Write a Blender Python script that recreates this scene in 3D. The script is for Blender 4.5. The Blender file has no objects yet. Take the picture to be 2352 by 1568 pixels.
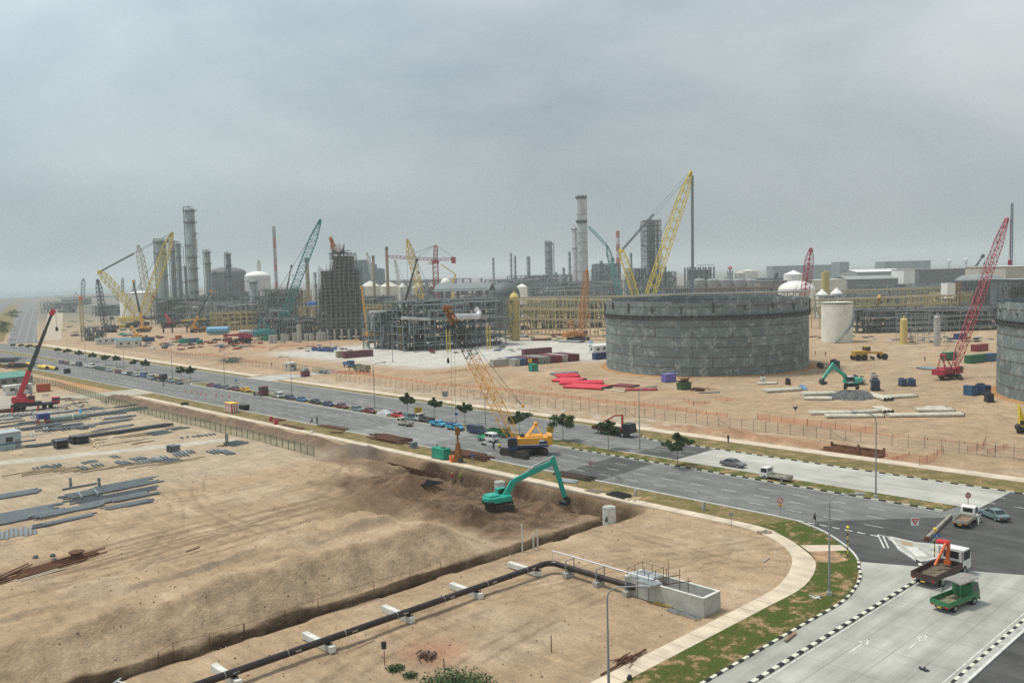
import bpy, math, random
import numpy as np
from mathutils import Vector
R_ = math.radians
scn = bpy.context.scene
col = scn.collection
random.seed(11)
# ---------------- camera ----------------
FOC = 2044.0; CH = 35.0; HAZE_D = .00018
PITCH = math.atan(156/FOC); ROLL = math.atan(.0265); YAW = R_(46.5)
cF = Vector((math.cos(PITCH)*math.cos(YAW), math.cos(PITCH)*math.sin(YAW), -math.sin(PITCH)))
_r0 = Vector((math.sin(YAW), -math.cos(YAW), 0)); _u0 = _r0.cross(cF)
cR = _r0*math.cos(ROLL) - _u0*math.sin(ROLL); cU = _u0*math.cos(ROLL) + _r0*math.sin(ROLL)
cC = Vector((0, 0, CH))
cam_d = bpy.data.cameras.new("camera"); cam = bpy.data.objects.new("camera", cam_d); col.objects.link(cam)
cam_d.sensor_width = 36; cam_d.lens = 36*FOC/2352; cam_d.clip_start = 1; cam_d.clip_end = 30000
from mathutils import Matrix
cam.matrix_world = Matrix(((cR.x, cU.x, -cF.x, 0), (cR.y, cU.y, -cF.y, 0), (cR.z, cU.z, -cF.z, CH), (0, 0, 0, 1)))
scn.camera = cam
# ---------------- world, sun, exposure ----------------
SUN_EL, SUN_AZ = R_(66), YAW + R_(75)          # azimuth measured like an angle from +X
sv = Vector((math.cos(SUN_EL)*math.cos(SUN_AZ), math.cos(SUN_EL)*math.sin(SUN_AZ), math.sin(SUN_EL)))
sd = bpy.data.lights.new("sun", 'SUN'); sun = bpy.data.objects.new("sun", sd); col.objects.link(sun)
sd.energy = 2.7; sd.angle = R_(11); sd.color = (1, .95, .86)
sun.rotation_euler = (-sv).to_track_quat('-Z', 'Y').to_euler()
wd = bpy.data.worlds.new("World"); scn.world = wd; wd.use_nodes = True
nt = wd.node_tree; nt.nodes.clear()
def N(nt, t, **k):
    n = nt.nodes.new(t)
    for a, b in k.items():
        if a in n.inputs: n.inputs[a].default_value = b
        else: setattr(n, a, b)
    return n
wo = N(nt, 'ShaderNodeOutputWorld'); bg = N(nt, 'ShaderNodeBackground', Strength=.1)
sky = N(nt, 'ShaderNodeTexSky'); sky.sky_type = 'NISHITA'; sky.sun_disc = False
sky.sun_elevation = SUN_EL; sky.sun_rotation = math.pi/2 - SUN_AZ; sky.air_density = 1.0; sky.dust_density = 3
tc = N(nt, 'ShaderNodeTexCoord'); mp = N(nt, 'ShaderNodeMapping'); mp.inputs['Scale'].default_value = (1.3, 1.3, 3.0)
n1 = N(nt, 'ShaderNodeTexNoise', Scale=1.6, Detail=6.0, Roughness=.52, Distortion=.35)
cr = N(nt, 'ShaderNodeValToRGB')
e = cr.color_ramp.elements
e[0].position = .3; e[0].color = (2.75, 3.4, 3.75, 1); e[1].position = .68; e[1].color = (5.2, 5.5, 5.5, 1)
# overcast deck: brighter towards the zenith
sx = N(nt, 'ShaderNodeSeparateXYZ'); mr = N(nt, 'ShaderNodeMapRange')
mr.inputs['From Min'].default_value = .02; mr.inputs['From Max'].default_value = .34
mr.inputs['To Min'].default_value = .86; mr.inputs['To Max'].default_value = 1.5
mul = N(nt, 'ShaderNodeVectorMath', operation='SCALE'); mx = N(nt, 'ShaderNodeMix'); mx.data_type = 'RGBA'; mx.inputs[0].default_value = .9
L = nt.links.new
L(tc.outputs['Generated'], mp.inputs['Vector']); L(mp.outputs[0], n1.inputs['Vector']); L(n1.outputs[0], cr.inputs[0])
L(tc.outputs['Generated'], sx.inputs[0]); L(sx.outputs[2], mr.inputs['Value'])
L(cr.outputs[0], mul.inputs[0]); L(mr.outputs[0], mul.inputs['Scale'])
dt = N(nt, 'ShaderNodeVectorMath', operation='DOT_PRODUCT'); L(tc.outputs['Generated'], dt.inputs[0]); dt.inputs[1].default_value = (-.72, .69, 0)
tr = N(nt, 'ShaderNodeValToRGB'); L(dt.outputs['Value'], tr.inputs[0]); tr.color_ramp.elements[0].position = 0; tr.color_ramp.elements[0].color = (.92, .93, .94, 1); tr.color_ramp.elements[1].position = .5; tr.color_ramp.elements[1].color = (.96, 1.08, 1.12, 1)
tm = N(nt, 'ShaderNodeVectorMath', operation='MULTIPLY'); L(mul.outputs[0], tm.inputs[0]); L(tr.outputs[0], tm.inputs[1]); L(sky.outputs[0], mx.inputs[6]); L(tm.outputs[0], mx.inputs[7]); L(mx.outputs[2], bg.inputs[0]); L(bg.outputs[0], wo.inputs[0])
scn.view_settings.view_transform = 'Standard'; scn.view_settings.look = 'None'; scn.view_settings.gamma = 1
scn.view_settings.exposure = .15
scn.cycles.max_bounces = 5; scn.cycles.diffuse_bounces = 2; scn.cycles.glossy_bounces = 2; scn.cycles.volume_bounces = 1
scn.cycles.transparent_max_bounces = 12; scn.cycles.use_denoising = False

# ---------------- picture -> place helpers ----------------
ORG = dict(R1=(0, 580), R2=(800, 600), R3=(1500, 500), R4=(2272, 580), M1=(0, 1000), M2=(700, 1000), M3=(1400, 1000), M4=(2272, 1000),
           B1=(0, 1515), B2=(700, 1515), B3=(1400, 1515), B4=(2272, 1515))
def pix(r, x, y): o = ORG[r]; return (o[0]+x/2.94)*.765625, (o[1]+y/2.94)*.765625
def ray(px, py): return cF + cR*((px-1176)/FOC) - cU*((py-784)/FOC)
def Q(r, x, y, z=0.0):
    d = ray(*pix(r, x, y)); return cC + d*((z-CH)/d.z)
def RD(r, x, y, d):            # the point seen there at forward distance d
    return cC + ray(*pix(r, x, y))*d
def AT(r, x, d, z=0.0):        # the spot on the ground in that direction at forward distance d
    a = ray(*pix(r, x, 900)); b = ray(*pix(r, x, 1400)); y = 900.0
    lo, hi = -2000., 6000.
    for _ in range(40):
        m = (lo+hi)/2; p = RD(r, x, m, d)
        if p.z > z: lo = m
        else: hi = m
    return RD(r, x, (lo+hi)/2, d)
def ZT(p, r, y):               # height above p at which picture row y is met
    yy = (784-pix(r, 0, y)[1])/FOC; d = Vector((p[0], p[1], 0)) - cC
    return (yy*d.dot(cF) - d.dot(cU))/(cU.z - yy*cF.z)
def WD(p, px): return px/2.94*.765625*(Vector((p[0], p[1], 0))-cC).dot(cF)/FOC   # zoomed pixels -> metres at p
def DEP(p): return (Vector(p)-cC).dot(cF)

# ---------------- materials ----------------
MATS = {}
def mat(name, c, rough=.7, metal=0.0, var=.18, scale=1.5, bump=0.0, dirt=None, bscale=None, spec=.4):
    if name in MATS: return MATS[name]
    m = bpy.data.materials.new(name); m.use_nodes = True; t = m.node_tree; b = t.nodes['Principled BSDF']
    b.inputs['Roughness'].default_value = rough; b.inputs['Metallic'].default_value = metal; b.inputs['Specular IOR Level'].default_value = spec
    co = N(t, 'ShaderNodeTexCoord'); n = N(t, 'ShaderNodeTexNoise', Scale=scale, Detail=5.0, Roughness=.6)
    t.links.new(co.outputs['Object'], n.inputs['Vector'])
    r = N(t, 'ShaderNodeValToRGB'); lo = 1-var*1.6; hi = 1+var
    r.color_ramp.elements[0].position = .3; r.color_ramp.elements[1].position = .7
    r.color_ramp.elements[0].color = (c[0]*lo, c[1]*lo, c[2]*lo, 1) if dirt is None else (*dirt, 1)
    r.color_ramp.elements[1].color = (min(c[0]*hi, .9), min(c[1]*hi, .9), min(c[2]*hi, .9), 1) if dirt is None else (*c, 1)
    t.links.new(n.outputs[0], r.inputs[0]); t.links.new(r.outputs[0], b.inputs['Base Color'])
    if bump:
        bn = N(t, 'ShaderNodeBump', Strength=.6, Distance=bump); n2 = N(t, 'ShaderNodeTexNoise', Scale=bscale or scale*4, Detail=6.0)
        t.links.new(co.outputs['Object'], n2.inputs['Vector']); t.links.new(n2.outputs[0], bn.inputs['Height']); t.links.new(bn.outputs[0], b.inputs['Normal'])
    MATS[name] = m; return m
def gl(name='dark_glass', c=(.02, .03, .035)):
    return mat(name, c, .12, 0, .1, spec=.6)
STEEL = mat('galvanised_steel', (.30, .33, .34), .5, .3, .25, 1.2)
DKSTEEL = mat('dark_steel', (.05, .055, .06), .6, .3, .3)
PGREY = mat('plant_grey', (.17, .20, .20), .65, .1, .3, .25)
PGREY2 = mat('plant_grey_light', (.30, .33, .33), .6, .1, .25, .3)
PDARK = mat('plant_dark_grey', (.095, .11, .11), .8, 0, .3, .3)  # even dark grey for decks, equipment and stones
RUBBER = mat('rubber', (.02, .02, .02), .85)
WHITE = mat('white_paint', (.72, .72, .69), .5, 0, .08, .5, dirt=None)
CONC = mat('concrete', (.42, .41, .37), .85, 0, .2, 1.0, .01)
CONCL = mat('pale_concrete', (.62, .61, .56), .8, 0, .14, 1.3, .01)
RUST = mat('rusty_steel', (.13, .055, .03), .85, 0, .45, 2.5)
YEL = mat('yellow_paint', (.72, .50, .07), .5, 0, .12, .8)
SCAF = mat('straw_yellow_paint', (.46, .385, .20), .6, 0, .15, .6)
REDP = mat('red_paint', (.45, .05, .06), .5, 0, .15, 1)
GLASS = gl()
BLACK = mat('black_paint', (.015, .015, .016), .6)
def paint(name, c, rough=.35, var=.08): return mat(name, c, rough, 0, var, 1.0, spec=.5)

# ---------------- mesh builder ----------------
class MB:
    def __init__(s): s.v = []; s.f = []; s.mi = []; s.m = 0; s.uv = None
    def _add(s, vs, fs):
        o = len(s.v); s.v += [tuple(p) for p in vs]; s.f += [tuple(i+o for i in f) for f in fs]; s.mi += [s.m]*len(fs); return s
    def box(s, c, d, rz=0.0, taper=1.0):
        hx, hy, hz = d[0]/2, d[1]/2, d[2]/2; ca, sa = math.cos(rz), math.sin(rz); P = []
        for sz in (-1, 1):
            k = taper if sz > 0 else 1
            for sx_, sy_ in ((-1, -1), (1, -1), (1, 1), (-1, 1)):
                x, y = sx_*hx*k, sy_*hy*k; P.append((c[0]+x*ca-y*sa, c[1]+x*sa+y*ca, c[2]+sz*hz))
        return s._add(P, ((3, 2, 1, 0), (4, 5, 6, 7), (0, 1, 5, 4), (1, 2, 6, 5), (2, 3, 7, 6), (3, 0, 4, 7)))
    def bar(s, a, b, w, h=None, caps=False):
        a = Vector(a); b = Vector(b); d = b-a
        if d.length < 1e-6: return s
        d.normalize(); u = d.cross(Vector((0, 0, 1)))
        if u.length < .01: u = Vector((1, 0, 0))
        u.normalize(); v = u.cross(d); h = h or w; u = u*w/2; v = v*h/2
        P = [a-u-v, a+u-v, a+u+v, a-u+v, b-u-v, b+u-v, b+u+v, b-u+v]
        fs = [(0, 1, 5, 4), (1, 2, 6, 5), (2, 3, 7, 6), (3, 0, 4, 7), (3, 2, 1, 0), (4, 5, 6, 7)]
        return s._add(P, fs)
    def tube(s, a, b, r1, r2=None, n=10):
        a = Vector(a); b = Vector(b); d = (b-a).normalized(); r2 = r1 if r2 is None else r2
        u = d.cross(Vector((0, 0, 1)))
        if u.length < .01: u = Vector((1, 0, 0))
        u.normalize(); v = u.cross(d); P = []
        for c, r in ((a, r1), (b, r2)):
            for i in range(n): t = 2*math.pi*i/n; P.append(c+u*(r*math.cos(t))+v*(r*math.sin(t)))
        fs = [(i, (i+1) % n, n+(i+1) % n, n+i) for i in range(n)]+[tuple(range(n-1, -1, -1)), tuple(range(n, 2*n))]
        return s._add(P, fs)
    def path(s, pts, r, n=8):
        for a, b in zip(pts, pts[1:]): s.tube(a, b, r, r, n)
        return s
    def lathe(s, prof, c=(0, 0, 0), n=24, ang=None, uv=False):
        P = []; full = ang is None; a0, a1 = ang or (0, 2*math.pi); m = n if full else n+1
        for r, z in prof:
            for i in range(m): t = a0+(a1-a0)*i/n; P.append((c[0]+r*math.cos(t), c[1]+r*math.sin(t), c[2]+z))
        fs = []
        for k in range(len(prof)-1):
            for i in range(n if full else n):
                j = (i+1) % m
                fs.append((k*m+i, k*m+j, (k+1)*m+j, (k+1)*m+i))
        if full:
            if prof[0][0] > .001: fs.append(tuple(range(m-1, -1, -1)))
            if prof[-1][0] > .001: fs.append(tuple((len(prof)-1)*m+i for i in range(m)))
        return s._add(P, fs)
    def prism(s, poly, z0, z1):
        n = len(poly); P = [(x, y, z0) for x, y in poly]+[(x, y, z1) for x, y in poly]
        fs = [tuple(range(n-1, -1, -1)), tuple(range(n, 2*n))]+[(i, (i+1) % n, n+(i+1) % n, n+i) for i in range(n)]
        return s._add(P, fs)
    def side(s, prof, y0, y1, k0=None):        # profile in X-Z extruded along Y
        n = len(prof); P = [(x, y0, z) for x, z in prof]+[(x, y1, z) for x, z in prof]
        fs = [tuple(range(n)), tuple(range(2*n-1, n-1, -1))]+[((i+1) % n, i, n+i, n+(i+1) % n) for i in range(n)]
        return s._add(P, fs)
    def quad(s, *p): return s._add(p, (tuple(range(len(p))),))
    def build(s, name, ms, parent=None, loc=None, smooth=False, bev=0):
        me = bpy.data.meshes.new(name); me.from_pydata(s.v, [], s.f)
        if not isinstance(ms, (list, tuple)): ms = [ms]
        for m in ms: me.materials.append(m)
        if len(ms) > 1: me.polygons.foreach_set('material_index', s.mi)
        if smooth: me.polygons.foreach_set('use_smooth', [True]*len(s.f))
        me.update(); o = bpy.data.objects.new(name, me); col.objects.link(o)
        if parent: o.parent = parent
        if loc is not None: o.location = loc
        if smooth:
            try: me.set_sharp_from_angle(angle=R_(40))
            except Exception: pass
        if bev:
            b = o.modifiers.new('bevel', 'BEVEL'); b.width = bev; b.segments = 2; b.limit_method = 'ANGLE'
        return o
def tag(o, label, cat, group=None, kind=None):
    if label: o['label'] = label
    if cat: o['category'] = cat
    if group: o['group'] = group
    if kind: o['kind'] = kind
    return o
def thing(name, label, cat, loc=(0, 0, 0), rz=0.0, group=None):
    o = bpy.data.objects.new(name, None); col.objects.link(o); o.location = loc; o.rotation_euler = (0, 0, rz)
    return tag(o, label, cat, group)
def dup(root, loc, rz=0.0, label=None, scale=None):
    r = root.copy(); col.objects.link(r); r.location = loc; r.rotation_euler = (0, 0, rz)
    if label: r['label'] = label
    if scale: r.scale = (scale,)*3 if not isinstance(scale, tuple) else scale
    for ch in list(root.children):
        c = ch.copy(); col.objects.link(c); c.parent = r
        for g in ch.children:
            d = g.copy(); col.objects.link(d); d.parent = c
    return r
def struct(o): o['kind'] = 'structure'; return o

# ---------------- noise and terrain ----------------
_rng = np.random.RandomState(5); _G = _rng.rand(256, 256)
def vn(x, y):
    xi = np.floor(x).astype(int); yi = np.floor(y).astype(int); fx = x-xi; fy = y-yi
    fx = fx*fx*(3-2*fx); fy = fy*fy*(3-2*fy); g = _G
    a = g[xi % 256, yi % 256]; b = g[(xi+1) % 256, yi % 256]; c = g[xi % 256, (yi+1) % 256]; d = g[(xi+1) % 256, (yi+1) % 256]
    return (a*(1-fx)+b*fx)*(1-fy)+(c*(1-fx)+d*fx)*fy
def fbm(x, y, o=4):
    t = 0; a = .5; n = 0
    for i in range(o): t = t+a*vn(x*2**i+17.3*i, y*2**i+9.1*i); n += a; a *= .5
    return t/n-.5
def ss(a, b, x): t = np.clip((x-a)/(b-a), 0, 1); return t*t*(3-2*t)
def band(x, a, b, w): return ss(a-w, a+w, x)*(1-ss(b-w, b+w, x))
def gauss(X, Y, x, y, r, h, e=2.0, sx=1.0): d = np.sqrt(((X-x)/sx)**2+(Y-y)**2)/r; return h*np.exp(-np.abs(d)**e)
def cone(X, Y, x, y, r, h, sx=1.0): d = np.sqrt(((X-x)/sx)**2+(Y-y)**2)/r; return h*np.clip(1-d, 0, 1)**1.05
def zonef(X, Y): return band(X, 76, 101, 3)*band(Y, 85, 150, 4)
def height(X, Y):
    X = np.asarray(X, float); Y = np.asarray(Y, float)
    w = fbm(X/5, Y/5, 4); w2 = fbm(X/1.6+40, Y/1.6, 3)
    near = band(X, -60, 101, 3)*band(Y, 49, 400, 3)
    h = near*(.42*fbm(X/9, Y/9, 5)+.16*w2+.10*fbm(X/2.2, Y/.8, 3)*band(Y, 50, 130, 4))
    # long sand embankment beside the trench
    Yw = Y+1.6*w+.25*w2+.9*fbm(X/14+3, Y*0+2, 2); Xw = X+3.0*w+.8*w2
    prof = np.interp(Yw, [82.6, 87.2, 92.2, 93.6, 97.5, 101, 108], [0, 3.75, 3.35, 3.95, 3.9, 2.6, 0])
    end = 1-ss(66, 76.5, Xw+.15*(Y-90)); prof2 = prof*(.45+.55*ss(-5, 30, X))
    h += prof2*end*(1+.5*fbm(X/7+9, Y/4, 4))+.6*end*band(Y, 83.5, 106, 2)*fbm(X/1.5, Y/1.3, 4)+.5*end*band(Y, 83, 87, .6)*fbm(X/.8, Y/6, 3)
    # spoil heaps
    h += cone(Xw, Y, 76, 112, 7, 3.9)+cone(Xw, Y, 87, 118, 5, 2.8, 1.5)+cone(X, Yw, 82, 96, 4, 2.2)+cone(Xw, Y, 94, 92.5, 4, 1.3)+.9*zonef(X, Y)*fbm(X/2.4+3, Y/2.4, 4)
    h += cone(Xw, Y, 98, 151, 6, 1.9, .9)+cone(X, Y, 93, 137, 5, .9)+cone(X, Y, 100.5, 147, 3, 1.4)+cone(Xw, Y, 80, 104, 5, 1.6)
    bm = band(Y, 158, 285, 3)*np.clip(1-np.abs(X-98.5+1.2*w)/2.6, 0, 1)
    h += bm*(1.5+1.2*fbm(X/3, Y/4, 3))
    # trench and pit
    tw = 1.25+.8*fbm(X/4+5, Y*0+3, 3)+.35*ss(60, 95, X)
    tr = 1-ss(tw*.45, tw, np.abs(Y-81.1+.6*fbm(X/6, Y*0, 3)))
    h -= 2.3*tr*band(X, 8, 99, 1.5)
    pit = band(X+.8*w, 95.6, 102.9, .7)*band(Y, 81, 128, 2.5); pit2 = band(X+.6*w, 97.5, 101.5, 1.0)*band(Y, 126, 146, 3)
    h -= np.maximum(2.7*pit, 1.7*pit2)*(1+.5*w)
    h -= .45*band(X+2*w, 84, 97, 3)*band(Y, 85, 118, 4)+.9*band(X+.5*w, 98.6, 99.7, .3)*band(Y, 83, 112, 1)-1.3*cone(Xw, Y, 96.3, 100, 2.6, 1, .6)-1.2*cone(X, Yw, 95.5, 109, 3, 1, .7)
    # far side of the main road
    h += .5*band(X, 156.2, 163.5, 1.2)*band(Y, 84, 118, 6)*(1+3*fbm(X/1.5, Y/2, 4))
    h += .9*cone(X, Yw, 160, 103, 5, 1.0)+.25*band(X, 157, 172, 2)*band(Y, 30, 400, 5)*fbm(X/2.0, Y/2.6, 4)*2
    h -= 2.2*band(X, 157.6, 161.4, .35)*band(Y, 70.2, 81.3, .5)
    h += band(X, 172, 400, 8)*.5*fbm(X/14, Y/14, 4)*band(Y, 10, 420, 10)
    h += gauss(X, Y, 268.8, 182.8, 39.5, .7, 20)+gauss(X, Y, 266, 48.5, 39, .7, 20)
    # road corridors stay flat
    keep = band(X, 103.3, 156.6, .22); side_ = (1-ss(49.2, 50.6, Y))
    m = np.clip(1-np.maximum(keep, side_*(1-ss(150, 160, X))), 0, 1)
    return h*m-.05
def HZ(x, y): return float(height(np.array([x]), np.array([y]))[0])
def QG(r, x, y, up=0.0):        # picture point on the real terrain
    z = 0.0
    for _ in range(4): p = Q(r, x, y, z+up); z = HZ(p.x, p.y)
    return Vector((p.x, p.y, z))
# ---------------- ground ----------------
def axis(segs):
    out = [segs[0][0]]
    for a, b, d in segs:
        x = a
        while x < b-1e-6:
            x = min(b, x+d); out.append(x); 
    return np.array(sorted(set(np.round(out, 3))))
def grow(a, d, k, end, sgn=1):
    o = []; x = a
    while (x < end if sgn > 0 else x > end): x += sgn*d; d *= k; o.append(x)
    return o
gx = np.concatenate([grow(-30, 2, 1.25, -9000, -1)[::-1], axis([(-30, 15, 1.0), (15, 106, .4), (106, 156, 2.5), (156, 180, .5), (180, 400, 2.0)]), grow(400, 3, 1.12, 14000)])
gy = np.concatenate([grow(8, 2, 1.25, -9000, -1)[::-1], axis([(8, 48, 2.0), (48, 170, .4), (170, 300, .9), (300, 460, 2.5)]), grow(460, 3, 1.12, 14000)])
GX, GY = np.meshgrid(gx, gy, indexing='ij'); GZ = height(GX, GY)
nx, ny = GX.shape
vv = np.stack([GX, GY, GZ], -1).reshape(-1, 3).astype(np.float32)
ii = np.arange(nx*ny).reshape(nx, ny)
ff = np.stack([ii[:-1, :-1], ii[1:, :-1], ii[1:, 1:], ii[:-1, 1:]], -1).reshape(-1, 4)
me = bpy.data.meshes.new('ground'); me.vertices.add(len(vv)); me.vertices.foreach_set('co', vv.ravel())
me.loops.add(len(ff)*4); me.loops.foreach_set('vertex_index', ff.ravel().astype(np.int32))
me.polygons.add(len(ff)); me.polygons.foreach_set('loop_start', np.arange(0, len(ff)*4, 4, dtype=np.int32))
me.polygons.foreach_set('use_smooth', np.ones(len(ff), bool)); me.update(calc_edges=True)
# soil colours, with haze laid into the far ground
X, Y = GX, GY
C0 = np.zeros(X.shape+(3,)); C0[:] = (.475, .338, .212)
def lay(mask, c, k=1.0):
    global C0
    m = np.clip(mask*k, 0, 1)[..., None]; C0 = C0*(1-m)+np.array(c)*m
w = fbm(X/6, Y/6, 5); w3 = fbm(X/1.5, Y/1.5, 4); wy = fbm(X/1.2, Y/22, 4)
SANDL = (.55, .415, .285); BRN = (.155, .092, .053); DBR = (.065, .038, .024); RED = (.42, .22, .13); GRV = (.55, .53, .47); ORANGE_ = (.50, .26, .10)
lay(ss(-.05, .25, w), SANDL, .7); lay(ss(.0, .3, wy)*.5, (.40, .29, .19))
far = ss(560, 1300, np.hypot(X, Y)+200*w); lay(far, (.19, .195, .165), .9)  # distant ground greyed: haze put into its colour
# worked moist soil by the pit and trench; darkest tone along their floors
zone = band(X+4*w, 78, 103.0, 3)*band(Y+5*w, 84, 132, 4)
zone2 = band(X+3*w, 90, 102.8, 2)*band(Y, 130, 160, 5)
lay(zone, BRN, .85); lay(zone2, BRN, .7); lay(zone*ss(-.08, .15, w3), DBR, .6)
lay(band(X+1*w, 96.6, 102.9, .8)*band(Y, 82, 132, 2), DBR, .95)
lay(band(Y+1.2*w, 79.9, 82.5, .3)*band(X, 8, 99, 1), DBR, .95)
lay(band(X+1.5*w, 95.5, 101.5, .8)*band(Y, 158, 285, 3), (.16, .105, .075), .85)
lay(gauss(X, Y, 82, 96, 4.5, 1, 3), DBR, .75); lay(gauss(X+w, Y, 88, 118, 7, 1, 3), BRN, .8); lay(band(X+.5*w, 98.4, 99.9, .4)*band(Y, 83, 112, 1), (.05, .03, .02), .9); lay(gauss(X+3*w, Y, 76, 112, 8, 1, 3), BRN, .75); lay(gauss(X+2*w, Y, 99, 150, 6, 1, 3), (.17, .15, .14), .7)
# embankment: slightly paler flank, darker band along the step
fl = band(Y+1.5*w, 83, 86.6, .5)*(1-ss(70, 76, X)); lay(fl, (.50, .38, .25), .5)
lay(band(Y+1.2*w+.9*fbm(X/14+3, Y*0+2, 2), 92.5, 93.6, .2)*band(X, 12, 66, 3)*ss(-.15, .15, fbm(X/5, Y/5+7, 3)), (.20, .17, .13), .6); lay(ss(.06, .3, fbm(X/3.5+50, Y/2.2, 5)), (.33, .23, .145), .4); lay(ss(.1, .3, fbm(X/1.1+9, Y/1.1, 3)), (.30, .21, .135), .25)
for cx, cy, r0, k in ((60, 20, 52, .5), (58, 22, 47, .4), (120, 120, 62, .45), (70, -30, 92, .5), (140, 60, 50, .4), (20, 200, 92, .5), (60, 260, 128, .5), (70, 300, 160, .45), (-10, 160, 70, .4), (230, 260, 96, .5), (150, -60, 190, .5), (330, 40, 120, .4), (90, 500, 395, .4), (250, 330, 175, .5)):
    for o in (-.95, .95):
        lay(np.exp(-((np.hypot(X-cx, Y-cy)-r0-o+.5*w)/.3)**2)*(1-band(Y, 82, 104, 1)*band(X, 0, 76, 1)), (.27, .185, .115), min(1, k*1.4)*ss(-.2, .1, w3))
# left storage yard
lay(band(Y+3*w-.0*X, 150, 400, 6)*band(X, -40, 95, 3), (.50, .42, .31), .5)
a = Q('M1', 0, 1140); b = Q('M1', 2000, 935)
dx, dy = b.x-a.x, b.y-a.y; ln = math.hypot(dx, dy); dd = ((X-a.x)*dy-(Y-a.y)*dx)/ln
lay((1-ss(1.5, 3.2, np.abs(dd+1.5*w)))*band(X, -60, b.x, 3), GRV, .75)
lay(band(Y, 262, 330, 6)*band(X+4*w, -80, 80, 6), (.44, .43, .38), .7)
lay(band(Y+4*w, 296, 362, 5)*band(X, 100.5, 110.8, .5)*ss(-.1, .1, w), ORANGE_, .6); lay(gauss(X+2*w, Y, 106, 330, 13, 1, 3), ORANGE_, .9)
tracks = band(Y, 104, 125, 2)*band(X, 30, 80, 5)*ss(.02, .12, fbm(X/30, (Y-.12*X)/.8, 3)); lay(tracks, (.25, .16, .10), .7)
# across the main road
lay(band(X+1.5*w, 157.0, 164, .8)*band(Y+6*w, 62, 122, 5), RED, .75)
lay(band(X+1*w, 157, 166, 1)*band(Y, 112, 300, 6)*ss(-.1, .15, w3), (.50, .46, .38), .7)
lay(band(X+6*w, 172, 215, 5)*band(Y, 60, 420, 20)*ss(-.08, .2, w), (.44, .25, .14), .5)
lay(band(X+8*w, 205, 330, 10)*band(Y+8*w, 228, 390, 10)*(1-band(X+10*w, 190, 260, 10)*band(Y, 215, 262, 6)), (.62, .61, .57), .8)
lay(band(X+8*w, 178, 400, 8)*band(Y+20*w, 400, 620, 20)*ss(-.1, .1, w), (.45, .27, .17), .55)
lay(band(X, 180, 380, 10)*band(Y, 20, 200, 10)*ss(-.02, .2, fbm(X/20, Y/7, 4)), (.43, .31, .20), .6)
lay(band(np.hypot(X-268.8, Y-182.8), 35, 37.5, .5), (.46, .22, .08), .9); lay(band(np.hypot(X-266, Y-48.5), 35, 37.5, .5), (.46, .22, .08), .9)
# bottom corner: reddish clay and scrub soil
lay(gauss(X+2*w, Y+w, 50, 64.5, 3.2, 1, 3), (.45, .20, .13), .6)
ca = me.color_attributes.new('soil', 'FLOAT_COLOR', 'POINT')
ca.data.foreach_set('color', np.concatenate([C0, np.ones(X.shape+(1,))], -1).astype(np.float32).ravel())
ground = bpy.data.objects.new('ground', me); col.objects.link(ground); struct(ground)
gm = bpy.data.materials.new('sandy_soil'); gm.use_nodes = True; t = gm.node_tree; bs = t.nodes['Principled BSDF']; bs.inputs['Roughness'].default_value = .95; bs.inputs['Specular IOR Level'].default_value = .15
at = N(t, 'ShaderNodeAttribute', attribute_name='soil'); tco = N(t, 'ShaderNodeTexCoord')
def noise(t, sc, map_=(1, 1, 1), det=6.0, rough=.6, rot=0):
    m = N(t, 'ShaderNodeMapping'); m.inputs['Scale'].default_value = map_; m.inputs['Rotation'].default_value = (0, 0, rot)
    t.links.new(tco.outputs['Object'], m.inputs[0]); n = N(t, 'ShaderNodeTexNoise', Scale=sc, Detail=det, Roughness=rough); t.links.new(m.outputs[0], n.inputs['Vector']); return n.outputs[0]
def mrange(t, s, lo, hi, f0=.3, f1=.7):
    m = N(t, 'ShaderNodeMapRange'); m.inputs['From Min'].default_value = f0; m.inputs['From Max'].default_value = f1
    m.inputs['To Min'].default_value = lo; m.inputs['To Max'].default_value = hi; t.links.new(s, m.inputs['Value']); return m.outputs[0]
def mult(t, a, b, c=None):
    m = N(t, 'ShaderNodeMath', operation='MULTIPLY'); t.links.new(a, m.inputs[0]); t.links.new(b, m.inputs[1]); return m.outputs[0]
k = mult(t, mult(t, mrange(t, noise(t, .22, det=12.0, rough=.72), .70, 1.16), mrange(t, noise(t, 1.1, (1, .12, 1), rot=.15), .86, 1.08)), mult(t, mrange(t, noise(t, 2.6, det=8.0, rough=.8), .74, 1.16), mrange(t, noise(t, .06, (.25, 1, 1)), .88, 1.08)))
vs = N(t, 'ShaderNodeVectorMath', operation='SCALE'); t.links.new(at.outputs['Color'], vs.inputs[0]); t.links.new(k, vs.inputs['Scale']); t.links.new(vs.outputs[0], bs.inputs['Base Color'])
bp = N(t, 'ShaderNodeBump', Strength=1.0, Distance=.34); bp2 = N(t, 'ShaderNodeBump', Strength=.6, Distance=.1)
t.links.new(noise(t, .9, det=9.0, rough=.7), bp.inputs['Height']); t.links.new(noise(t, 2.2, (1, .18, 1), det=4.0, rot=.12), bp2.inputs['Height'])
t.links.new(bp.outputs[0], bp2.inputs['Normal']); t.links.new(bp2.outputs[0], bs.inputs['Normal'])
me.materials.append(gm)
# sea beyond the reclaimed land
sea = MB().quad((-6000, 3200, .3), (700, 2900, .3), (3500, 6500, .3), (9000, 14000, .3), (-6000, 14000, .3)).build('water', mat('sea_water', (.10, .15, .16), .25, 0, .1, .01)); struct(sea)

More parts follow.
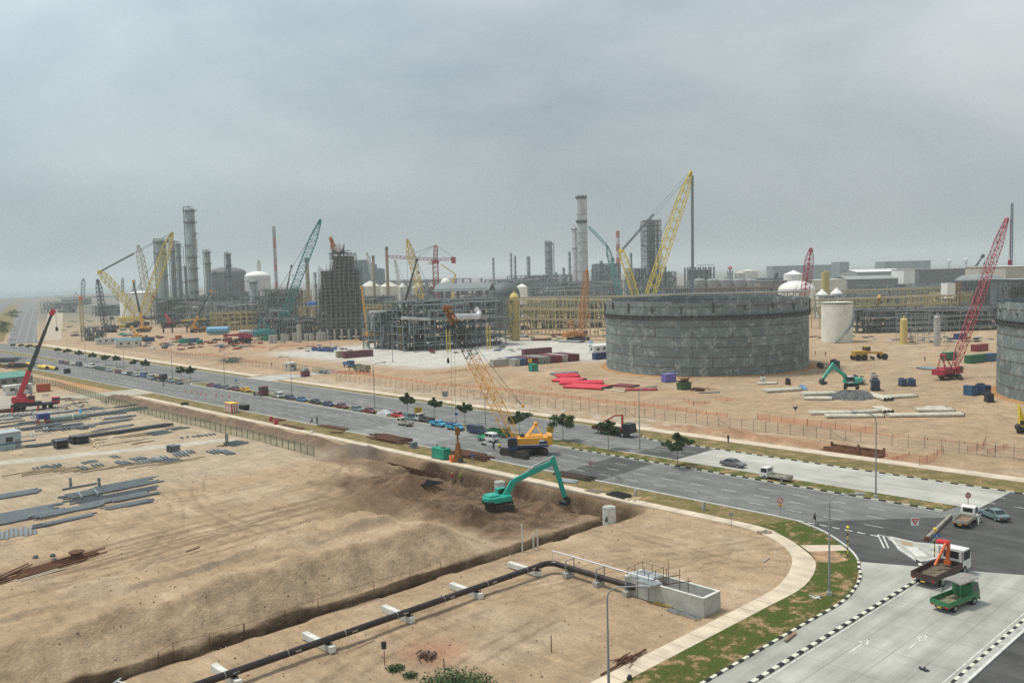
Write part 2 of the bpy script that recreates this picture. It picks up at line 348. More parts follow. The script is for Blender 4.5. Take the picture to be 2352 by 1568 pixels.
# ---------------- road surfaces ----------------
def surf(name, c, sc=.5, streak=(1, .06, 1), rot=0, rough=.85, patch=.2, fine=.1):
    m = bpy.data.materials.new(name); m.use_nodes = True; t = m.node_tree; b = t.nodes['Principled BSDF']; b.inputs['Roughness'].default_value = rough; b.inputs['Specular IOR Level'].default_value = .3
    global tco; tco = N(t, 'ShaderNodeTexCoord')
    k = mult(t, mult(t, mrange(t, noise(t, sc, streak, rot=rot), 1-patch, 1+patch*.7), mrange(t, noise(t, sc*.5), 1-patch*.8, 1+patch*.6)), mrange(t, noise(t, 9, det=4.0), 1-fine, 1+fine))
    r = N(t, 'ShaderNodeRGB'); r.outputs[0].default_value = (*c, 1); v = N(t, 'ShaderNodeVectorMath', operation='SCALE')
    t.links.new(r.outputs[0], v.inputs[0]); t.links.new(k, v.inputs['Scale']); t.links.new(v.outputs[0], b.inputs['Base Color'])
    bb = N(t, 'ShaderNodeBump', Strength=.3, Distance=.02); t.links.new(noise(t, 12, det=3.0), bb.inputs['Height']); t.links.new(bb.outputs[0], b.inputs['Normal'])
    return m
ASPH = surf('worn_asphalt', (.175, .172, .164), patch=.3, fine=.16); ASPD = surf('dark_asphalt', (.085, .083, .081), patch=.32, fine=.16); RCON = surf('pale_road_concrete', (.44, .425, .38), .35, (1, .08, 1), patch=.26); SCON = surf('side_road_concrete', (.41, .40, .355), .35, (.06, 1, 1), patch=.32)
PATH = surf('path_concrete', (.60, .50, .38), .8, (1, .3, 1), patch=.2); LINE = mat('road_paint', (.62, .61, .57), .7, 0, .3, 2)
GRS = bpy.data.materials.new('verge_grass'); GRS.use_nodes = True; t = GRS.node_tree; b = t.nodes['Principled BSDF']; b.inputs['Roughness'].default_value = .95; b.inputs['Specular IOR Level'].default_value = .1; tco = N(t, 'ShaderNodeTexCoord')
cr_ = N(t, 'ShaderNodeValToRGB'); E_ = cr_.color_ramp.elements; E_[0].position = .40; E_[0].color = (.075, .105, .022, 1); E_[1].position = .60; E_[1].color = (.36, .24, .13, 1)
q_ = E_.new(.49); q_.color = (.15, .14, .05, 1)
t.links.new(noise(t, .35, det=10.0, rough=.72), cr_.inputs[0]); v = N(t, 'ShaderNodeVectorMath', operation='SCALE'); t.links.new(cr_.outputs[0], v.inputs[0]); t.links.new(mrange(t, noise(t, 6, det=6.0), .6, 1.3), v.inputs['Scale']); t.links.new(v.outputs[0], b.inputs['Base Color'])
bb = N(t, 'ShaderNodeBump', Strength=.9, Distance=.12); t.links.new(noise(t, 5, det=6.0, rough=.8), bb.inputs['Height']); t.links.new(bb.outputs[0], b.inputs['Normal'])
GRD = GRS.copy(); GRD.name = 'dry_verge'
for n_ in GRD.node_tree.nodes:
    if n_.type == 'VALTORGB':
        n_.color_ramp.elements[0].position = .25; n_.color_ramp.elements[1].position = .50; n_.color_ramp.elements[2].position = .66
        n_.color_ramp.elements[1].color = (.20, .16, .07, 1)
GRG = GRS.copy(); GRG.name = 'lush_verge'
for n_ in GRG.node_tree.nodes:
    if n_.type == 'VALTORGB': n_.color_ramp.elements[0].position = .44; n_.color_ramp.elements[1].position = .52; n_.color_ramp.elements[2].position = .59; n_.color_ramp.elements[1].color = (.10, .10, .03, 1)
def sheet(name, poly, z, m, thick=0):
    mb = MB(); 
    if thick: mb.prism(poly, z-thick, z)
    else: mb.quad(*[(x, y, z) for x, y in poly])
    o = mb.build(name, m); return struct(o)
def rect(x0, x1, y0, y1): return [(x0, y0), (x1, y0), (x1, y1), (x0, y1)]
sheet('main_road', [(111.0, 30), (111, 700), (150, 700), (150, 120), (145.6, 112), (145.6, 30)], -.012, ASPH, .03)
sheet('junction_asphalt', [(100.2, 46.6), (107.8, 30), (110, -200), (150, -200), (150, 45), (132.5, 45), (126, 46.2), (111, 60), (105, 51.5), (101.5, 48)], -.008+.002, ASPD, 0)
sheet('asphalt_patch', [(111.1, 97), (128, 98.3), (128, 107.6), (111.1, 106)], -.004, ASPD); sheet('asphalt_patch', rect(132.6, 145.4, 97, 107), -.004, ASPD)
sheet('concrete_road', [(132.6, 44.9), (145.5, 44.6), (145.5, 97), (132.6, 97)], -.003, RCON)
sheet('asphalt_patch', rect(111.1, 127.8, 146, 172), -.0045, surf('patched_asphalt', (.23, .23, .222)))
side_poly = [(20, 27.4), (109, 27.4), (107.8, 31), (104, 38.6), (100.2, 46.6), (97.4, 45.6), (93.5, 43.8), (90, 42.9), (80, 42.2), (20, 42.2)]
sheet('side_road', side_poly, -.004, SCON, .03); sheet('side_carriageway', rect(20, 110, 6, 26.4), -.004, ASPD, .03)
sheet('cross_road', rect(110, 145.5, -300, 45), -.010, ASPD)
# far road turning away beyond the bend
sheet('far_road', [(150, 606), (167, 602), (170, 618), (520, 1880), (860, 3100), (835, 3100), (486, 1850), (157, 634)], -.006, surf('far_asphalt', (.17, .17, .17)), .03)
sheet('far_road', [(118, 640), (134, 634), (464, 1850), (806, 3100), (780, 3100), (446, 1850)], -.007, surf('far_asphalt_two', (.16, .16, .16)), .03)
sheet('far_track', [(174, 620), (184, 616), (560, 1850), (535, 1850)], .01, surf('far_track_sand', (.42, .35, .26)))
# verges and paths
sheet('median_verge', [(128.75, 48), (132.2, 47.5), (132.3, 114), (133.6, 125), (134.2, 296), (129, 300), (128.75, 262)], .12, GRS, .2)
sheet('median_verge', [(129, 306), (133.4, 306), (134, 640), (128.5, 640)], .12, GRD, .2)
sheet('near_verge', [(105.5, 63), (110.6, 61), (110.7, 282), (105.5, 283)], .05, GRD, .1)
sheet('near_verge', [(105.5, 303), (110.7, 300), (110.7, 560), (105.5, 560)], .05, GRD, .1)
sheet('far_verge', [(145.9, 28), (152.8, 28), (153.2, 278), (150.3, 278), (149.7, 122), (145.9, 113)], .06, GRD, .1)
sheet('far_verge', [(150.3, 300), (153.2, 300), (158, 580), (150.6, 580)], .06, GRD, .1)
sheet('far_footpath', [(153.2, 28), (156.2, 28), (156.8, 280), (153.6, 280)], .09, PATH, .12); sheet('far_footpath', [(153.6, 300), (156.9, 300), (164, 575), (159, 578)], .09, PATH, .12)
sheet('driveway', [(150, 281), (182, 285), (182, 292), (150, 298)], .02, surf('driveway_concrete', (.45, .44, .40)), .05)
sheet('access_track', [(112, 284), (101, 283), (88, 296), (88, 302), (101, 300), (112, 301)], .015, surf('track_gravel', (.42, .38, .30)), .05)
# footpath that bends round the corner
inner = [(20, 49.2), (74, 49.2), (80, 49.2), (86, 49.5), (92.6, 51.5), (97.4, 54.3), (101, 58.6), (103.0, 63.5), (103.3, 70), (103.3, 77), (103.3, 280)]
def smooth(P, k=4):
    o = []
    for i in range(len(P)-1):
        p0, p1, p2, p3 = P[max(0, i-1)], P[i], P[i+1], P[min(len(P)-1, i+2)]
        for j in range(k): s = j/k; o.append(tuple(.5*((2*p1[c])+(p2[c]-p0[c])*s+(2*p0[c]-5*p1[c]+4*p2[c]-p3[c])*s*s+(3*p1[c]-p0[c]-3*p2[c]+p3[c])*s**3) for c in (0, 1)))
    return o+[P[-1]]
def sm(P): return [P[0]]+smooth(P[1:-1])+[P[-1]]
outer = [(20, 47.3), (74, 47.2), (80, 47.2), (88, 47.4), (95.5, 49.9), (99.6, 53.6), (103.2, 58.6), (105.0, 63), (105.3, 70), (105.3, 77), (105.3, 280)]
def ribbon(name, A, B, z, m, n=1, thick=0):
    mb = MB(); P = [(x, y, z) for x, y in A]+[(x, y, z) for x, y in B]; k = len(A)
    fs = [(i+1, i, k+i, k+i+1) for i in range(k-1)]
    if thick:
        P += [(x, y, z-thick) for x, y in A]+[(x, y, z-thick) for x, y in B]; fs += [(i, i+1, 2*k+i+1, 2*k+i) for i in range(k-1)]+[(k+i+1, k+i, 3*k+i, 3*k+i+1) for i in range(k-1)]
    mb._add(P, fs); return struct(mb.build(name, m))
ribbon('footpath', sm(inner), sm(outer), .10, PATH, thick=.3)
def corner(name, A, B, z, m, thick=.2): sheet(name, A+B[::-1], z, m, thick)
mb = MB()
for i in range(64):
    y = 64+i*3.0
    mb.box((104.3, y, .103), (1.95, .05, .01))
for i in range(20): mb.box((24+i*3, 48.25, .103), (.05, 1.85, .01))
struct(mb.build('footpath_joints', mat('joint_dark', (.20, .17, .13), .9)))
kerbline = [(20, 42.3), (74, 42.3), (80, 42.3), (86.3, 42.3), (91, 43.1), (95.2, 44.4), (97.6, 45.7), (100.2, 47.0), (102.6, 48.8), (105.3, 51.5), (108.2, 55.2), (110.2, 59), (111.0, 63), (111, 70), (111.0, 283)]
corner('corner_verge', sm([(20, 47.4), (74, 47.3), (80, 47.3), (88, 47.5), (95.5, 50), (99.6, 53.7), (103.2, 58.7), (105.1, 63.1), (105.5, 63.4)]), sm([(20, 42.4), (74, 42.4), (80, 42.4), (86.3, 42.5), (91, 43.3), (97.6, 45.9), (102.4, 48.9), (107.9, 55.1), (110.6, 61)]), .09, GRG, thick=.2)
sheet('far_verge', [(135, 640), (156, 640), (480, 1850), (466, 1850)], .02, GRD); mb = MB(); [mb.bar((157+10*k, 634-20*k, .02), (486+36*k, 1850, .02), .35, .02) for k in (.03, .35, .68, .97)]; struct(mb.build('far_road_lines', mat('faded_line', (.34, .34, .33))))
sheet('crossing_path', [(99.4, 52.9), (101.0, 54.9), (104.4, 51.2), (102.9, 49.6)], .105, PATH, .1)
sheet('bare_verge_soil', [(96.5, 50.2), (99.6, 53.0), (101.5, 50.6), (99.5, 47.9), (97.5, 48.6)], .100, mat('orange_soil', (.36, .23, .13), .95, 0, .3, .8), .05)
# kerbs
KB = [CONCL, BLACK, mat('kerb_cream', (.66, .64, .52), .7, 0, .12, 2)]
def kerb(name, pts, bw=True, w=.28, h=.15, L0=1.0, pale=2, black=None):
    mb = MB(); acc = 0; z = h/2-.02
    for a, b in zip(pts, pts[1:]):
        a = Vector((*a, 0)); b = Vector((*b, 0)); d = b-a; ln = d.length; d.normalize(); s = 0
        while s < ln-1e-4:
            k = int(acc/L0+1e-6); e = min(ln, s+(L0*(k+1)-acc)) if bw else ln
            mb.m = (1 if k % 2 else pale) if bw else 0
            p = a+d*s; q = a+d*e; hh = h if not bw else h
            mb.bar((p.x, p.y, z), (q.x, q.y, z), w, hh); acc += e-s; s = e
    o = mb.build(name, KB); struct(o); return o
kerb('median_kerb', [(128.5, 48), (128.5, 119)], L0=1.15); kerb('median_kerb', [(128.6, 119), (128.8, 297), (131, 300), (134, 296), (133.4, 126)], False)
kerb('median_kerb', [(132.3, 48), (132.4, 113)], False, w=.2); kerb('median_kerb', [(128.5, 640), (129.5, 306), (133.7, 306), (134.2, 640)], False)
kerb('far_kerb', [(145.7, 28), (145.7, 113), (149.9, 121)], L0=1.15); kerb('far_kerb', [(149.9, 121), (150.3, 278)], False); kerb('far_kerb', [(150.3, 300), (150.6, 580)], False)
kerb('near_kerb', smooth(kerbline[7:-1])+[kerbline[-1]], False, w=.22); kerb('corner_kerb', [kerbline[0]]+smooth(kerbline[1:8]), L0=.85); kerb('near_kerb', [(111, 301), (111, 560)], False, w=.22)
kerb('side_road_kerb', [(20, 39.4), (98.6, 39.3), (102.0, 40.2), (105.2, 42.3)], L0=.85, w=.36, h=.17); kerb('side_median_kerb', [(20, 27.3), (108.9, 27.3)], L0=.85)
kerb('side_median_kerb', [(20, 26.5), (110, 26.5)], False, w=.25); sheet('side_median', rect(20, 109.5, 26.6, 27.2), .10, CONC, .1)
# road markings
mb = MB()
def dash(x, y0, y1, w=.14): mb.box(((x), (y0+y1)/2, .0015), (w, abs(y1-y0), .005))
for x in (115.2, 119.4, 123.6):
    y = 50.5+(x-115)*.4
    while y < 420: 
        dash(x, y, y+2.6); y += 5.9
for x in (136.9, 145.0-4.1):
    y = 98
    while y < 290: dash(x, y, y+2.6); y += 5.9
mb.box((138.9, 190, .001), (.12, 180, .005))
for i in range(7): mb.box((111.15, 50.0+i*1.75, .003), (.28, 1.1, .005))
dash(111.5, 66, 283, .10); dash(127.9, 48, 297, .12); dash(133.0, 98, 300, .12); dash(145.1, 46, 112, .1)
for x in (137.2, 141.4): 
    for i in range(5): dash(x, 20+i*6, 23.5+i*6, .14)
struct(mb.build('road_markings', LINE))
mb = MB()
for (a, b) in (((111.9, 49.9), (107.0, 46.9)), ((112.0, 49.3), (107.3, 46.5)), ((111.9, 49.9), (111.8, 45.9))):
    mb.bar((*a, .004), (*b, .004), .2, .008)
for i in range(3): mb.bar((111.9-i*.3, 48.7-i*.9, .004), (110.4-i*.6, 47.6-i*.6, .004), .15, .008)
def arrow(x, y, s=1, flip=False):
    for a, b, w_ in (((x-2.2, y), (x+.6, y), .14), ((x+.6, y-.35), (x+2.0, y), .16), ((x+.6, y+.35), (x+2.0, y), .16), ((x+.6, y-.35), (x+.6, y+.35), .14)): mb.bar((a[0], a[1], .002), (b[0], b[1], .002), w_, .008)
arrow(77.5, 36.2); arrow(82, 32.7)
mb.box((60, 27.9, .002), (78, .12, .006)); mb.box((60, 38.9, .002), (75, .12, .006))
struct(mb.build('side_road_markings', LINE))
mb = MB()
for y in (30.2, 33.4, 36.5): mb.box((62, y, .0005), (84, .045, .003))
for i in range(14): mb.box((24+i*6, 33.3, .0005), (.045, 11.6, .003))
for y in (135, 141.4-2.2): mb.box((y, 71, .001), (.05, 52, .003))
struct(mb.build('concrete_joints', mat('joint_grey', (.24, .23, .21), .9)))
# traffic island
isl = [(111.6, 48.2), (107.4, 45.2), (104.3, 41.7), (105.2, 41.1), (108.5, 40.3), (111.0, 41.0), (113.2, 39.6), (112.6, 41.6), (111.2, 44.8)]
sheet('traffic_island', isl, .14, CONC, .2); kerb('island_kerb', isl+[isl[0]], False, w=.25, h=.17)
sheet('island_soil', [(110.8, 46.6), (109.2, 45.6), (109.4, 44.2), (110.6, 44.9)], .146, mat('island_sand', (.40, .28, .17), .9, 0, .3, 2))
sheet('island_screed', [(108.8, 45.2), (106, 42.6), (106.8, 41.6), (109.2, 43.8)], .147, CONCL)
# ================= builders =================
def lat(mb, a, b, w0, w1, n, t=.12, d=None, up=None, w2=None):
    """square lattice from a to b; width w0 at a, w1 mid, w2 at b"""
    a = Vector(a); b = Vector(b); ax = (b-a).normalized(); u = ax.cross(up or Vector((0, 0, 1)))
    if u.length < .05: u = Vector((1, 0, 0))
    u.normalize(); v = ax.cross(u); d = d or t*.55; w2 = w0 if w2 is None else w2
    def W(s): return w0+(w1-w0)*min(1, s/.12) if s < .12 else (w2+(w1-w2)*min(1, (1-s)/.16) if s > .84 else w1)
    rings = []
    for i in range(n+1):
        s = i/n; k = W(s)/2; c = a.lerp(b, s); rings.append([c-u*k-v*k, c+u*k-v*k, c+u*k+v*k, c-u*k+v*k])
    for i in range(n):
        for j in range(4):
            mb.bar(rings[i][j], rings[i+1][j], t)
            A, B = (rings[i][j], rings[i+1][(j+1) % 4]) if (i+j) % 2 else (rings[i][(j+1) % 4], rings[i+1][j])
            mb.bar(A, B, d)
            if i % 2 == 0: mb.bar(rings[i][j], rings[i][(j+1) % 4], d)
    return mb
def loc_(base, p): return Vector(p)-Vector(base)
def tracks(t, L, W, H, gauge, rz, m=None):
    for s in (-1, 1):
        mb = MB(); n = 8; prof = []
        for i in range(n+1): a = -math.pi/2+math.pi*i/n; prof.append((L/2-H/2+H/2*math.cos(a), H/2+H/2*math.sin(a)))
        for i in range(n+1): a = math.pi/2+math.pi*i/n; prof.append((-L/2+H/2+H/2*math.cos(a), H/2+H/2*math.sin(a)))
        mb.side(prof, s*gauge/2-W/2, s*gauge/2+W/2)
        for i in range(int(L/.5)):
            x = -L/2+.4+i*.5; mb.box((x, s*gauge/2, H+.02), (.28, W+.06, .06)); mb.box((x, s*gauge/2, .03), (.28, W+.06, .06))
        o = mb.build('crawler_track', m or RUST2, t); o.rotation_euler.z = rz
        mw = MB()
        for i in range(5):
            x = -L/2+H/2+i*(L-H)/4; mw.tube((x, s*(gauge/2)-W/2-.05, H/2), (x, s*gauge/2+W/2+.05, H/2), H*.3, n=10)
        w = mw.build('road_wheel', DKSTEEL, o)
RUST2 = mat('track_brown', (.075, .055, .042), .85, .2, .35, 3)
def rot2(x, y, a): return (x*math.cos(a)-y*math.sin(a), x*math.sin(a)+y*math.cos(a))
def crawler_crane(label, base, tip, color, s=1.0, bw=1.6, n=26, cab=None, hook=None, mast=True, jib=None, darktip=None, group=None, name='crawler_crane', mlen=.35, stripe=None, tt=.12, body_rz=None):
    base = Vector(base); tip = Vector(tip); t = thing(name, label, 'crane', base, group=group)
    d = tip-base; rz = math.atan2(d.y, d.x); c, sn = math.cos(rz), math.sin(rz)
    def Lc(x, y, z): a = rot2(x*s, y*s, rz); return Vector((a[0], a[1], z*s))
    tracks(t, 6.4*s, .9*s, 1.05*s, 4.2*s, rz if body_rz is None else body_rz)
    mb = MB(); mb.box((0, 0, .85*s), (3.6*s, 3.4*s, .6*s), rz); mb.lathe([(1.2*s, 0), (1.2*s, .35*s)], (0, 0, 1.1*s), 14); mb.build('undercarriage', DKSTEEL, t)
    mb = MB(); p = Lc(-1.6, 0, 2.2); mb.box(p, (6.2*s, 2.9*s, 1.25*s), rz); p = Lc(-2.4, .0, 3.0); mb.box(p, (3.6*s, 2.5*s, .5*s), rz, .9)
    mb.build('machine_deck', color, t, bev=.08*s)
    mb = MB(); p = Lc(-5.0, 0, 2.1); mb.box(p, (1.1*s, 3.4*s, 1.5*s), rz); mb.build('counterweight', stripe or color, t, bev=.1*s)
    mb = MB(); p = Lc(1.6, -1.5, 2.4); mb.box(p, (1.9*s, 1.1*s, 1.8*s), rz, .88); cb = mb.build('cab', cab or color, t, bev=.06*s)
    mb = MB(); p = Lc(1.85, -1.5, 2.75); mb.box(p, (1.62*s, 1.14*s, .85*s), rz, .93); mb.build('cab_window', GLASS, cb)
    foot = Lc(1.2, 0, 1.9); T = tip-base
    mb = MB(); lat(mb, foot, T, .7*s, bw, n, tt); bo = mb.build('boom', color, t)
    ax = (T-foot).normalized(); k = T-ax*bw
    if darktip:
        pass
    mb = MB(); side = Vector((-sn, c, 0)); mb.tube(T-side*bw*.22+ax*.2, T+side*bw*.22+ax*.2, .35*s, n=12); mb.bar(T-ax*bw*.6, T+ax*.3*s, bw*.3, bw*.35); mb.build('boom_head', color if not darktip else darktip, bo)
    g = Lc(-3.2, 0, 6.4)
    mb = MB()
    for y in (-.9, .9): mb.bar(Lc(-.4, y, 2.6), g+side*y*.6*s, .22*s); mb.bar(Lc(-4.3, y, 2.8), g+side*y*.6*s, .16*s)
    mb.tube(g-side*.9*s, g+side*.9*s, .3*s, n=8); mb.build('gantry', color, t)
    mb = MB()
    for y in (-.35, .35): mb.bar(g+side*y, T-ax*1.0+side*y*bw, .07*max(1, s*.8))
    mb.build('pendant_line', DKSTEEL, t)
    if hook:
        mb = MB(); h0 = T+Vector((c, sn, 0))*.5*s; h1 = Vector((h0.x, h0.y, hook)); 
        for y in (-.25, .25): mb.bar(h0+side*y, h1+side*y, .06*max(1, s*.7))
        ho = mb.build('hoist_line', DKSTEEL, t)
        mb = MB(); mb.box(h1-Vector((0, 0, .5*s)), (.6*s, .9*s, 1.1*s), rz); mb.lathe([(.12, -.7*s), (.3*s, -.5*s), (.3*s, 0)], h1-Vector((0, 0, 1.2*s)), 8); mb.build('hook_block', stripe or color, ho)
    if jib:
        mb = MB(); J = Vector(jib)-base; lat(mb, T, J, .5*s, .9*s, 8, tt*.8); mb.build('jib', color, t); mb = MB(); mb.bar(J, g, .06); mb.build('jib_stay', DKSTEEL, t)
    return t
def tele_crane(label, base, rz, tip, col1, col2, s=1.0, cabcol=None, legs=True):
    base = Vector(base); tip = Vector(tip); t = thing('mobile_crane', label, 'crane', base)
    def Lc(x, y, z): a = rot2(x*s, y*s, rz); return Vector((a[0], a[1], z*s))
    mb = MB(); mb.box(Lc(0, 0, 1.15), (9.6*s, 2.5*s, .55*s), rz); mb.box(Lc(-1.4, 0, 1.6), (5.5*s, 2.3*s, .4*s), rz); mb.build('chassis', DKSTEEL, t, bev=.05)
    mb = MB(); mb.box(Lc(4.3, 0, 1.75), (1.7*s, 2.5*s, 1.5*s), rz, .93); cb = mb.build('cab', cabcol or col1, t, bev=.08)
    mb = MB(); mb.box(Lc(4.45, 0, 2.1), (1.55*s, 2.54*s, .6*s), rz, .94); mb.build('windscreen', GLASS, cb)
    for x in (-3.6, -2.3, 1.9, 3.2):
        for y in (-1.1, 1.1):
            mb = MB(); a = Lc(x, y-.18, .52); b = Lc(x, y+.18, .52); mb.tube(a, b, .52*s, n=14); mb.build('wheel', RUBBER, t)
    if legs:
        for x in (-4.4, .6):
            for y in (-1, 1):
                mb = MB(); mb.bar(Lc(x, y*1.0, .8), Lc(x, y*2.9, .8), .25*s); mb.bar(Lc(x, y*2.9, .9), Lc(x, y*2.9, .1), .2*s); mb.box(Lc(x, y*2.9, .05), (.6*s, .6*s, .1*s), rz); mb.build('outrigger', col1, t)
    d = tip-base; bz = math.atan2(d.y, d.x)
    def Lb(x, y, z): a = rot2(x*s, y*s, bz); o = Lc(-1.4, 0, 0); return Vector((a[0]+o.x, a[1]+o.y, z*s))
    mb = MB(); mb.box(Lb(-.9, 0, 2.4), (3.4*s, 2.3*s, 1.0*s), bz); mb.box(Lb(-2.6, 0, 2.5), (.9*s, 2.5*s, 1.4*s), bz); mb.box(Lb(-1.0, .0, 3.1), (1.6*s, 1.0*s, 1.0*s), bz); mb.build('slewing_deck', col1, t, bev=.06)
    mb = MB(); mb.box(Lb(.9, -1.1, 2.6), (1.5*s, .9*s, 1.5*s), bz, .85); ob = mb.build('operator_cab', cabcol or col1, t, bev=.05)
    mb = MB(); mb.box(Lb(1.0, -1.1, 2.85), (1.4*s, .94*s, .8*s), bz, .9); mb.build('cab_window', GLASS, ob)
    foot = Lb(-1.6, 0, 3.2); T = tip-base; ax = (T-foot); Ln = ax.length
    mb = MB(); mb.bar(foot, foot+ax*.30, .95*s, 1.1*s); bo = mb.build('boom_base', col1, t, bev=.05)
    for i, (a, b, w) in enumerate(((.29, .55, .8), (.54, .78, .64), (.77, 1.0, .5))):
        mb = MB(); mb.bar(foot+ax*a, foot+ax*b, w*s, w*1.1*s); 
        mb.build('boom_section', col2, bo)
    u = ax.normalized(); mb = MB(); mb.bar(T-u*.8*s, T+u*.5*s, .9*s, 1.0*s); mb.build('boom_head', col1, bo)
    mb = MB(); mb.tube(Lb(1.0, 0, 2.6), foot+ax*.2, .22*s, n=8); mb.build('lift_cylinder', STEEL, t)
    mb = MB(); h = T+Vector((math.cos(bz), math.sin(bz), 0))*.6*s; mb.bar(h, h-Vector((0, 0, Ln*.18)), .06*s); mb.box(h-Vector((0, 0, Ln*.18+.4)), (.5*s, .4*s, .9*s)); mb.build('hook_line', DKSTEEL, t)
    return t
def excavator(label, base, rz, knee, elbow, bucket, col_, s=1.0, track_rz=0, cabc=None, name='excavator'):
    base = Vector(base); t = thing(name, label, 'excavator', base)
    def Lc(x, y, z): a = rot2(x*s, y*s, rz); return Vector((a[0], a[1], z*s))
    tracks(t, 4.4*s, .65*s, .95*s, 2.5*s, track_rz)
    mb = MB(); mb.box((0, 0, .75*s), (2.2*s, 2*s, .5*s), rz); mb.lathe([(.9*s, 0), (.9*s, .3*s)], (0, 0, .95*s), 12); mb.build('undercarriage', DKSTEEL, t)
    mb = MB()
    poly = [rot2(x*s, y*s, rz) for x, y in ((1.5, -1.3), (1.5, 1.3), (-1.6, 1.35), (-2.4, .95), (-2.65, 0), (-2.4, -.95), (-1.6, -1.35))]
    mb.prism(poly, 1.2*s, 2.05*s); mb.box(Lc(-1.2, .1, 2.2), (2.0*s, 2.0*s, .4*s), rz, .9); mb.build('upper_body', col_, t, bev=.12*s)
    mb = MB(); poly = [rot2(x*s, y*s, rz) for x, y in ((-1.5, 1.38), (-2.44, 1.0), (-2.7, 0), (-2.44, -1.0), (-1.5, -1.38), (-1.5, 1.3))]; mb.prism(poly, 1.1*s, 1.5*s); mb.build('counterweight_band', BLACK, t)
    mb = MB(); mb.box(Lc(.75, .85, 2.15), (1.5*s, .95*s, 1.5*s), rz, .9); cb = mb.build('cab', cabc or col_, t, bev=.08*s)
    mb = MB(); mb.box(Lc(.82, .86, 2.3), (1.46*s, .99*s, .95*s), rz, .93); mb.build('cab_window', GLASS, cb)
    f = Lc(.8, -.2, 1.7); K = loc_(base, knee); E = loc_(base, elbow); B = loc_(base, bucket)
    mb = MB(); w = .5*s; mb.bar(f, K, w, w*1.8); mb.bar(K, E, w*.9, w*1.55); mb.tube(K-Vector((0, 0, w*.2)), K+Vector((0, 0, w*.2)), w*.7, n=10); bo = mb.build('boom', col_, t, bev=.04*s)
    mb = MB(); ex = (E-B).normalized(); mb.bar(E+ex*.9*s, B, w*.8, w*1.4); mb.build('dipper_arm', col_, t, bev=.04*s)
    mb = MB(); mb.tube(f+(K-f)*.9+Vector((0, 0, w*.9)), E+ex*.8*s, .11*s, n=8); mb.tube(Lc(1.3, -.2, 1.4), f+(K-f)*.75, .13*s, n=8); mb.tube(E+(B-E)*.45+Vector((.25, .1, .2))*s, B+Vector((.3, .1, .3))*s, .1*s, n=8); mb.build('hydraulic_ram', STEEL, t)
    mb = MB(); h = Vector(((E.x-0), (E.y-0), 0)).normalized(); sd_ = Vector((-h.y, h.x, 0)); q = []
    for x, z in ((0, .15), (.55, -.1), (.75, -.75), (.25, -1.35), (-.55, -1.15), (-.75, -.6), (-.2, -.9), (.1, -.5)): q.append((x*s, z*s))
    P = [B+h*x+Vector((0, 0, z))-sd_*.6*s for x, z in q]+[B+h*x+Vector((0, 0, z))+sd_*.6*s for x, z in q]; n = len(q)
    mb._add(P, [tuple(range(n)), tuple(range(2*n-1, n-1, -1))]+[((i+1) % n, i, n+i, n+(i+1) % n) for i in range(n)])
    for i in range(4): mb.bar(B+h*(-.5*s)+Vector((0, 0, -1.15*s))+sd_*(i-1.5)*.36*s, B+h*(-.8*s)+Vector((0, 0, -1.05*s))+sd_*(i-1.5)*.36*s, .1*s)
    mb.build('bucket', DKSTEEL, t)
    return t
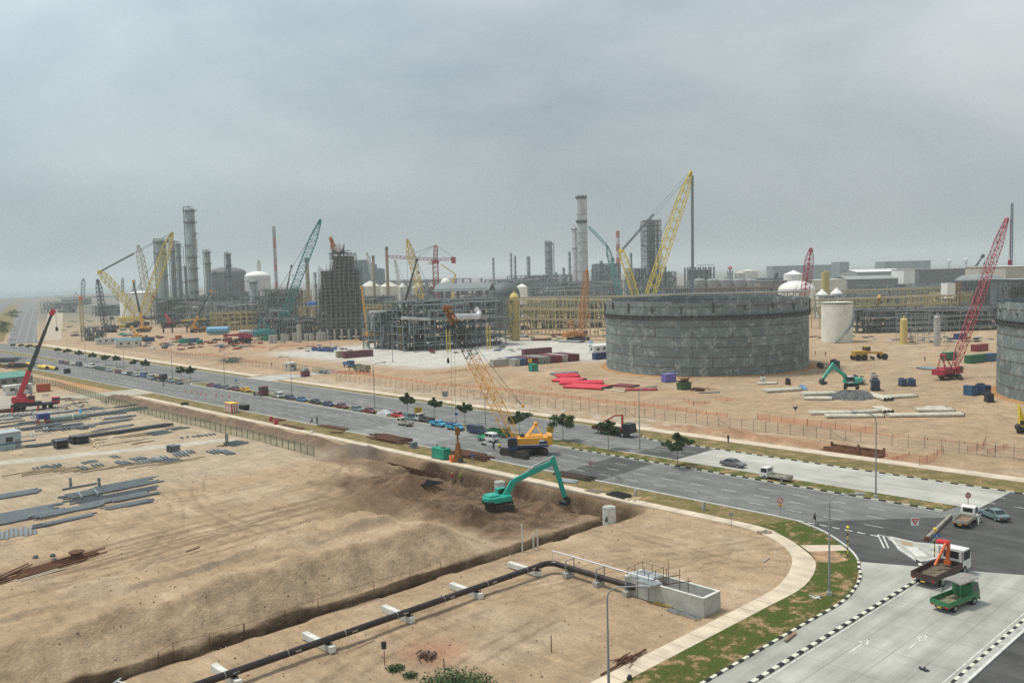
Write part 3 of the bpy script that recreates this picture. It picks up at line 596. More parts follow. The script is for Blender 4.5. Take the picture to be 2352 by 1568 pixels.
# ---------- road vehicles: +X is forward ----------
def wheels(t, xs, w, r, wd=.22, dual=False):
    for x in xs:
        for y in (-w, w):
            mb = MB(); mb.tube((x, y-wd/2, r), (x, y+wd/2, r), r, n=16); o = mb.build('wheel', RUBBER, t, smooth=True)
            mb = MB(); sg = 1 if y > 0 else -1; mb.tube((x, y+sg*wd/2, r), (x, y+sg*(wd/2+.02), r), r*.55, n=12); mb.build('rim', STEEL, o)
def lamp_parts(t, xf, xr, w, z, h=.12):
    for y in (-w, w):
        mb = MB(); mb.box((xf, y, z), (.05, .3, h)); mb.build('headlight', HEADL, t)
        mb = MB(); mb.box((xr, y, z), (.05, .28, h)); mb.build('tail_light', TAILL, t)
HEADL = mat('headlight_glass', (.7, .7, .66), .2, .1, .05); TAILL = mat('tail_light_red', (.45, .03, .02), .3, 0, .05)
def car(label, m, kind='sedan', L=4.3, W=1.68, group=None):
    t = thing('parked_car', label, 'car', group=group)
    h = L/2; hood = .82; belt = .92
    if kind == 'sedan': low = [(-h, .38), (-h, .72), (-h+.08, .88), (-h*.6, .93), (h*.38, .92), (h*.9, .76), (h, .62), (h, .34), (h-.2, .25), (-h+.2, .25)]; g = [(-h*.66, .9), (-h*.40, 1.33), (h*.10, 1.36), (h*.44, .9)]
    elif kind == 'hatch': low = [(-h, .38), (-h, .85), (-h+.1, .93), (h*.42, .92), (h*.9, .76), (h, .6), (h, .34), (h-.2, .25), (-h+.2, .25)]; g = [(-h*.94, .9), (-h*.80, 1.36), (h*.08, 1.4), (h*.46, .9)]
    elif kind == 'van': low = [(-h, .4), (-h, 1.05), (h*.72, 1.02), (h*.96, .85), (h, .45), (h-.2, .3), (-h+.2, .3)]; g = [(-h*.99, 1.02), (-h*.95, 1.78), (h*.5, 1.8), (h*.78, 1.0)]
    mb = MB(); mb.side(low, -W/2, W/2); b = mb.build('body', m, t, bev=.09)
    mb = MB(); n = len(g); top = W/2-.17; bot = W/2-.05
    P = [(x, -(bot if z < 1.1 else top), z) for x, z in g]+[(x, (bot if z < 1.1 else top), z) for x, z in g]
    mb._add(P, [tuple(range(n)), tuple(range(2*n-1, n-1, -1))]+[((i+1) % n, i, n+i, n+(i+1) % n) for i in range(n)]); mb.build('window', GLASS, t, bev=.03)
    mb = MB(); x0, x1 = g[1][0], g[2][0]; z = g[1][1]
    mb.box(((x0+x1)/2, 0, z+.012), (x1-x0+.12, top*2-.02, .05))
    for y in (-1, 1):                                # pillars
        mb.bar((g[0][0], y*bot, .92), (x0, y*top, z), .09); mb.bar((g[3][0], y*bot, .92), (x1, y*top, z), .07); mb.bar(((x0+x1)/2, y*(bot+.01), .92), ((x0+x1)/2, y*(top+.01), z), .08)
        if kind == 'van': mb.box((x0/2-.4, y*(bot+top)/2, 1.35), (abs(x0)-.2, .1, .7))
    mb.build('roof', m, t, bev=.02)
    wheels(t, (-h*.6, h*.62), W/2-.1, .31); lamp_parts(t, h, -h, W/2-.28, .66)
    mb = MB(); mb.box((h+.03, 0, .45), (.1, W*.96, .2)); mb.box((-h-.03, 0, .45), (.1, W*.96, .2)); mb.build('bumper', mat('bumper_grey', (.08, .08, .08), .6), t)
    return t
def truck(label, cabm, bedm, L=4.9, W=1.75, cabL=1.6, cabH=1.9, bed='drop', bed_h=.35, dcab=False, name='pickup_truck', cat='truck', wh=.36, canopy=None, rack=True, hood=0.0, group=None, floor=None, rear_window=True):
    t = thing(name, label, cat, group=group); h = L/2; fz = .62*wh/.36
    if dcab: cabL *= 1.65
    mb = MB(); mb.box((-.1, 0, fz-.12), (L*.96, W*.5, .16)); mb.build('chassis', DKSTEEL, t)
    x1 = h-hood; x0 = x1-cabL
    if hood: mb = MB(); mb.side([(x1-.1, .35), (x1-.1, 1.0), (h-.1, .88), (h, .7), (h, .35)], -W/2+.02, W/2-.02); mb.build('bonnet', cabm, t, bev=.06)
    mb = MB(); mb.side([(x0, .38*wh/.36), (x0, cabH-.08), (x0+.1, cabH), (x1-.42, cabH), (x1-.3, cabH-.08), (x1-.02, cabH*.56), (x1, .38*wh/.36)], -W/2+.03, W/2-.03); cb = mb.build('cab', cabm, t, bev=.06)
    mb = MB(); zt_, zb_ = cabH-.16, cabH*.60
    mb._add([(x1-.30, -W/2+.14, zt_), (x1-.30, W/2-.14, zt_), (x1+.0, W/2-.12, zb_), (x1+.0, -W/2+.12, zb_)], ((0, 3, 2, 1),)); mb.build('windscreen', GLASS, cb)
    mb = MB()
    for y in (-1, 1):
        n = 2 if dcab else 1
        for i in range(n):
            a = x0+.12+i*(cabL-.2)/n; b = a+(cabL-.42)/n-.02; mb.box(((a+b)/2, y*(W/2-.025), (zt_+zb_)/2), (b-a, .02, zt_-zb_))
    if rear_window: mb.box((x0-.005, 0, (zt_+zb_)/2+.03), (.02, W*.62, (zt_-zb_)*.8))
    mb.build('side_window', GLASS, cb)
    bx0, bx1 = -h, x0-.08; bl = bx1-bx0; bc = (bx0+bx1)/2
    mb = MB(); mb.box((bc, 0, fz+.02), (bl, W, .08)); mb.build('bed_floor', floor or bedm, t)
    if bed != 'none':
        mb = MB(); z = fz+.06+bed_h/2
        for y in (-1, 1): mb.box((bc, y*(W/2-.02), z), (bl, .05, bed_h))
        mb.box((bx0+.02, 0, z), (.05, W, bed_h)); mb.box((bx1-.02, 0, z), (.05, W, bed_h)); mb.build('side_board', bedm, t)
    if rack:
        mb = MB(); z = fz+.1+bed_h
        for y in (-1, 1): mb.bar((bx1, y*(W/2-.05), z), (bx1, y*(W/2-.05), cabH), .05)
        mb.bar((bx1, -W/2+.05, cabH), (bx1, W/2-.05, cabH), .05); mb.bar((bx1, -W/2+.05, (cabH+z)/2), (bx1, W/2-.05, (cabH+z)/2), .04); mb.build('headboard', bedm, t)
    if canopy:
        mb = MB(); cx0 = bx1-bl*.5; zc = cabH+.42
        prof = [(-W/2-.02, zc-.1), (-W/2+.1, zc), (0, zc+.1), (W/2-.1, zc), (W/2+.02, zc-.1), (W/2-.02, zc-.14), (0, zc+.04), (-W/2+.02, zc-.14)]
        P = [(cx0, y, z) for y, z in prof]+[(x1-.25, y, z) for y, z in prof]; n = 8
        mb._add(P, [tuple(range(n-1, -1, -1)), tuple(range(n, 2*n))]+[(i, (i+1) % n, n+(i+1) % n, n+i) for i in range(n)]); mb.build('canopy', canopy, t)
        mb = MB()
        for x in (cx0+.05, bx1):
            for y in (-1, 1): mb.bar((x, y*(W/2-.05), fz), (x, y*(W/2-.05), zc-.1), .05)
        mb.build('canopy_post', bedm, t); mb = MB()
        for z in (.25, .5, .75): mb.bar((bx0, W/2-.05, fz+bed_h+z*.8), (cx0, W/2-.05, fz+bed_h+z*.8), .04)
        mb.bar((bx0, W/2-.05, fz+bed_h), (bx0, W/2-.05, fz+bed_h+.62), .04); mb.build('side_rail', CONCL, t)
        mb = MB(); mb.box((bx1-.1, 0, fz+.75), (.05, W-.1, 1.2)); mb.build('bulkhead', bedm, t)
    wheels(t, (-h*.58, h*.62-hood*.1), W/2-.13, wh, .26); lamp_parts(t, h+.02, -h-.01, W/2-.25, .6*wh/.36)
    mb = MB(); mb.box((h+.03, 0, .42*wh/.36), (.1, W*.96, .2)); mb.build('bumper', DKSTEEL, t)
    mb = MB(); mb.box((-h-.04, 0, .48*wh/.36), (.02, .42, .12)); mb.build('number_plate', YEL, t)
    return t
def knuckle(t, s, col_, x, pts, jaw=None):
    mb = MB(); mb.box((x, 0, 1.35*s), (.35*s, .6*s, .4*s)); mb.bar((x, 0, 1.2*s), pts[0], .28*s); k = mb.build('crane_column', col_, t)
    for i, (a, b) in enumerate(zip(pts, pts[1:])):
        mb = MB(); mb.bar(a, b, (.26-.03*i)*s, (.32-.04*i)*s); mb.build('crane_arm', col_, k if False else t)
# ---------- site buildings and boxes ----------
def corr(name, c, dirt=None, rough=.55):       # corrugated painted sheet
    if name in MATS: return MATS[name]
    m = mat(name, c, rough, .05, .2, .8, dirt=dirt); t = m.node_tree; b = t.nodes['Principled BSDF']
    co = N(t, 'ShaderNodeTexCoord'); w = N(t, 'ShaderNodeTexWave', Scale=3.2); w.bands_direction = 'DIAGONAL'
    mp_ = N(t, 'ShaderNodeMapping'); mp_.inputs['Scale'].default_value = (1, 1, 0); t.links.new(co.outputs['Object'], mp_.inputs[0]); t.links.new(mp_.outputs[0], w.inputs[0])
    bn = N(t, 'ShaderNodeBump', Strength=.9, Distance=.05); t.links.new(w.outputs[1], bn.inputs['Height']); t.links.new(bn.outputs[0], b.inputs['Normal']); return m
def container(label, loc, rz, m, L=6.06, W=2.44, H=2.59, name='shipping_container', group=None, roof=None):
    t = thing(name, label, 'container', loc, rz, group)
    mb = MB(); mb.box((0, 0, H/2), (L-.12, W-.12, H-.06)); mb.build('shell', m, t)
    mb = MB()
    for x in (-1, 1):
        for y in (-1, 1): mb.box((x*(L/2-.05), y*(W/2-.05), H/2), (.12, .12, H))
    for z in (.08, H-.06):
        for y in (-1, 1): mb.box((0, y*(W/2-.04), z), (L-.2, .09, .13))
        for x in (-1, 1): mb.box((x*(L/2-.04), 0, z), (.09, W-.2, .13))
    mb.build('frame', m, t)
    mb = MB(); mb.box((0, 0, H+.01), (L-.3, W-.3, .06)); mb.build('roof', roof or m, t)
    mb = MB()
    for y in (-.62, .62): mb.box((L/2-.02, y, H/2), (.06, 1.1, H-.4)); 
    for y in (-.3, .3): mb.bar((L/2+.03, y, .3), (L/2+.03, y, H-.3), .05)
    mb.build('door', m, t); return t
def cabin(label, loc, rz, L, W, H, wall, roofm, gable=.0, nwin=3, name='site_office', cat='building', door=True, winm=None, over=.25):
    t = thing(name, label, cat, loc, rz)
    mb = MB(); mb.box((0, 0, H/2), (L, W, H))
    if gable: mb._add([(-L/2, -W/2, H), (-L/2, W/2, H), (-L/2, 0, H+gable), (L/2, -W/2, H), (L/2, W/2, H), (L/2, 0, H+gable)], ((0, 1, 2), (5, 4, 3)))
    mb.build('wall', wall, t)
    mb = MB(); o = over
    if gable:
        for sg in (-1, 1):
            a = (-L/2-o, sg*(W/2+o), H-.05); b = (L/2+o, sg*(W/2+o), H-.05); c = (L/2+o, 0, H+gable+.1); d = (-L/2-o, 0, H+gable+.1); q = [Vector(p) for p in (a, b, c, d)]
            mb._add([*q, *[p+Vector((0, 0, .08)) for p in q]], ((0, 1, 2, 3), (7, 6, 5, 4), (0, 4, 5, 1), (1, 5, 6, 2), (2, 6, 7, 3), (3, 7, 4, 0)))
    else: mb.box((0, 0, H+.06), (L+2*o, W+2*o, .12))
    mb.build('roof', roofm, t)
    for i in range(nwin):
        for y in (-1, 1):
            mb = MB(); mb.box((-L/2+(i+.7)*L/(nwin+.4), y*(W/2+.01), H*.6), (min(1.4, L/nwin*.45), .05, H*.3)); mb.build('window', winm or GLASS, t)
    for x in (-1, 1): mb = MB(); mb.box((x*(L/2+.01), 0, H*.6), (.05, min(1.2, W*.3), H*.28)); mb.build('window', winm or GLASS, t)
    if door: mb = MB(); mb.box((L/2-.8, -W/2-.02, 1.02), (.85, .05, 2.0)); mb.build('door', mat('door_grey', (.25, .27, .28)), t)
    return t
# ---------- tanks, columns, process units ----------
def tank(label, c, r, h, m, roof='dome', roofm=None, rise=None, n=40, stair=True, rings=0, name='storage_tank', group=None, stair_side=-1, rail=True):
    t = thing(name, label, 'tank', c, group=group); mb = MB(); mb.lathe([(r, 0), (r, h)], n=n); mb.build('shell', m, t, smooth=True)
    rise = rise if rise is not None else r*.16
    mb = MB()
    if roof == 'dome': mb.lathe([(r*1.01, h-.05)]+[(r*math.cos(a), h+rise*math.sin(a)) for a in [i*math.pi/16 for i in range(8)]]+[(.01, h+rise)], n=n)
    else: mb.lathe([(r*1.02, h-.05), (r*1.02, h+.1), (.01, h+rise)], n=n)
    mb.build('roof', roofm or m, t, smooth=True)
    if rings:
        mb = MB()
        for i in range(rings): z = h*(i+1)/(rings+.3); mb.lathe([(r, z-.1), (r+.35, z-.1), (r+.35, z+.12), (r, z+.12)], n=n)
        mb.build('stiffener_ring', m, t)
    if rail:
        mb = MB(); mb.lathe([(r, h+1.0), (r+.06, h+1.0), (r+.06, h+1.12), (r, h+1.12)], n=n)
        for i in range(n): a = 2*math.pi*i/n; mb.bar((r*math.cos(a), r*math.sin(a), h), (r*math.cos(a), r*math.sin(a), h+1.1), .08)
        mb.build('handrail', m, t)
    if stair:
        mb = MB(); a0 = math.atan2(-c[1], -c[0])+stair_side*-.1; ns = 26; a1 = a0+(-stair_side)*-1*min(2.5, h/r*1.1)
        for i in range(ns):
            s0, s1 = i/ns, (i+1)/ns; A = a0+(a1-a0)*s0; B = a0+(a1-a0)*s1; k = r+.5
            mb.bar((k*math.cos(A), k*math.sin(A), h*s0), (k*math.cos(B), k*math.sin(B), h*s1), .9, .3); mb.bar(((k+.4)*math.cos(A), (k+.4)*math.sin(A), h*s0+1), ((k+.4)*math.cos(B), (k+.4)*math.sin(B), h*s1+1), .08)
        mb.build('spiral_stair', STEEL, t)
    return t
def column(label, base, r, h, m, plats=4, riser=1, r2=None, r2z=.7, name='distillation_tower', skirt=True, cat='tower', toprig=True, platm=None, ladder=True, group=None, ring_top=False):
    base = Vector((base[0], base[1], 0)); t = thing(name, label, cat, base, group=group); vd = Vector((-base.x, -base.y, 0)).normalized(); sd_ = Vector((-vd.y, vd.x, 0))
    mb = MB(); prof = [(r, 0)]; ht = h*.965
    if r2: prof += [(r, h*r2z), (r2, h*(r2z+.03)), (r2, ht)]; rt = r2
    else: prof += [(r, ht)]; rt = r
    prof += [(rt*.7, ht+rt*.45), (.01, ht+rt*.6)]; mb.lathe(prof, n=20); mb.build('shell', m, t, smooth=True)
    for i in range(plats):
        z = h*(.16+.8*i/max(1, plats-1)) if plats > 1 else h*.9; rr = rt if r2 and z > h*r2z else r
        a = math.atan2(vd.y, vd.x)+random.uniform(-2, 2); k = rr+max(1.0, rr*.45); full = i >= plats-2; ang = (a, a+(2*math.pi if full else random.uniform(2.6, 4.6)))
        mb = MB(); mb.lathe([(rr, z), (k, z), (k, z+.2)], n=14, ang=ang)
        mb.lathe([(k, z+1.0), (k, z+1.18)], n=14, ang=ang)
        for j in range(8): b = ang[0]+(ang[1]-ang[0])*j/7; mb.bar((k*math.cos(b), k*math.sin(b), z), (k*math.cos(b), k*math.sin(b), z+1.1), .1)
        mb.build('platform', platm or DKSTEEL, t)
    if riser:
        mb = MB(); pr = max(.22, r*.13)
        for q in range(riser):
            off = sd_*(-(rt+.9+q*1.2)*(1 if q % 2 == 0 else -1)); top = h*(.985-.06*q)
            pts = [Vector((0, 0, ht)), Vector((0, 0, top+pr*2)), off+Vector((0, 0, top+pr*2)), off+Vector((0, 0, h*.05))]; mb.path(pts, pr, 8)
        mb.build('riser_pipe', m, t)
    if ladder:
        mb = MB(); o = vd*(r+.5)+sd_*r*.4
        for s_ in (-.3, .3): mb.bar(o+sd_*s_, o+sd_*s_+Vector((0, 0, h*.93)), .1)
        for i in range(int(h/1.5)): mb.bar(o+sd_*-.3+Vector((0, 0, i*1.5)), o+sd_*.3+Vector((0, 0, i*1.5)), .08)
        mb.build('ladder', platm or DKSTEEL, t)
    if toprig:
        mb = MB()
        for i in range(3): a = i*2.1; mb.bar((rt*.5*math.cos(a), rt*.5*math.sin(a), ht), (rt*.5*math.cos(a), rt*.5*math.sin(a), h+.5), .18)
        mb.bar((-rt*.6, 0, h), (rt*1.2, .3, h), .2); mb.build('davit', platm or DKSTEEL, t)
    return t
def unit(label, p, rz, w, d, h, fl, bx, by, m=None, seed=1, pipes=26, vess=5, name='process_structure', deck=True, brace=True, t_=.35, equip=True, cat='structure', pm=None, fill=.5, panel=None, open_=.0, top=True):
    rnd = random.Random(seed); m = m or PGREY; t = thing(name, label, cat, (p[0], p[1], 0), rz)
    X_ = [-w/2+w*i/bx for i in range(bx+1)]; Y_ = [-d/2+d*i/by for i in range(by+1)]; Z_ = [h*k/fl for k in range(fl+1)]
    mb = MB()
    for x in X_:
        for y in Y_: hh = h if rnd.random() > open_ else h*rnd.uniform(.6, .95); mb.bar((x, y, 0), (x, y, hh), t_)
    for z in Z_[1:]:
        for y in Y_: mb.bar((X_[0], y, z), (X_[-1], y, z), t_*.8)
        for x in X_: mb.bar((x, Y_[0], z), (x, Y_[-1], z), t_*.8)
    if brace:
        for k in range(fl):
            for i in range(bx):
                if rnd.random() < .38:
                    for y in (Y_[0],): mb.bar((X_[i], y, Z_[k]), (X_[i+1], y, Z_[k+1]), t_*.5); 
                if rnd.random() < .2: mb.bar((X_[i+1], Y_[0], Z_[k]), (X_[i], Y_[0], Z_[k+1]), t_*.5)
            for j in range(by):
                if rnd.random() < .38: mb.bar((X_[0], Y_[j], Z_[k]), (X_[0], Y_[j+1], Z_[k+1]), t_*.5); mb.bar((X_[-1], Y_[j], Z_[k+1]), (X_[-1], Y_[j+1], Z_[k]), t_*.5)
    mb.build('frame', m, t)
    if deck:
        mb = MB()
        for z in Z_[1:]:
            for i in range(bx):
                for j in range(by):
                    if rnd.random() < fill: mb.box(((X_[i]+X_[i+1])/2, (Y_[j]+Y_[j+1])/2, z+t_*.5), (w/bx*.98, d/by*.98, .08))
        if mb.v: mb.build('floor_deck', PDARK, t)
        mb = MB()
        for z in Z_[1:]:
            for y in (Y_[0], Y_[-1]): mb.bar((X_[0], y, z+1.1), (X_[-1], y, z+1.1), .09)
            for x in (X_[0], X_[-1]): mb.bar((x, Y_[0], z+1.1), (x, Y_[-1], z+1.1), .09)
            for i in range(bx*2+1): mb.bar((-w/2+w*i/bx/2, Y_[0], z), (-w/2+w*i/bx/2, Y_[0], z+1.1), .07)
        mb.build('guard_rail', m, t)
    if equip:
        for i in range(vess):
            mb = MB(); k = rnd.randrange(fl); z = Z_[k]+t_; r = rnd.uniform(.6, 1.3)*min(1.3, h/fl/3.4); x = rnd.uniform(-w*.42, w*.42); y = rnd.uniform(-d*.45, d*.3)
            if rnd.random() < .5: ln = rnd.uniform(2, min(7, w*.35)); mb.tube((x-ln/2, y, z+r), (x+ln/2, y, z+r), r, n=12); mb.tube((x+ln/2, y, z+r), (x+ln/2+r*.5, y, z+r), r, r*.4, 12); mb.tube((x-ln/2-r*.5, y, z+r), (x-ln/2, y, z+r), r*.4, r, 12)
            else: hh = min(h/fl*1.6, h-z)*.9; mb.lathe([(r, 0), (r, hh), (r*.5, hh+r*.5), (.01, hh+r*.6)], (x, y, z), 12)
            mb.build('vessel', rnd.choice([m, PGREY2, STEEL, pm or PGREY2]), t, smooth=True)
        mb = MB()
        for i in range(int(vess*2.2)):
            k = rnd.randrange(fl); mb.box((rnd.uniform(-w*.45, w*.45), rnd.uniform(-d*.48, d*.4), Z_[k]+t_+.8), (rnd.uniform(.8, 2.5), rnd.uniform(.8, 2), rnd.uniform(1, 2.2)))
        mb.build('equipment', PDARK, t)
    if pipes:
        mb = MB(); mb2 = MB()
        for i in range(pipes):
            q = mb if rnd.random() < .6 else mb2; k = rnd.randrange(fl); z = Z_[k]+h/fl*rnd.uniform(.45, .9); y = rnd.choice([Y_[0]-.3, Y_[0]+d*rnd.random(), Y_[-1]]); x0 = rnd.uniform(-w/2, w*.2); x1 = x0+rnd.uniform(w*.12, w*.5); x1 = min(x1, w/2); r = rnd.choice([.1, .15, .22, .32])*t_/.35
            pts = [(x0, y, Z_[max(0, k-rnd.randrange(2))]+.3), (x0, y, z), (x1, y, z), (x1, y, min(h+1.5, z+rnd.uniform(-h/fl, h/fl)))]
            q.path(pts, r, 6)
        mb.build('pipework', STEEL if pm is None else pm, t, smooth=True)
        if mb2.v: mb2.build('pipework', m, t, smooth=True)
    return t
def rack(label, a, b, h, w, m, n, levels=2, pipes=5, braces=True, t_=.4, pm=None, name='pipe_rack', z0=0, diag=.5):
    a = Vector((a[0], a[1], 0)); b = Vector((b[0], b[1], 0)); d = b-a; L_ = d.length; rz = math.atan2(d.y, d.x); t = thing(name, label, 'pipe rack', a, rz); rnd = random.Random(int(L_*7))
    mb = MB()
    for i in range(n+1):
        x = L_*i/n
        for y in (-w/2, w/2): mb.bar((x, y, z0), (x, y, h), t_)
        for k in range(levels): z = h-k*h*.28; mb.bar((x, -w/2, z), (x, w/2, z), t_*.8)
    for k in range(levels):
        for y in (-w/2, w/2): mb.bar((0, y, h-k*h*.28), (L_, y, h-k*h*.28), t_*.7)
    if braces:
        for i in range(n):
            if rnd.random() < diag:
                for y in (-w/2, w/2): mb.bar((L_*i/n, y, h*.35), (L_*(i+.5)/n, y, h), t_*.5); mb.bar((L_*(i+1)/n, y, h*.35), (L_*(i+.5)/n, y, h), t_*.5)
    mb.build('frame', m, t)
    mb = MB()
    for k in range(levels):
        for j in range(pipes): y = -w/2+w*(j+.5)/pipes; r = rnd.choice([.12, .2, .3])*t_/.4; mb.tube((0, y, h-k*h*.28+r+.2), (L_, y, h-k*h*.28+r+.2), r, n=6)
    if pipes: mb.build('pipe_run', pm or STEEL, t, smooth=True)
    return t
def tower_mast(label, p, h, w, m, n=20, name='lattice_mast', bands=None, t_=.25, cat='mast'):
    t = thing(name, label, cat, (p[0], p[1], 0)); mb = MB(); lat(mb, (0, 0, 0), (0, 0, h), w, w, n, t_, w2=w*.5); mb.build('mast', m, t); 
    mb = MB(); mb.box((0, 0, .3), (w*2, w*2, .6)); mb.build('foundation', CONC, t); return t
# ---------- trees, lamps, people ----------
LEAF = [mat('leaf_dark', (.028, .060, .018), .8, 0, .3, 3), mat('leaf_mid', (.050, .100, .028), .8, 0, .3, 3), mat('leaf_light', (.085, .14, .045), .8, 0, .3, 3)]
BARK = mat('bark', (.16, .14, .12), .9, 0, .2, 3)
def tree(label, p, h, cw, seed, group='young trees along the median of the main road'):
    rnd = random.Random(seed); t = thing('street_tree', label, 'tree', p, rnd.uniform(0, 6), group); mb = MB(); th = h*.62
    mb.tube((0, 0, -.1), (.05, .02, th*.5), .07, .06, 7); mb.tube((.05, .02, th*.5), (0, 0, th), .06, .045, 7); cl = []
    for i in range(9):
        a = i*2.4+rnd.uniform(-.4, .4); r = cw*.5*rnd.uniform(.45, .98); z = th+rnd.uniform(-.06, .24)*h*(1.35-r/cw); q = Vector((r*math.cos(a), r*math.sin(a), z)); mb.tube((0, 0, th*rnd.uniform(.86, 1)), q, .035, .012, 5); cl.append((q, rnd.uniform(.22, .34)*cw*.74))
    cl += [(Vector((0, 0, th+.24*h)), cw*.17), (Vector((.2, 0, th+.34*h)), cw*.10), (Vector((0, .3, th+.06*h)), cw*.2)]
    mb.build('trunk', BARK, t, smooth=True); mb = MB()
    for q, r in cl:
        for i in range(230):
            u = Vector((rnd.gauss(0, 1), rnd.gauss(0, 1), rnd.gauss(0, 1))).normalized()*r*rnd.random()**.45; u.z *= .55; c = q+u
            s_ = rnd.uniform(.11, .25); a = Vector((rnd.gauss(0, 1), rnd.gauss(0, 1), rnd.gauss(0, .6))).normalized()*s_; b = Vector((rnd.gauss(0, 1), rnd.gauss(0, 1), rnd.gauss(0, .6))).normalized()*s_*.8
            mb.m = rnd.choice((0, 0, 1, 1, 1, 2)); mb.quad(c-a, c-b, c+a, c+b)
    mb.build('crown', LEAF, t); return t
LAMPM = mat('lamp_post_grey', (.27, .28, .29), .5, .2, .1)
def lamp(label, p, h, rz, arm=2.6, group='street lamps along the roads'):
    t = thing('street_lamp', label, 'street lamp', p, rz, group)
    mb = MB(); mb.tube((0, 0, 0), (0, 0, h*.35), .13, .11, 10); mb.tube((0, 0, h*.35), (0, 0, h-1.0), .10, .07, 10); mb.build('pole', LAMPM, t, smooth=True)
    mb = MB(); pts = []
    for i in range(8): a = math.pi/2*i/7; pts.append((1.2*(1-math.cos(a)), 0, h-1.0+1.0*math.sin(a)))
    pts.append((arm, 0, h+.12)); mb.path(pts, .06, 8); mb.build('arm', LAMPM, t, smooth=True)
    mb = MB(); mb.tube((arm-.1, 0, h+.12), (arm+.35, 0, h+.1), .1, .17, 10); mb.tube((arm+.35, 0, h+.1), (arm+.95, 0, h+.1), .17, .11, 10); mb.build('lamp_head', PGREY2, t, smooth=True)
    mb = MB(); mb.box((0, 0, .2), (.5, .5, .4)); mb.build('base', CONC, t); return t
SKIN = mat('skin', (.30, .17, .11), .6)
def person(label, p, rz, shirt, trousers, helmet=None, pose='stand', sc=1.0):
    t = thing('person', label, 'person', p, rz)
    k = dict(stand=0, walk=1, bend=2, sit=3)[pose]; st = .22 if k == 1 else .04
    lean = .55 if k == 2 else (.0 if k == 3 else .03); pz = .55 if k == 3 else .93
    def up(z): return (lean*(z-pz)*1.0, z-(lean*.35*(z-pz)))
    V = []; Rr = []; Ed = []
    def v(x, y, z, r): V.append((x, y, z)); Rr.append(r); return len(V)-1
    pel = v(0, 0, pz, .13); x, z = up(pz+.25); sp = v(x, 0, z, .12); x, z = up(pz+.48); ch = v(x, 0, z, .14); x, z = up(pz+.58); nk = v(x, 0, z, .055); x, z = up(pz+.66); hd = v(x+.01, 0, z, .085); x, z = up(pz+.76); ht = v(x+.01, 0, z, .09)
    Ed += [(pel, sp), (sp, ch), (ch, nk), (nk, hd), (hd, ht)]; HD = Vector(V[ht])
    nose = v(V[hd][0]+.10, 0, V[hd][2]+.02, .018); Ed.append((hd, nose))
    for s_ in (-1, 1):
        f = st*s_
        if k == 3: hp = v(.02, s_*.1, pz-.04, .09); kn = v(.42, s_*.12, pz-.02, .065); an = v(.45, s_*.12, .10, .045); to = v(.6, s_*.12, .05, .04)
        else: hp = v(0, s_*.1, pz-.06, .09); kn = v(f*.6+.02, s_*.1, .48, .065); an = v(f, s_*.1, .10, .045); to = v(f+.17, s_*.11, .04, .04)
        Ed += [(pel, hp), (hp, kn), (kn, an), (an, to)]
        x, z = up(pz+.50); sh = v(x, s_*.20, z, .06); fw = -f*.8+(.25 if k in (2, 3) else 0); el = v(x+fw*.4+.02, s_*.26, z-.27, .042); wr = v(x+fw+.06, s_*.25, z-.5, .028); pm = v(x+fw+.08, s_*.25, z-.58, .035)
        Ed += [(ch, sh), (sh, el), (el, wr), (wr, pm)]
        for j in range(4): a = v(x+fw+.05+.024*j, s_*.25, z-.655-.008*(j in (1, 2)), .010); b = v(x+fw+.06+.024*j, s_*.235, z-.70-.008*(j in (1, 2)), .008); Ed += [(pm, a), (a, b)]
        a = v(x+fw+.12, s_*.22, z-.60, .010); b = v(x+fw+.135, s_*.215, z-.64, .009); Ed += [(pm, a), (a, b)]
    me = bpy.data.meshes.new('body'); me.from_pydata(V, Ed, []); me.materials.append(SKIN); o = bpy.data.objects.new('body', me); col.objects.link(o); o.parent = t
    sk = o.modifiers.new('skin', 'SKIN'); sk.use_smooth_shade = True
    for i, r in enumerate(Rr): me.skin_vertices[0].data[i].radius = (r, r)
    me.skin_vertices[0].data[0].use_root = True; o.modifiers.new('sub', 'SUBSURF').levels = 1; o.modifiers['sub'].render_levels = 1
    mb = MB(); P = lambda i: Vector(V[i])
    mb.tube(P(pel)-Vector((0, 0, .02)), P(sp), .165, .15, 12); mb.tube(P(sp), P(ch)+Vector((0, 0, .05)), .15, .185, 12); mb.tube(P(ch)+Vector((0, 0, .05)), P(nk)-Vector((0, 0, .01)), .185, .07, 12)
    arms = [i for i in range(len(V))]
    n0 = 7
    for s_ in (0, 1):
        q = n0+s_*18; sh = q+4; el = q+5; mb.tube(P(ch)+(P(sh)-P(ch))*.5, P(sh), .085, .078, 8); mb.tube(P(sh), P(el), .075, .058, 8)
    mb.build('shirt', shirt, t, smooth=True); mb = MB()
    mb.tube(P(pel)+Vector((0, 0, .03)), P(pel)-Vector((0, 0, .1)), .165, .15, 12)
    for s_ in (0, 1):
        q = n0+s_*18; mb.tube(P(pel)+(P(q)-P(pel))*.6, P(q+1), .11, .082, 10); mb.tube(P(q+1), P(q+2), .082, .062, 10)
    mb.build('trousers', trousers, t, smooth=True); mb = MB()
    if helmet: mb.lathe([(.155, -.01), (.15, .01), (.115, .012), (.11, .06), (.08, .10), (.01, .125)], HD, 12); mb.build('helmet', helmet, t, smooth=True)
    else: mb.lathe([(.098, -.06), (.112, 0), (.10, .06), (.06, .10), (.01, .115)], HD+Vector((-.015, 0, 0)), 12); mb.build('hair', BLACK, t, smooth=True)
    for s_ in (0, 1):
        q = n0+s_*18+3; mb = MB(); mb.box((V[q][0]-.06, V[q][1], .045), (.28, .10, .09)); mb.build('shoe', BLACK, t, bev=.02)
    return t
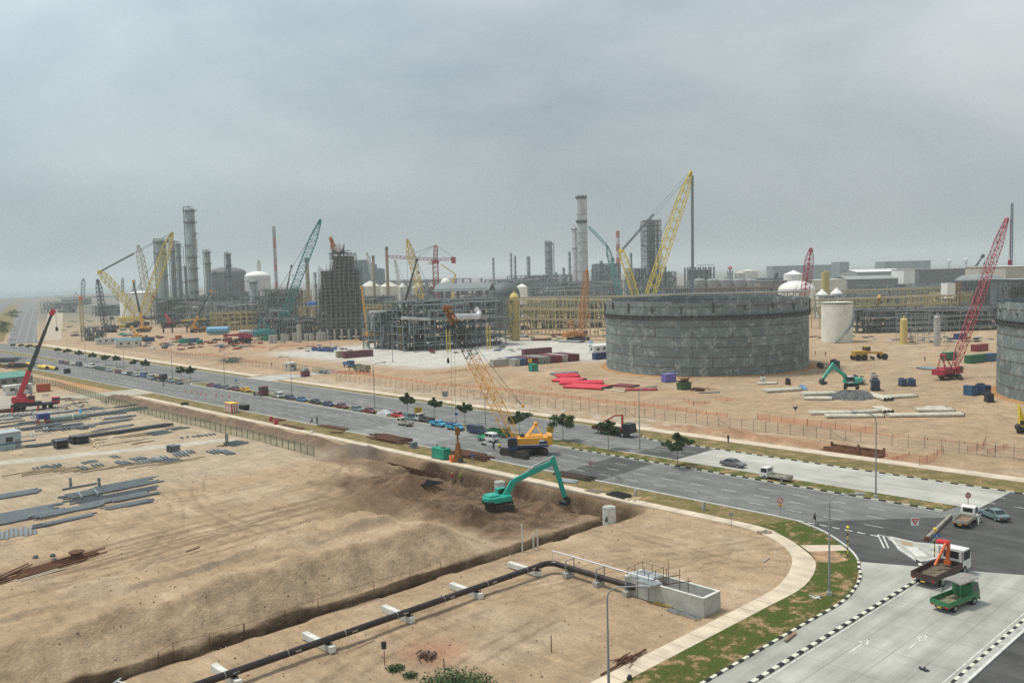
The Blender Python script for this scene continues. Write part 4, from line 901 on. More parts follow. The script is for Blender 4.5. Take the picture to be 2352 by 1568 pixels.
# ================= near ground: basin, pipeline, trench furniture =================
# square concrete basin
t = thing('concrete_basin', 'open rectangular concrete basin on the sand with its brightly lit top put into colour', 'basin', (73.4, 50.4, 0)); Wb, Lb_, Hb, th = 3.0, 10.2, 1.95, .28
mb = MB()
for c_, d_ in (((Wb/2, th/2, Hb/2), (Wb, th, Hb)), ((Wb/2, Lb_-th/2, Hb/2), (Wb, th, Hb)), ((th/2, Lb_/2, Hb/2), (th, Lb_-2*th, Hb)), ((Wb-th/2, Lb_/2, Hb/2), (th, Lb_-2*th, Hb))): mb.box(c_, d_)
mb.build('wall', mat('basin_concrete', (.47, .46, .42), .85, 0, .25, .9, .02, dirt=(.33, .33, .30)), t)
mb = MB(); mb.box((Wb/2, Lb_/2, .25), (Wb-2*th, Lb_-2*th, .1)); mb.build('floor', CONC, t)
mb = MB(); 
for c_, d_ in (((Wb/2, th/2, Hb+.02), (Wb+.02, th+.02, .05)), ((Wb/2, Lb_-th/2, Hb+.02), (Wb+.02, th+.02, .05)), ((th/2, Lb_/2, Hb+.02), (th+.02, Lb_-2*th-.03, .05)), ((Wb-th/2, Lb_/2, Hb+.02), (th+.02, Lb_-2*th-.03, .05))): mb.box(c_, d_)
mb.build('rim', CONCL, t)  # paler strips: brightness of the lit wall tops put into colour
mb = MB(); mb.box((Wb*.45, Lb_-3.2, Hb*.6), (Wb-2*th-.1, .2, Hb*.9)); mb.build('baffle', CONC, t)
t = thing('access_platform', 'grey steel access platform with railings over the end of the basin', 'platform', (73.4, 58.2, 0)); mb = MB()
for x in (0, 1.2, 2.6):
    for y in (-.9, .6, 1.9): mb.bar((x, y, .1 if x == 0 else 1.95), (x, y, 3.0), .045)
for z in (2.95,):
    for y in (-.9, 1.9): mb.bar((0, y, z), (2.6, y, z), .035)
    for x in (0, 2.6): mb.bar((x, -.9, z), (x, 1.9, z), .035)
mb.build('railing', DKSTEEL, t); mb = MB(); mb.box((-.2, -1.1, 2.15), (1.3, 2.4, .12)); mb.box((1.3, .5, 2.1), (2.6, 2.6, .06)); mb.build('deck_plate', PGREY2, t)
mb = MB()
for x, y, z in ((1.1, -2.4, 3.6), (1.4, -3.9, 3.8), (2.4, -1.7, 3.9), (1.9, -4.6, 2.9)): mb.bar((x, y, .3), (x, y, z), .05)
mb.bar((-.1, -1.4, 2.4), (3.2, -2.6, 2.4), .07); mb.bar((.2, -2.6, 2.1), (3.2, -4.1, 2.1), .07); mb.build('scaffold_tube', RUST, t)
# big brown pipeline
PIPEM = mat('pipe_brown', (.032, .019, .018), .28, .25, .25, 1.2, spec=.6)
pc = Q('B3', 735, 500, 1.05); zc = 1.05; PX, PY = pc.x, pc.y
t = thing('pipeline', 'long dark brown steel pipeline bending at a right angle towards the concrete basin', 'pipeline', (PX, PY, zc)); mb = MB()
mb.tube((-62, 0, 0), (-1.2, 0, 0), .33, n=20); mb.build('pipe_run', PIPEM, t, smooth=True)
mb = MB(); pts = [(-1.2+1.2*math.sin(a), -1.2+1.2*math.cos(a), 0) for a in [i*math.pi/16 for i in range(9)]]; mb.path(pts, .335, 20); mb.build('elbow', PIPEM, t, smooth=True)
mb = MB(); mb.tube((0, -1.2, 0), (0, -12.6, -.0), .33, n=20); mb.build('pipe_run', PIPEM, t, smooth=True)
WB = mat('pale_stencil', (.45, .42, .38), .6)
for i in range(9): x = -4-i*6.1; MB().tube((x, 0, 0), (x+.05, 0, 0), .35, n=20).build('weld_collar', WB, t); MB().bar((x+.7, -.335, .05), (x+1.3, -.335, .05), .015, .12).build('pipe_marking', WB, t)
for (r, x, y, x2, y2) in (('B3', 345, 515, 640, 590), ('B2', 1895, 700, 2190, 790), ('B2', 1280, 905, 1580, 1000), ('B2', 575, 1145, 880, 1260), ('B1', 1805, 1435, 2110, 1560)):
    a = Q(r, x, y, .45); b = Q(r, x2, y2, .45); yc = (a.y+b.y)/2; L_ = abs(a.y-b.y)
    t = thing('concrete_sleeper', 'pale concrete sleeper beam crossing under the brown pipeline', 'sleeper', (b.x, yc, 0), 0, 'concrete sleepers under the pipeline')
    mb = MB(); mb.box((0, 0, .30), (.62, L_, .62)); mb.build('beam', CONCL, t, bev=.03)
    mb = MB(); mb.box((0, PY-yc, .64), (.4, .7, .12)); mb.bar((.1, PY-yc-.55, .6), (.1, PY-yc-.55, 1.2), .06); mb.build('saddle', DKSTEEL, t)
for i, y in enumerate((PY-3.0, PY-7.6, PY-11.8)):
    t = thing('pipe_support', 'concrete footing with a steel bracket holding brown pipe and silver handrail', 'pipe support', (PX, y, 0), 0, 'pipe supports between the bend and the basin')
    mb = MB(); mb.box((-.1, 0, .3), (1.4, .7, .6)); mb.build('footing', CONC, t, bev=.03)
    mb = MB(); mb.box((0, 0, .66), (.7, .3, .12)); mb.bar((-.5, 0, .6), (-.5, 0, 2.0), .09); mb.bar((-.5, 0, 1.95), (.95, 0, 1.95), .09); mb.bar((.9, 0, .6), (.9, 0, 2.0), .09); mb.build('bracket', STEEL, t)
a = Vector((PX+.9, PY+.4, 2.1)); t = thing('silver_pipe', 'thin shiny silver pipe running on brackets above the brown pipe', 'pipe', a); mb = MB(); mb.tube((0, 0, 0), (0, -15.6, 0), .085, n=10); mb.tube((0, -15.6, 0), (0, -16.2, -.9), .085, n=10); mb.tube((0, 0, 0), (0, 0, -1.5), .05, n=8); mb.build('tube', mat('bright_metal', (.75, .75, .75), .3, .4, .08), t, smooth=True)
t = thing('scrap_bundle', 'yellow and brown timber and tubes lying along the basin wall', 'timber', Q('B3', 1900, 930)); mb = MB(); mb.bar((-.2, 3.4, .12), (-.1, 1.2, .12), .22); mb.build('yellow_timber', mat('yellow_board', (.45, .33, .10), .8, 0, .3), t); mb = MB()
mb.bar((.3, .9, .25), (.3, -2.2, .25), .14); mb.build('rusty_bar', RUST, t); mb = MB()
for i in range(3): mb.bar((-.5-.25*i, 1.2, .08), (-.4-.25*i, -2.7, .08), .1)
mb.build('grey_tube', STEEL, t)
def stake(label, r, x, y, y2, w=.09, m=RUST, sign=None, name='stake', cat='stake', group=None):
    p = QG(r, x, y); h = ZT(p, r, y2)-p.z; t = thing(name, label, cat, p, YAW, group); mb = MB(); mb.bar((0, 0, -.2), (0, 0, h), w); mb.build('post', m, t)
    if sign: mb = MB(); mb.box((-.05, 0, h-.28), (.04, sign[0], sign[1])); mb.build('sign_board', sign[2], t)
    return t
stake('thin dark stake standing in the sand between pipeline and lamp post', 'B3', 748, 1295, 1145); stake('small dark sign on a leaning stake beside reddish clay', 'B2', 1335, 1410, 1205, .06, RUST, (.45, .7, DKSTEEL), 'sign_post', 'sign'); stake('short crooked stake just above the green bush at the bottom edge', 'B2', 1860, 1475, 1350, .09)
for x, y, y2 in ((492, 412, 170), (590, 395, 250), (627, 380, 215)): stake('pale round pole standing upright in the trench', 'B3', x, y, y2, .2, CONCL, None, 'trench_pole', 'pole', 'pale poles in the trench')
def chamber(label, r, x, y, y2, w, z=0.0):
    p = Q(r, x, y, z); h = ZT(p, r, y2)-z; t = thing('manhole_chamber', label, 'chamber', p, .1); mb = MB(); oc = [(w/2*math.cos(math.pi/8+i*math.pi/4)*1.08, w/2*math.sin(math.pi/8+i*math.pi/4)*1.08) for i in range(8)]; mb.prism(oc, -.3, h-.25); mb.build('shaft', CONCL, t)
    mb = MB(); mb.prism([(a*1.03, b*1.03) for a, b in oc], h-.245, h-.12); mb.build('cover_slab', CONC, t); mb = MB(); mb.lathe([(w*.34, h-.12), (w*.34, h+.02), (w*.26, h+.02), (w*.26, h-.1)], n=16); mb.build('ring', CONCL, t)
    mb = MB(); rr = random.Random(3)
    for i in range(3): mb.bar((-w*.46-.03, -w*.2+i*.22, h*.12), (-w*.5, -w*.1+i*.12, h*(.5-.12*i)), .12)
    mb.build('tar_stain', BLACK, t); return t
chamber('octagonal concrete chamber at the trench bend right of the green digger', 'B3', 1258, 150, 5, 1.75, -.3); chamber('octagonal concrete chamber standing behind the green digger cab', 'M3', 292, 1400, 1300, 1.7, -1.2)
# trench walkway rail
t = thing('trench_rail', 'low rusty rope rail following the near lip of the dark trench', 'railing', (0, 0, 0)); mb = MB(); pr = None
for r, x, y in (('B1', 1400, 1370), ('B1', 1530, 1290), ('B1', 1850, 1210), ('B1', 2150, 1115), ('B2', 100, 1115), ('B2', 455, 1000), ('B2', 748, 890), ('B2', 1240, 735), ('B2', 1560, 655), ('B2', 1830, 560)):
    p = Q(r, x, y, .1); mb.bar(p-Vector((0, 0, .4)), p+Vector((0, 0, .85)), .05)
    if pr: mb.bar(pr+Vector((0, 0, .85)), p+Vector((0, 0, .85)), .03)
    pr = p
mb.build('rail', RUST, t)
# folded sheet piling in the pit
t = thing('sheet_piling', 'rusty corrugated sheet piling retaining soil along the pit edge', 'retaining wall', (0, 0, 0)); mb = MB(); a = Q('M2', 1360, 1150, 0); b = Q('M2', 1810, 1262, 0); n = 26; d = (b-a)/n
nn = Vector((-d.y, d.x, 0)).normalized()*.35
for i in range(n):
    p = a+d*i+nn*(1 if (i//1) % 2 else 0); q = a+d*(i+1)+nn*(0 if (i//1) % 2 else 1); mb._add([p+Vector((0, 0, -2.4)), q+Vector((0, 0, -2.4)), q+Vector((0, 0, .35)), p+Vector((0, 0, .35)), p+Vector((0, .06, -2.4)), q+Vector((0, .06, -2.4)), q+Vector((0, .06, .35)), p+Vector((0, .06, .35))], ((0, 1, 2, 3), (7, 6, 5, 4), (3, 2, 6, 7)))
mb.build('sheet', RUST, t)
t = thing('trench_box', 'rusty steel trench box open in the reddish ground beyond the main road', 'trench box', (0, 0, 0)); mb = MB()
for x0, x1, y0, y1 in ((161.1, 161.25, 70.6, 81), (157.9, 158.05, 70.6, 81)): mb.box(((x0+x1)/2, (y0+y1)/2, -.6), (x1-x0, y1-y0, 2.6))
for y in (70.9, 75.5, 80.6): mb.box((159.6, y, -.2), (3.0, .25, .3))
for y in (70.7, 75.6, 80.9): mb.bar((161.05, y, -1.8), (161.05, y, 1.1), .35)
mb.build('panel', mat('trench_box_rust', (.22, .10, .055), .85, 0, .4, .9), t)
# lattice heap of small clutter in the foreground
def heap(label, p, r, m, n=18, name='scrap_heap', L=1.0, w=.1, cat='scrap', seed=1, flat=.35, rz=None):
    rr = random.Random(seed); t = thing(name, label, cat, p); mb = MB()
    for i in range(n):
        a = rr.uniform(0, 6.3) if rz is None else rz+rr.uniform(-.2, .2); c = Vector((rr.gauss(0, r*.45), rr.gauss(0, r*.45), rr.uniform(.05, r*flat))); d = Vector((math.cos(a), math.sin(a), rr.uniform(-.15, .15)))*L*rr.uniform(.5, 1)*.5; mb.bar(c-d, c+d, w*rr.uniform(.7, 1.3))
    mb.build('scrap', m, t); return t
heap('heap of broken brown timber left on the sand near the green bush', Q('B2', 1710, 1330), .8, mat('old_timber', (.12, .075, .055), .9, 0, .35, 3), 26, L=1.1, w=.13)
heap('pile of rusty rods and rubble beside the footpath near the lamp post', Q('B3', 1400, 1370), .9, RUST, 24, L=2.2, w=.07, rz=.1, seed=4); t = thing('steel_bar', 'long rusty steel beam lying from the rubble towards the lamp post', 'beam', Q('B3', 1400, 1385), .05); MB().bar((-3.6, 0, .12), (3.2, 0, .16), .14).build('bar', RUST, t)
heap('white and orange litter dropped on the green verge by the lamp post', Q('B4', 520, 820, .1), .5, CONCL, 10, 'litter', .6, .1, 'litter', 5, .2); heap('scattered planks on the footpath where it meets the verge', Q('B4', 70, 240, .1), .7, mat('bleached_wood', (.33, .27, .20), .9, 0, .3), 12, 'plank_heap', 1.4, .12, 'planks', 6, .15)
heap('grey dust pan shaped debris lying on the side road concrete', Q('B4', 1465, 1450), .35, DKSTEEL, 8, 'road_debris', .8, .1, 'debris', 7, .2); t = thing('dark_bag', 'small dark bag dropped on the footpath at the bottom edge', 'bag', Q('B3', 1435, 1530, .1)); MB().box((0, 0, .2), (.7, .45, .35), .4, .6).build('bag_body', BLACK, t, bev=.12)
t = thing('timber_plank', 'brown plank resting on the kerb of the side road', 'plank', Q('B4', 290, 1160, .12), .12); MB().box((0, 0, .05), (2.4, .3, .1)).build('board', mat('brown_plank', (.28, .17, .11), .85, 0, .3), t)
for lb, r, x, y, L_, rz, m, w in (('bent pale pipe leaning down the sand slope', 'B1', 735, 1345, 3.6, 1.25, CONC, .2), ('grey plank lying across the sand slope', 'B1', 975, 1170, 2.2, .62, STEEL, .22), ('short pale batten on the sand slope', 'B1', 1055, 1215, 1.1, -1.2, CONCL, .14), ('weathered plank lying on the sand inside the footpath bend', 'B4', 80, 485, 1.9, .15, CONC, .16), ('slim bar lying on the sand below the pipeline', 'B2', 1120, 1250, 3.6, .1, RUST, .06), ('short brown board on top of the embankment', 'B1', 1700, 395, 2.2, .25, RUST, .18)):
    p = QG(r, x, y); t = thing('loose_board', lb, 'board', p+Vector((0, 0, .1)), rz); MB().box((0, 0, 0), (L_, w, w*.5)).build('board', m, t)
t = thing('square_crate', 'small pale box with a dark inside painted on its top at the bottom left corner', 'crate', QG('B1', 390, 1550), .2); mb = MB(); mb.box((0, 0, .25), (1.4, 1.0, .5)); mb.build('shell', CONCL, t); mb = MB(); mb.box((0, 0, .51), (1.0, .6, .03)); mb.build('painted_opening', BLACK, t)  # solid box; black plate paints the shade inside an open top
p = QG('B1', 690, 1500); t = thing('board_stack', 'flat broken slab of boards lying low on the sand slope', 'slab', p, .3); mb = MB(); mb.box((0, 0, .1), (1.6, .9, .08)); mb.box((.4, -.7, .1), (.9, .5, .08), .5); mb.build('slab', CONC, t)
# clods and stones on the sand
rr = random.Random(77); ms = MB(); q = []
while len(q) < 5200:
    x = rr.uniform(22, 103); y = rr.uniform(50, 165)
    if rr.random() < .35: x = rr.uniform(80, 103); y = rr.uniform(84, 150)
    if x*.7+y*.75 > 60+rr.random()*150: continue
    q.append((x, y))
hq = height(np.array([a for a, b in q]), np.array([b for a, b in q]))
for (x, y), z in zip(q, hq):
    s_ = .04+.09*rr.random()**5; ms.m = rr.choice((0, 0, 1)); ms.box((x, y, z+s_*.4), (s_*2, s_*1.4, s_*1.2), rr.uniform(0, 3), .5)
tag(ms.build('gravel', [mat('clod_brown', (.27, .19, .125), .95, 0, .3, 5), mat('clod_pale', (.55, .46, .34), .95, 0, .2, 5)]), 'small stones and clods scattered over the sand', 'stones', kind='stuff')
# bush at the bottom edge
for lb, r, x, y, R0, n_ in (('large green bush cut off by the bottom edge of the picture', 'B2', 1950, 1640, 2.9, 5200), ('small low shrub on the sand left of the big bush', 'B2', 1430, 1440, .7, 420), ('tiny weed clump between the shrub and the bottom edge', 'B2', 1560, 1500, .6, 260)):
    p = Q(r, x, y); t = thing('bush', lb, 'bush', p); rr = random.Random(n_); mb = MB()
    for i in range(n_):
        u = Vector((rr.gauss(0, 1), rr.gauss(0, 1), abs(rr.gauss(0, .6)))).normalized()*R0*rr.random()**.35*(1+.35*math.sin(5*rr.random()*6)); u.z *= .42; s_ = rr.uniform(.06, .17)
        a = Vector((rr.gauss(0, 1), rr.gauss(0, 1), rr.gauss(0, .7))).normalized()*s_; b = Vector((rr.gauss(0, 1), rr.gauss(0, 1), rr.gauss(0, .7))).normalized()*s_*.6; mb.m = rr.choice((0, 1, 1, 2)); mb.quad(u-a, u-b, u+a, u+b)
    mb.build('foliage', LEAF, t); mb = MB()
    for i in range(7): a = i*.9; mb.tube((0, 0, 0), (R0*.5*math.cos(a), R0*.5*math.sin(a), R0*.3), .03, .01, 5)
    mb.build('stem', BARK, t)
# ================= rows of steel in the left yard =================
BEAMP = {}
def beam_piece(kind):
    if kind in BEAMP: return BEAMP[kind]
    mb = MB()
    if kind == 'i':
        mb.box((0, 0, .02), (1, .3, .04)); mb.box((0, 0, .16), (1, .05, .26)); mb.box((0, 0, .30), (1, .3, .04))
    elif kind == 'tray': mb.box((0, -.2, .1), (1, .04, .2)); mb.box((0, .2, .1), (1, .04, .2)); mb.box((0, 0, .02), (1, .4, .03))
    elif kind == 'plank': mb.box((0, 0, .06), (1, .22, .12))
    elif kind == 'pipe': mb.tube((-.5, 0, .16), (.5, 0, .16), .16, n=10)
    BEAMP[kind] = mb; me = None; return mb
BM = {}
def pile(label, r, x, y, L_, n, layers, rz, kind='i', m=None, sp=.36, group=None, lift=0, jit=.3, name=None, z=None, cat=None):
    m = m or STEEL; p = QG(r, x, y); rr = random.Random(int(x*3+y)); key = (kind, m.name)
    nm = name or {'i': 'steel_girder', 'tray': 'steel_channel', 'plank': 'timber_baulk', 'pipe': 'steel_pipe'}[kind]; hh = {'i': .33, 'tray': .21, 'plank': .14, 'pipe': .32}[kind]
    for k in range(layers):
        for j in range(n-k if kind == 'pipe' else n):
            if key in BM: o = BM[key].copy(); col.objects.link(o)
            else: o = beam_piece(kind).build(nm, m); BM[key] = o
            o.name = nm
            off = rot2(rr.uniform(-jit, jit)*3*min(1, L_/9), (j-(n-1)/2+(k*.5 if kind == 'pipe' else 0))*sp*1.4, rz+(0))
            o.location = (p.x+off[0], p.y+off[1], p.z+.03+k*hh+lift); o.rotation_euler = (0, 0, rz+rr.uniform(-.012, .012)); o.scale = (L_*rr.uniform(.8, 1.08), 1, 1)
            tag(o, label, cat or {'i': 'beam', 'tray': 'channel', 'plank': 'timber', 'pipe': 'pipe'}[kind], group or label)
H2 = math.pi/2
GALV = mat('galvanised_dull', (.235, .265, .285), .55, .3, .25, 2.0)
RUSTP = mat('rust_pile', (.16, .065, .032), .8, 0, .4, 2)
TIMB = mat('fresh_timber', (.62, .48, .27), .8, 0, .15, 2)
pile('grey steel beam in the broad stack at the left edge above the rusty scrap', 'B1', 130, 110, 13.5, 12, 1, .02, 'i', GALV, .42)
pile('grey steel beam in the stack reaching right from the left edge stack', 'B1', 590, 60, 10, 5, 1, .04, 'i', GALV, .4)
pile('thin grey beam in the separate low row in front of the stacks', 'B1', 590, 140, 8.5, 3, 1, .05, 'i', GALV, .4)
pile('short grey box section in the corner stack below the broad stack', 'B1', 140, 245, 5.5, 9, 1, 1.35, 'tray', GALV, .42)
pile('long grey beam in the widest stack in the middle of the sand yard', 'M1', 1110, 1345, 11.5, 8, 1, .05, 'i', GALV, .5)
pile('grey channel in the lower half of the widest stack', 'M1', 1180, 1400, 9.5, 4, 1, .03, 'tray', GALV, .45)
pile('grey beam in the short stack just below the widest stack', 'M1', 1150, 1450, 8.2, 5, 1, .04, 'i', GALV, .42)
pile('grey beam in the nearest short stack of the middle column', 'M1', 1150, 1515, 8, 4, 1, .04, 'i', GALV, .42)
pile('crossed grey beam in the jumbled stack left of the widest stack', 'M1', 760, 1420, 7.0, 6, 1, .05, 'i', GALV, .5); pile('crossed grey beam in the jumbled stack left of the widest stack', 'M1', 790, 1470, 6, 5, 1, 0.0, 'tray', GALV, .6, 'crossed grey beam in the jumbled stack left of the widest stack'); pile('upright laid grey bar across the jumbled stack', 'M1', 780, 1440, 5, 2, 1, 1.4, 'i', GALV, 1.8, lift=.35)
pile('grey beam in the long thin row below the jumbled stack', 'M1', 880, 1500, 5.2, 4, 1, .05, 'i', GALV, .4); pile('grey beam at the left edge beside the shallow tyre tracks', 'M1', 110, 1432, 9.5, 6, 1, .03, 'i', GALV, .42)
pile('single slim beam between two short upright frames', 'M1', 740, 1350, 7, 1, 1, .03, 'i', GALV)
for x in (625, 877): t = thing('upright_frame', 'short upright steel frame standing at the end of the slim beam', 'frame', QG('M1', x, 1362), 0, 'short upright frames'); MB().box((0, 0, .9), (.45, .2, 1.8)).build('post', GALV, t)
rowL = [(330, 1190, 1.7, 'i', 3), (400, 1175, 2.2, 'i', 2), (465, 1180, 2.4, 'tray', 3), (510, 1165, 2.6, 'i', 2), (735, 1190, 4.4, 'i', 2), (790, 1135, 2.4, 'tray', 4), (860, 1165, 3.2, 'i', 3), (1010, 1090, 3.5, 'tray', 2), (1085, 1145, 4.6, 'i', 3), (1220, 1110, 3.0, 'i', 4), (1290, 1130, 3.6, 'tray', 6), (1370, 1120, 4.2, 'i', 3), (1430, 1110, 4.4, 'i', 4), (1500, 1125, 4.0, 'tray', 5)]
for i, (x, y, L_, k, n) in enumerate(rowL): pile('short grey steel piece laid crosswise in the row of small bundles', 'M1', x, y, L_, n, 1, H2+random.uniform(-.15, .2), k, GALV, .5, 'row of small grey bundles across the yard')
pile('grey beam in the low stack right of the small bundles', 'M1', 1590, 1070, 5, 4, 1, H2-.15, 'i', GALV, .5); pile('grey beam in the low stack right of the small bundles', 'M1', 1670, 1050, 4.5, 3, 1, H2-.15, 'i', GALV, .5, 'grey beam in the low stack right of the small bundles'); pile('upright cluster of grey pieces at the head of the low stack', 'M1', 1530, 1040, 2.0, 5, 4, .1, 'i', GALV, .35); pile('grey beam of the diagonal pair near the green fence', 'M1', 1900, 1045, 4.4, 4, 1, H2, 'i', GALV, .55); pile('long grey beam pointing at the green fence', 'M1', 1990, 1050, 6.4, 3, 1, H2-.06, 'i', GALV, .45)
pile('flat grey panel section stacked beside the green fence', 'M1', 2080, 975, 3.6, 6, 2, .1, 'tray', GALV, .45); pile('flat slim bar beside the stack of grey panel sections', 'M1', 1990, 990, 3, 2, 1, .1, 'plank', RUST, .8)
for x in (1995, 2010): t = thing('upright_frame', 'tall narrow steel frame standing beside the stacked grey panels', 'frame', QG('M1', x, 985), 0, 'tall frames by the grey panels'); MB().box((0, 0, 1.2), (.3, .12, 2.4)).build('post', GALV, t)
tim = mat('dunnage', (.30, .22, .12), .9, 0, .3, 3)
for i in range(16): pile('long thin timber lying on the sand under the row of small bundles', 'M1', 250+i*95+random.uniform(-20, 20), 1235-i*7.5+random.uniform(-14, 14), random.uniform(5, 10), 1, 1, .03, 'plank', tim, .5, 'long thin timbers in the yard')
for i in range(14): pile('long thin timber lying on the sand beyond the gravel track', 'M1', 960+random.uniform(-250, 330), 925+random.uniform(-50, 60), random.uniform(5, 11), 1, 1, .03, 'plank', tim, .5, 'long thin timbers beyond the gravel track')
DG = mat('dark_galvanised', (.12, .135, .15), .6, .3, .25, 2)
pile('dark grey beam in the long row beyond the gravel track', 'M1', 1240, 850, 15, 3, 2, .07, 'i', DG, .5); pile('dark grey beam in the middle of the long row', 'M1', 900, 900, 10, 3, 2, .07, 'i', DG, .5); pile('dark grey beam at the near end of the long row', 'M1', 590, 945, 7, 3, 2, .05, 'i', DG, .5); pile('dark grey beam in the low pile left of the boxes', 'M1', 400, 985, 9, 4, 1, -.2, 'i', DG, .5)
for x, y in ((680, 950), (725, 950), (540, 990)): t = thing('steel_box_frame', 'dark grey open steel box beside the bright yellow timbers', 'box', QG('M1', x, y+20), 0, 'dark steel boxes beside the timbers'); mb = MB(); [mb.box((0, 0, z), (2.6, 2.0, .1)) for z in (.1, .9, 1.75)]; [mb.box((a, b, .9), (.15, .15, 1.7)) for a in (-1.2, 1.2) for b in (-.9, .9)]; mb.build('frame', DG, t); MB().box((0, 0, .9), (2.2, 1.6, 1.4)).build('cable_drum', BLACK, t)
for x, y, rz in ((760, 905, 1.1), (800, 960, 1.4), (845, 955, 1.5), (830, 985, 1.2), (860, 1000, 1.15), (785, 925, 1.0), (790, 975, .2), (850, 970, .2), (815, 940, 1.3)): pile('fresh pale yellow timber in the criss-crossed pile beside the dark boxes', 'M1', x, y, 4.2, 1, 1, rz, 'plank', TIMB, .4, 'criss-crossed fresh timbers')
for i in range(5): pile('pale timber slat in the small pallet pile at the left edge of the yard', 'M1', 100+i*22, 1065-i*2, 3.2, 1, 1, 1.45, 'plank', TIMB, .4, 'pallet timbers at the left edge')
pile('grey beam in the broad fan of channels below the blue box', 'M1', 250, 800, 11, 3, 1, .03, 'tray', GALV, .7); pile('grey beam in the long row nearest the green pipe', 'M1', 330, 840, 11, 3, 2, .06, 'i', GALV, .5)
for i in range(7): pile('short grey bundle in the cluttered row in front of the green pipe', 'M1', 350+i*75, 860-i*6+10*(i % 2), 2.4+.5*(i % 3), 3, 1+i % 2, H2+.1*(i % 3), 'i', GALV, .55, 'cluttered row of short grey bundles')
pile('pale slat in the louvre-like stack beside the clutter row', 'M1', 725, 830, 3.6, 5, 1, H2-.35, 'tray', STEEL, .7); pile('pale slat in the flat stack behind the louvre-like stack', 'M1', 870, 795, 2.6, 8, 1, H2-.2, 'tray', STEEL, .65)
pile('grey beam in the long high row near the fence', 'M1', 1060, 690, 15, 4, 2, .07, 'tray', GALV, .6); pile('grey beam in the second long row near the fence', 'M1', 900, 720, 12, 3, 2, .06, 'i', GALV, .6); pile('pale ladder-like rung in the flat steel grid', 'M1', 880, 745, 3.4, 9, 1, H2-.3, 'tray', STEEL, .9); pile('grey beam below the flat steel grid', 'M1', 1030, 775, 8, 4, 1, .06, 'i', GALV, .5); pile('long flat grey beam alone on the sand', 'M1', 990, 840, 10, 4, 1, .1, 'plank', GALV, .4); pile('grey piece in the scattered line beyond the dark row', 'M1', 1400, 880, 5, 5, 1, .08, 'tray', GALV, .8); pile('grey piece in the scattered line beyond the dark row', 'M1', 1570, 840, 4, 3, 1, .08, 'tray', GALV, .9, 'grey piece in the scattered line beyond the dark row'); pile('small grey piece beside the scattered line', 'M1', 1680, 915, 1.6, 4, 1, H2, 'i', GALV, .9); pile('small grey piece in the short line near the fence', 'M1', 1800, 905, 1.8, 6, 1, H2, 'i', GALV, .7)
rr = random.Random(17)
for i in range(52):
    x = rr.uniform(0, 1150); y = 700+rr.choice((0, 28, 60, 95, 130, 175))-(x-500)*.085+rr.uniform(-8, 8); pile('grey length of steel in the crowded rows at the back of the yard', 'M1', x, y, rr.uniform(3, 9), rr.choice((1, 2, 3)), 1, rr.choice((.05, .07, .05, H2-.2)), rr.choice(('i', 'tray', 'i', 'plank')), rr.choice((GALV, STEEL, DG, GALV, CONC)), .45, 'crowded rows of steel at the back of the yard')
# crane mats, pipes and clutter around the red mobile crane
rr = random.Random(8)
for i in range(60):
    x = rr.uniform(380, 940); y = 560+(x-400)*.11+rr.uniform(-25, 95); pile('pale slab or channel scattered beside the red mobile crane', 'M1', x, y, rr.uniform(1.6, 5), 1, 1, rr.choice((0, H2, H2-.3))+rr.uniform(-.1, .1), rr.choice(('tray', 'plank', 'i')), rr.choice((STEEL, CONC, GALV, CONC, RUSTP)), .5, 'scattered slabs and channels by the red crane')
pile('silver pipe in the fan of pipes left of the red crane', 'M1', 150, 715, 4.2, 7, 1, H2-.45, 'pipe', PGREY2, .8); pile('rusty bar in the dark red heap at the left edge', 'M1', 60, 690, 7, 6, 2, .15, 'i', RUSTP, .5)
p = QG('M1', 590, 770); t = thing('steel_vessel', 'long pale green rounded steel tube lying in the yard', 'vessel', p, .06); mb = MB(); mb.tube((-5.2, 0, .8), (4.6, 0, .8), .8, n=16); mb.tube((4.6, 0, .8), (5.3, 0, .8), .8, .45, 16); mb.build('shell', mat('pale_green_steel', (.26, .33, .29), .5, .1, .2), t, smooth=True); mb = MB(); mb.lathe([(.82, 0), (.82, .25)], n=16); o = mb.build('flange', WHITE, t); o.location = (1.2, 0, .8); o.rotation_euler = (0, H2, 0)
p = QG('M1', 715, 745); t = thing('gas_bottle_rack', 'small bright blue upright cylinder at the end of the green tube', 'gas bottle', p); MB().lathe([(.35, 0), (.35, 2.0), (.12, 2.3), (.12, 2.6)], n=12).build('cylinder', mat('sky_blue_paint', (.10, .42, .65), .4), t, smooth=True)
p = QG('M1', 385, 800); t = thing('welding_cabin', 'navy blue box on a dark red frame in the steel yard', 'cabin', p); MB().box((0, 0, 2.1), (2.8, 1.9, 1.3)).build('housing', mat('navy_box', (.03, .05, .22), .5, 0, .2), t, bev=.05); mb = MB(); [mb.bar((a, b, 0), (a, b, 1.5), .18) for a in (-1.2, 1.2) for b in (-.8, .8)]; mb.box((0.8, 0, .9), (1.0, .9, 1.1)); mb.build('stand', REDP, t)
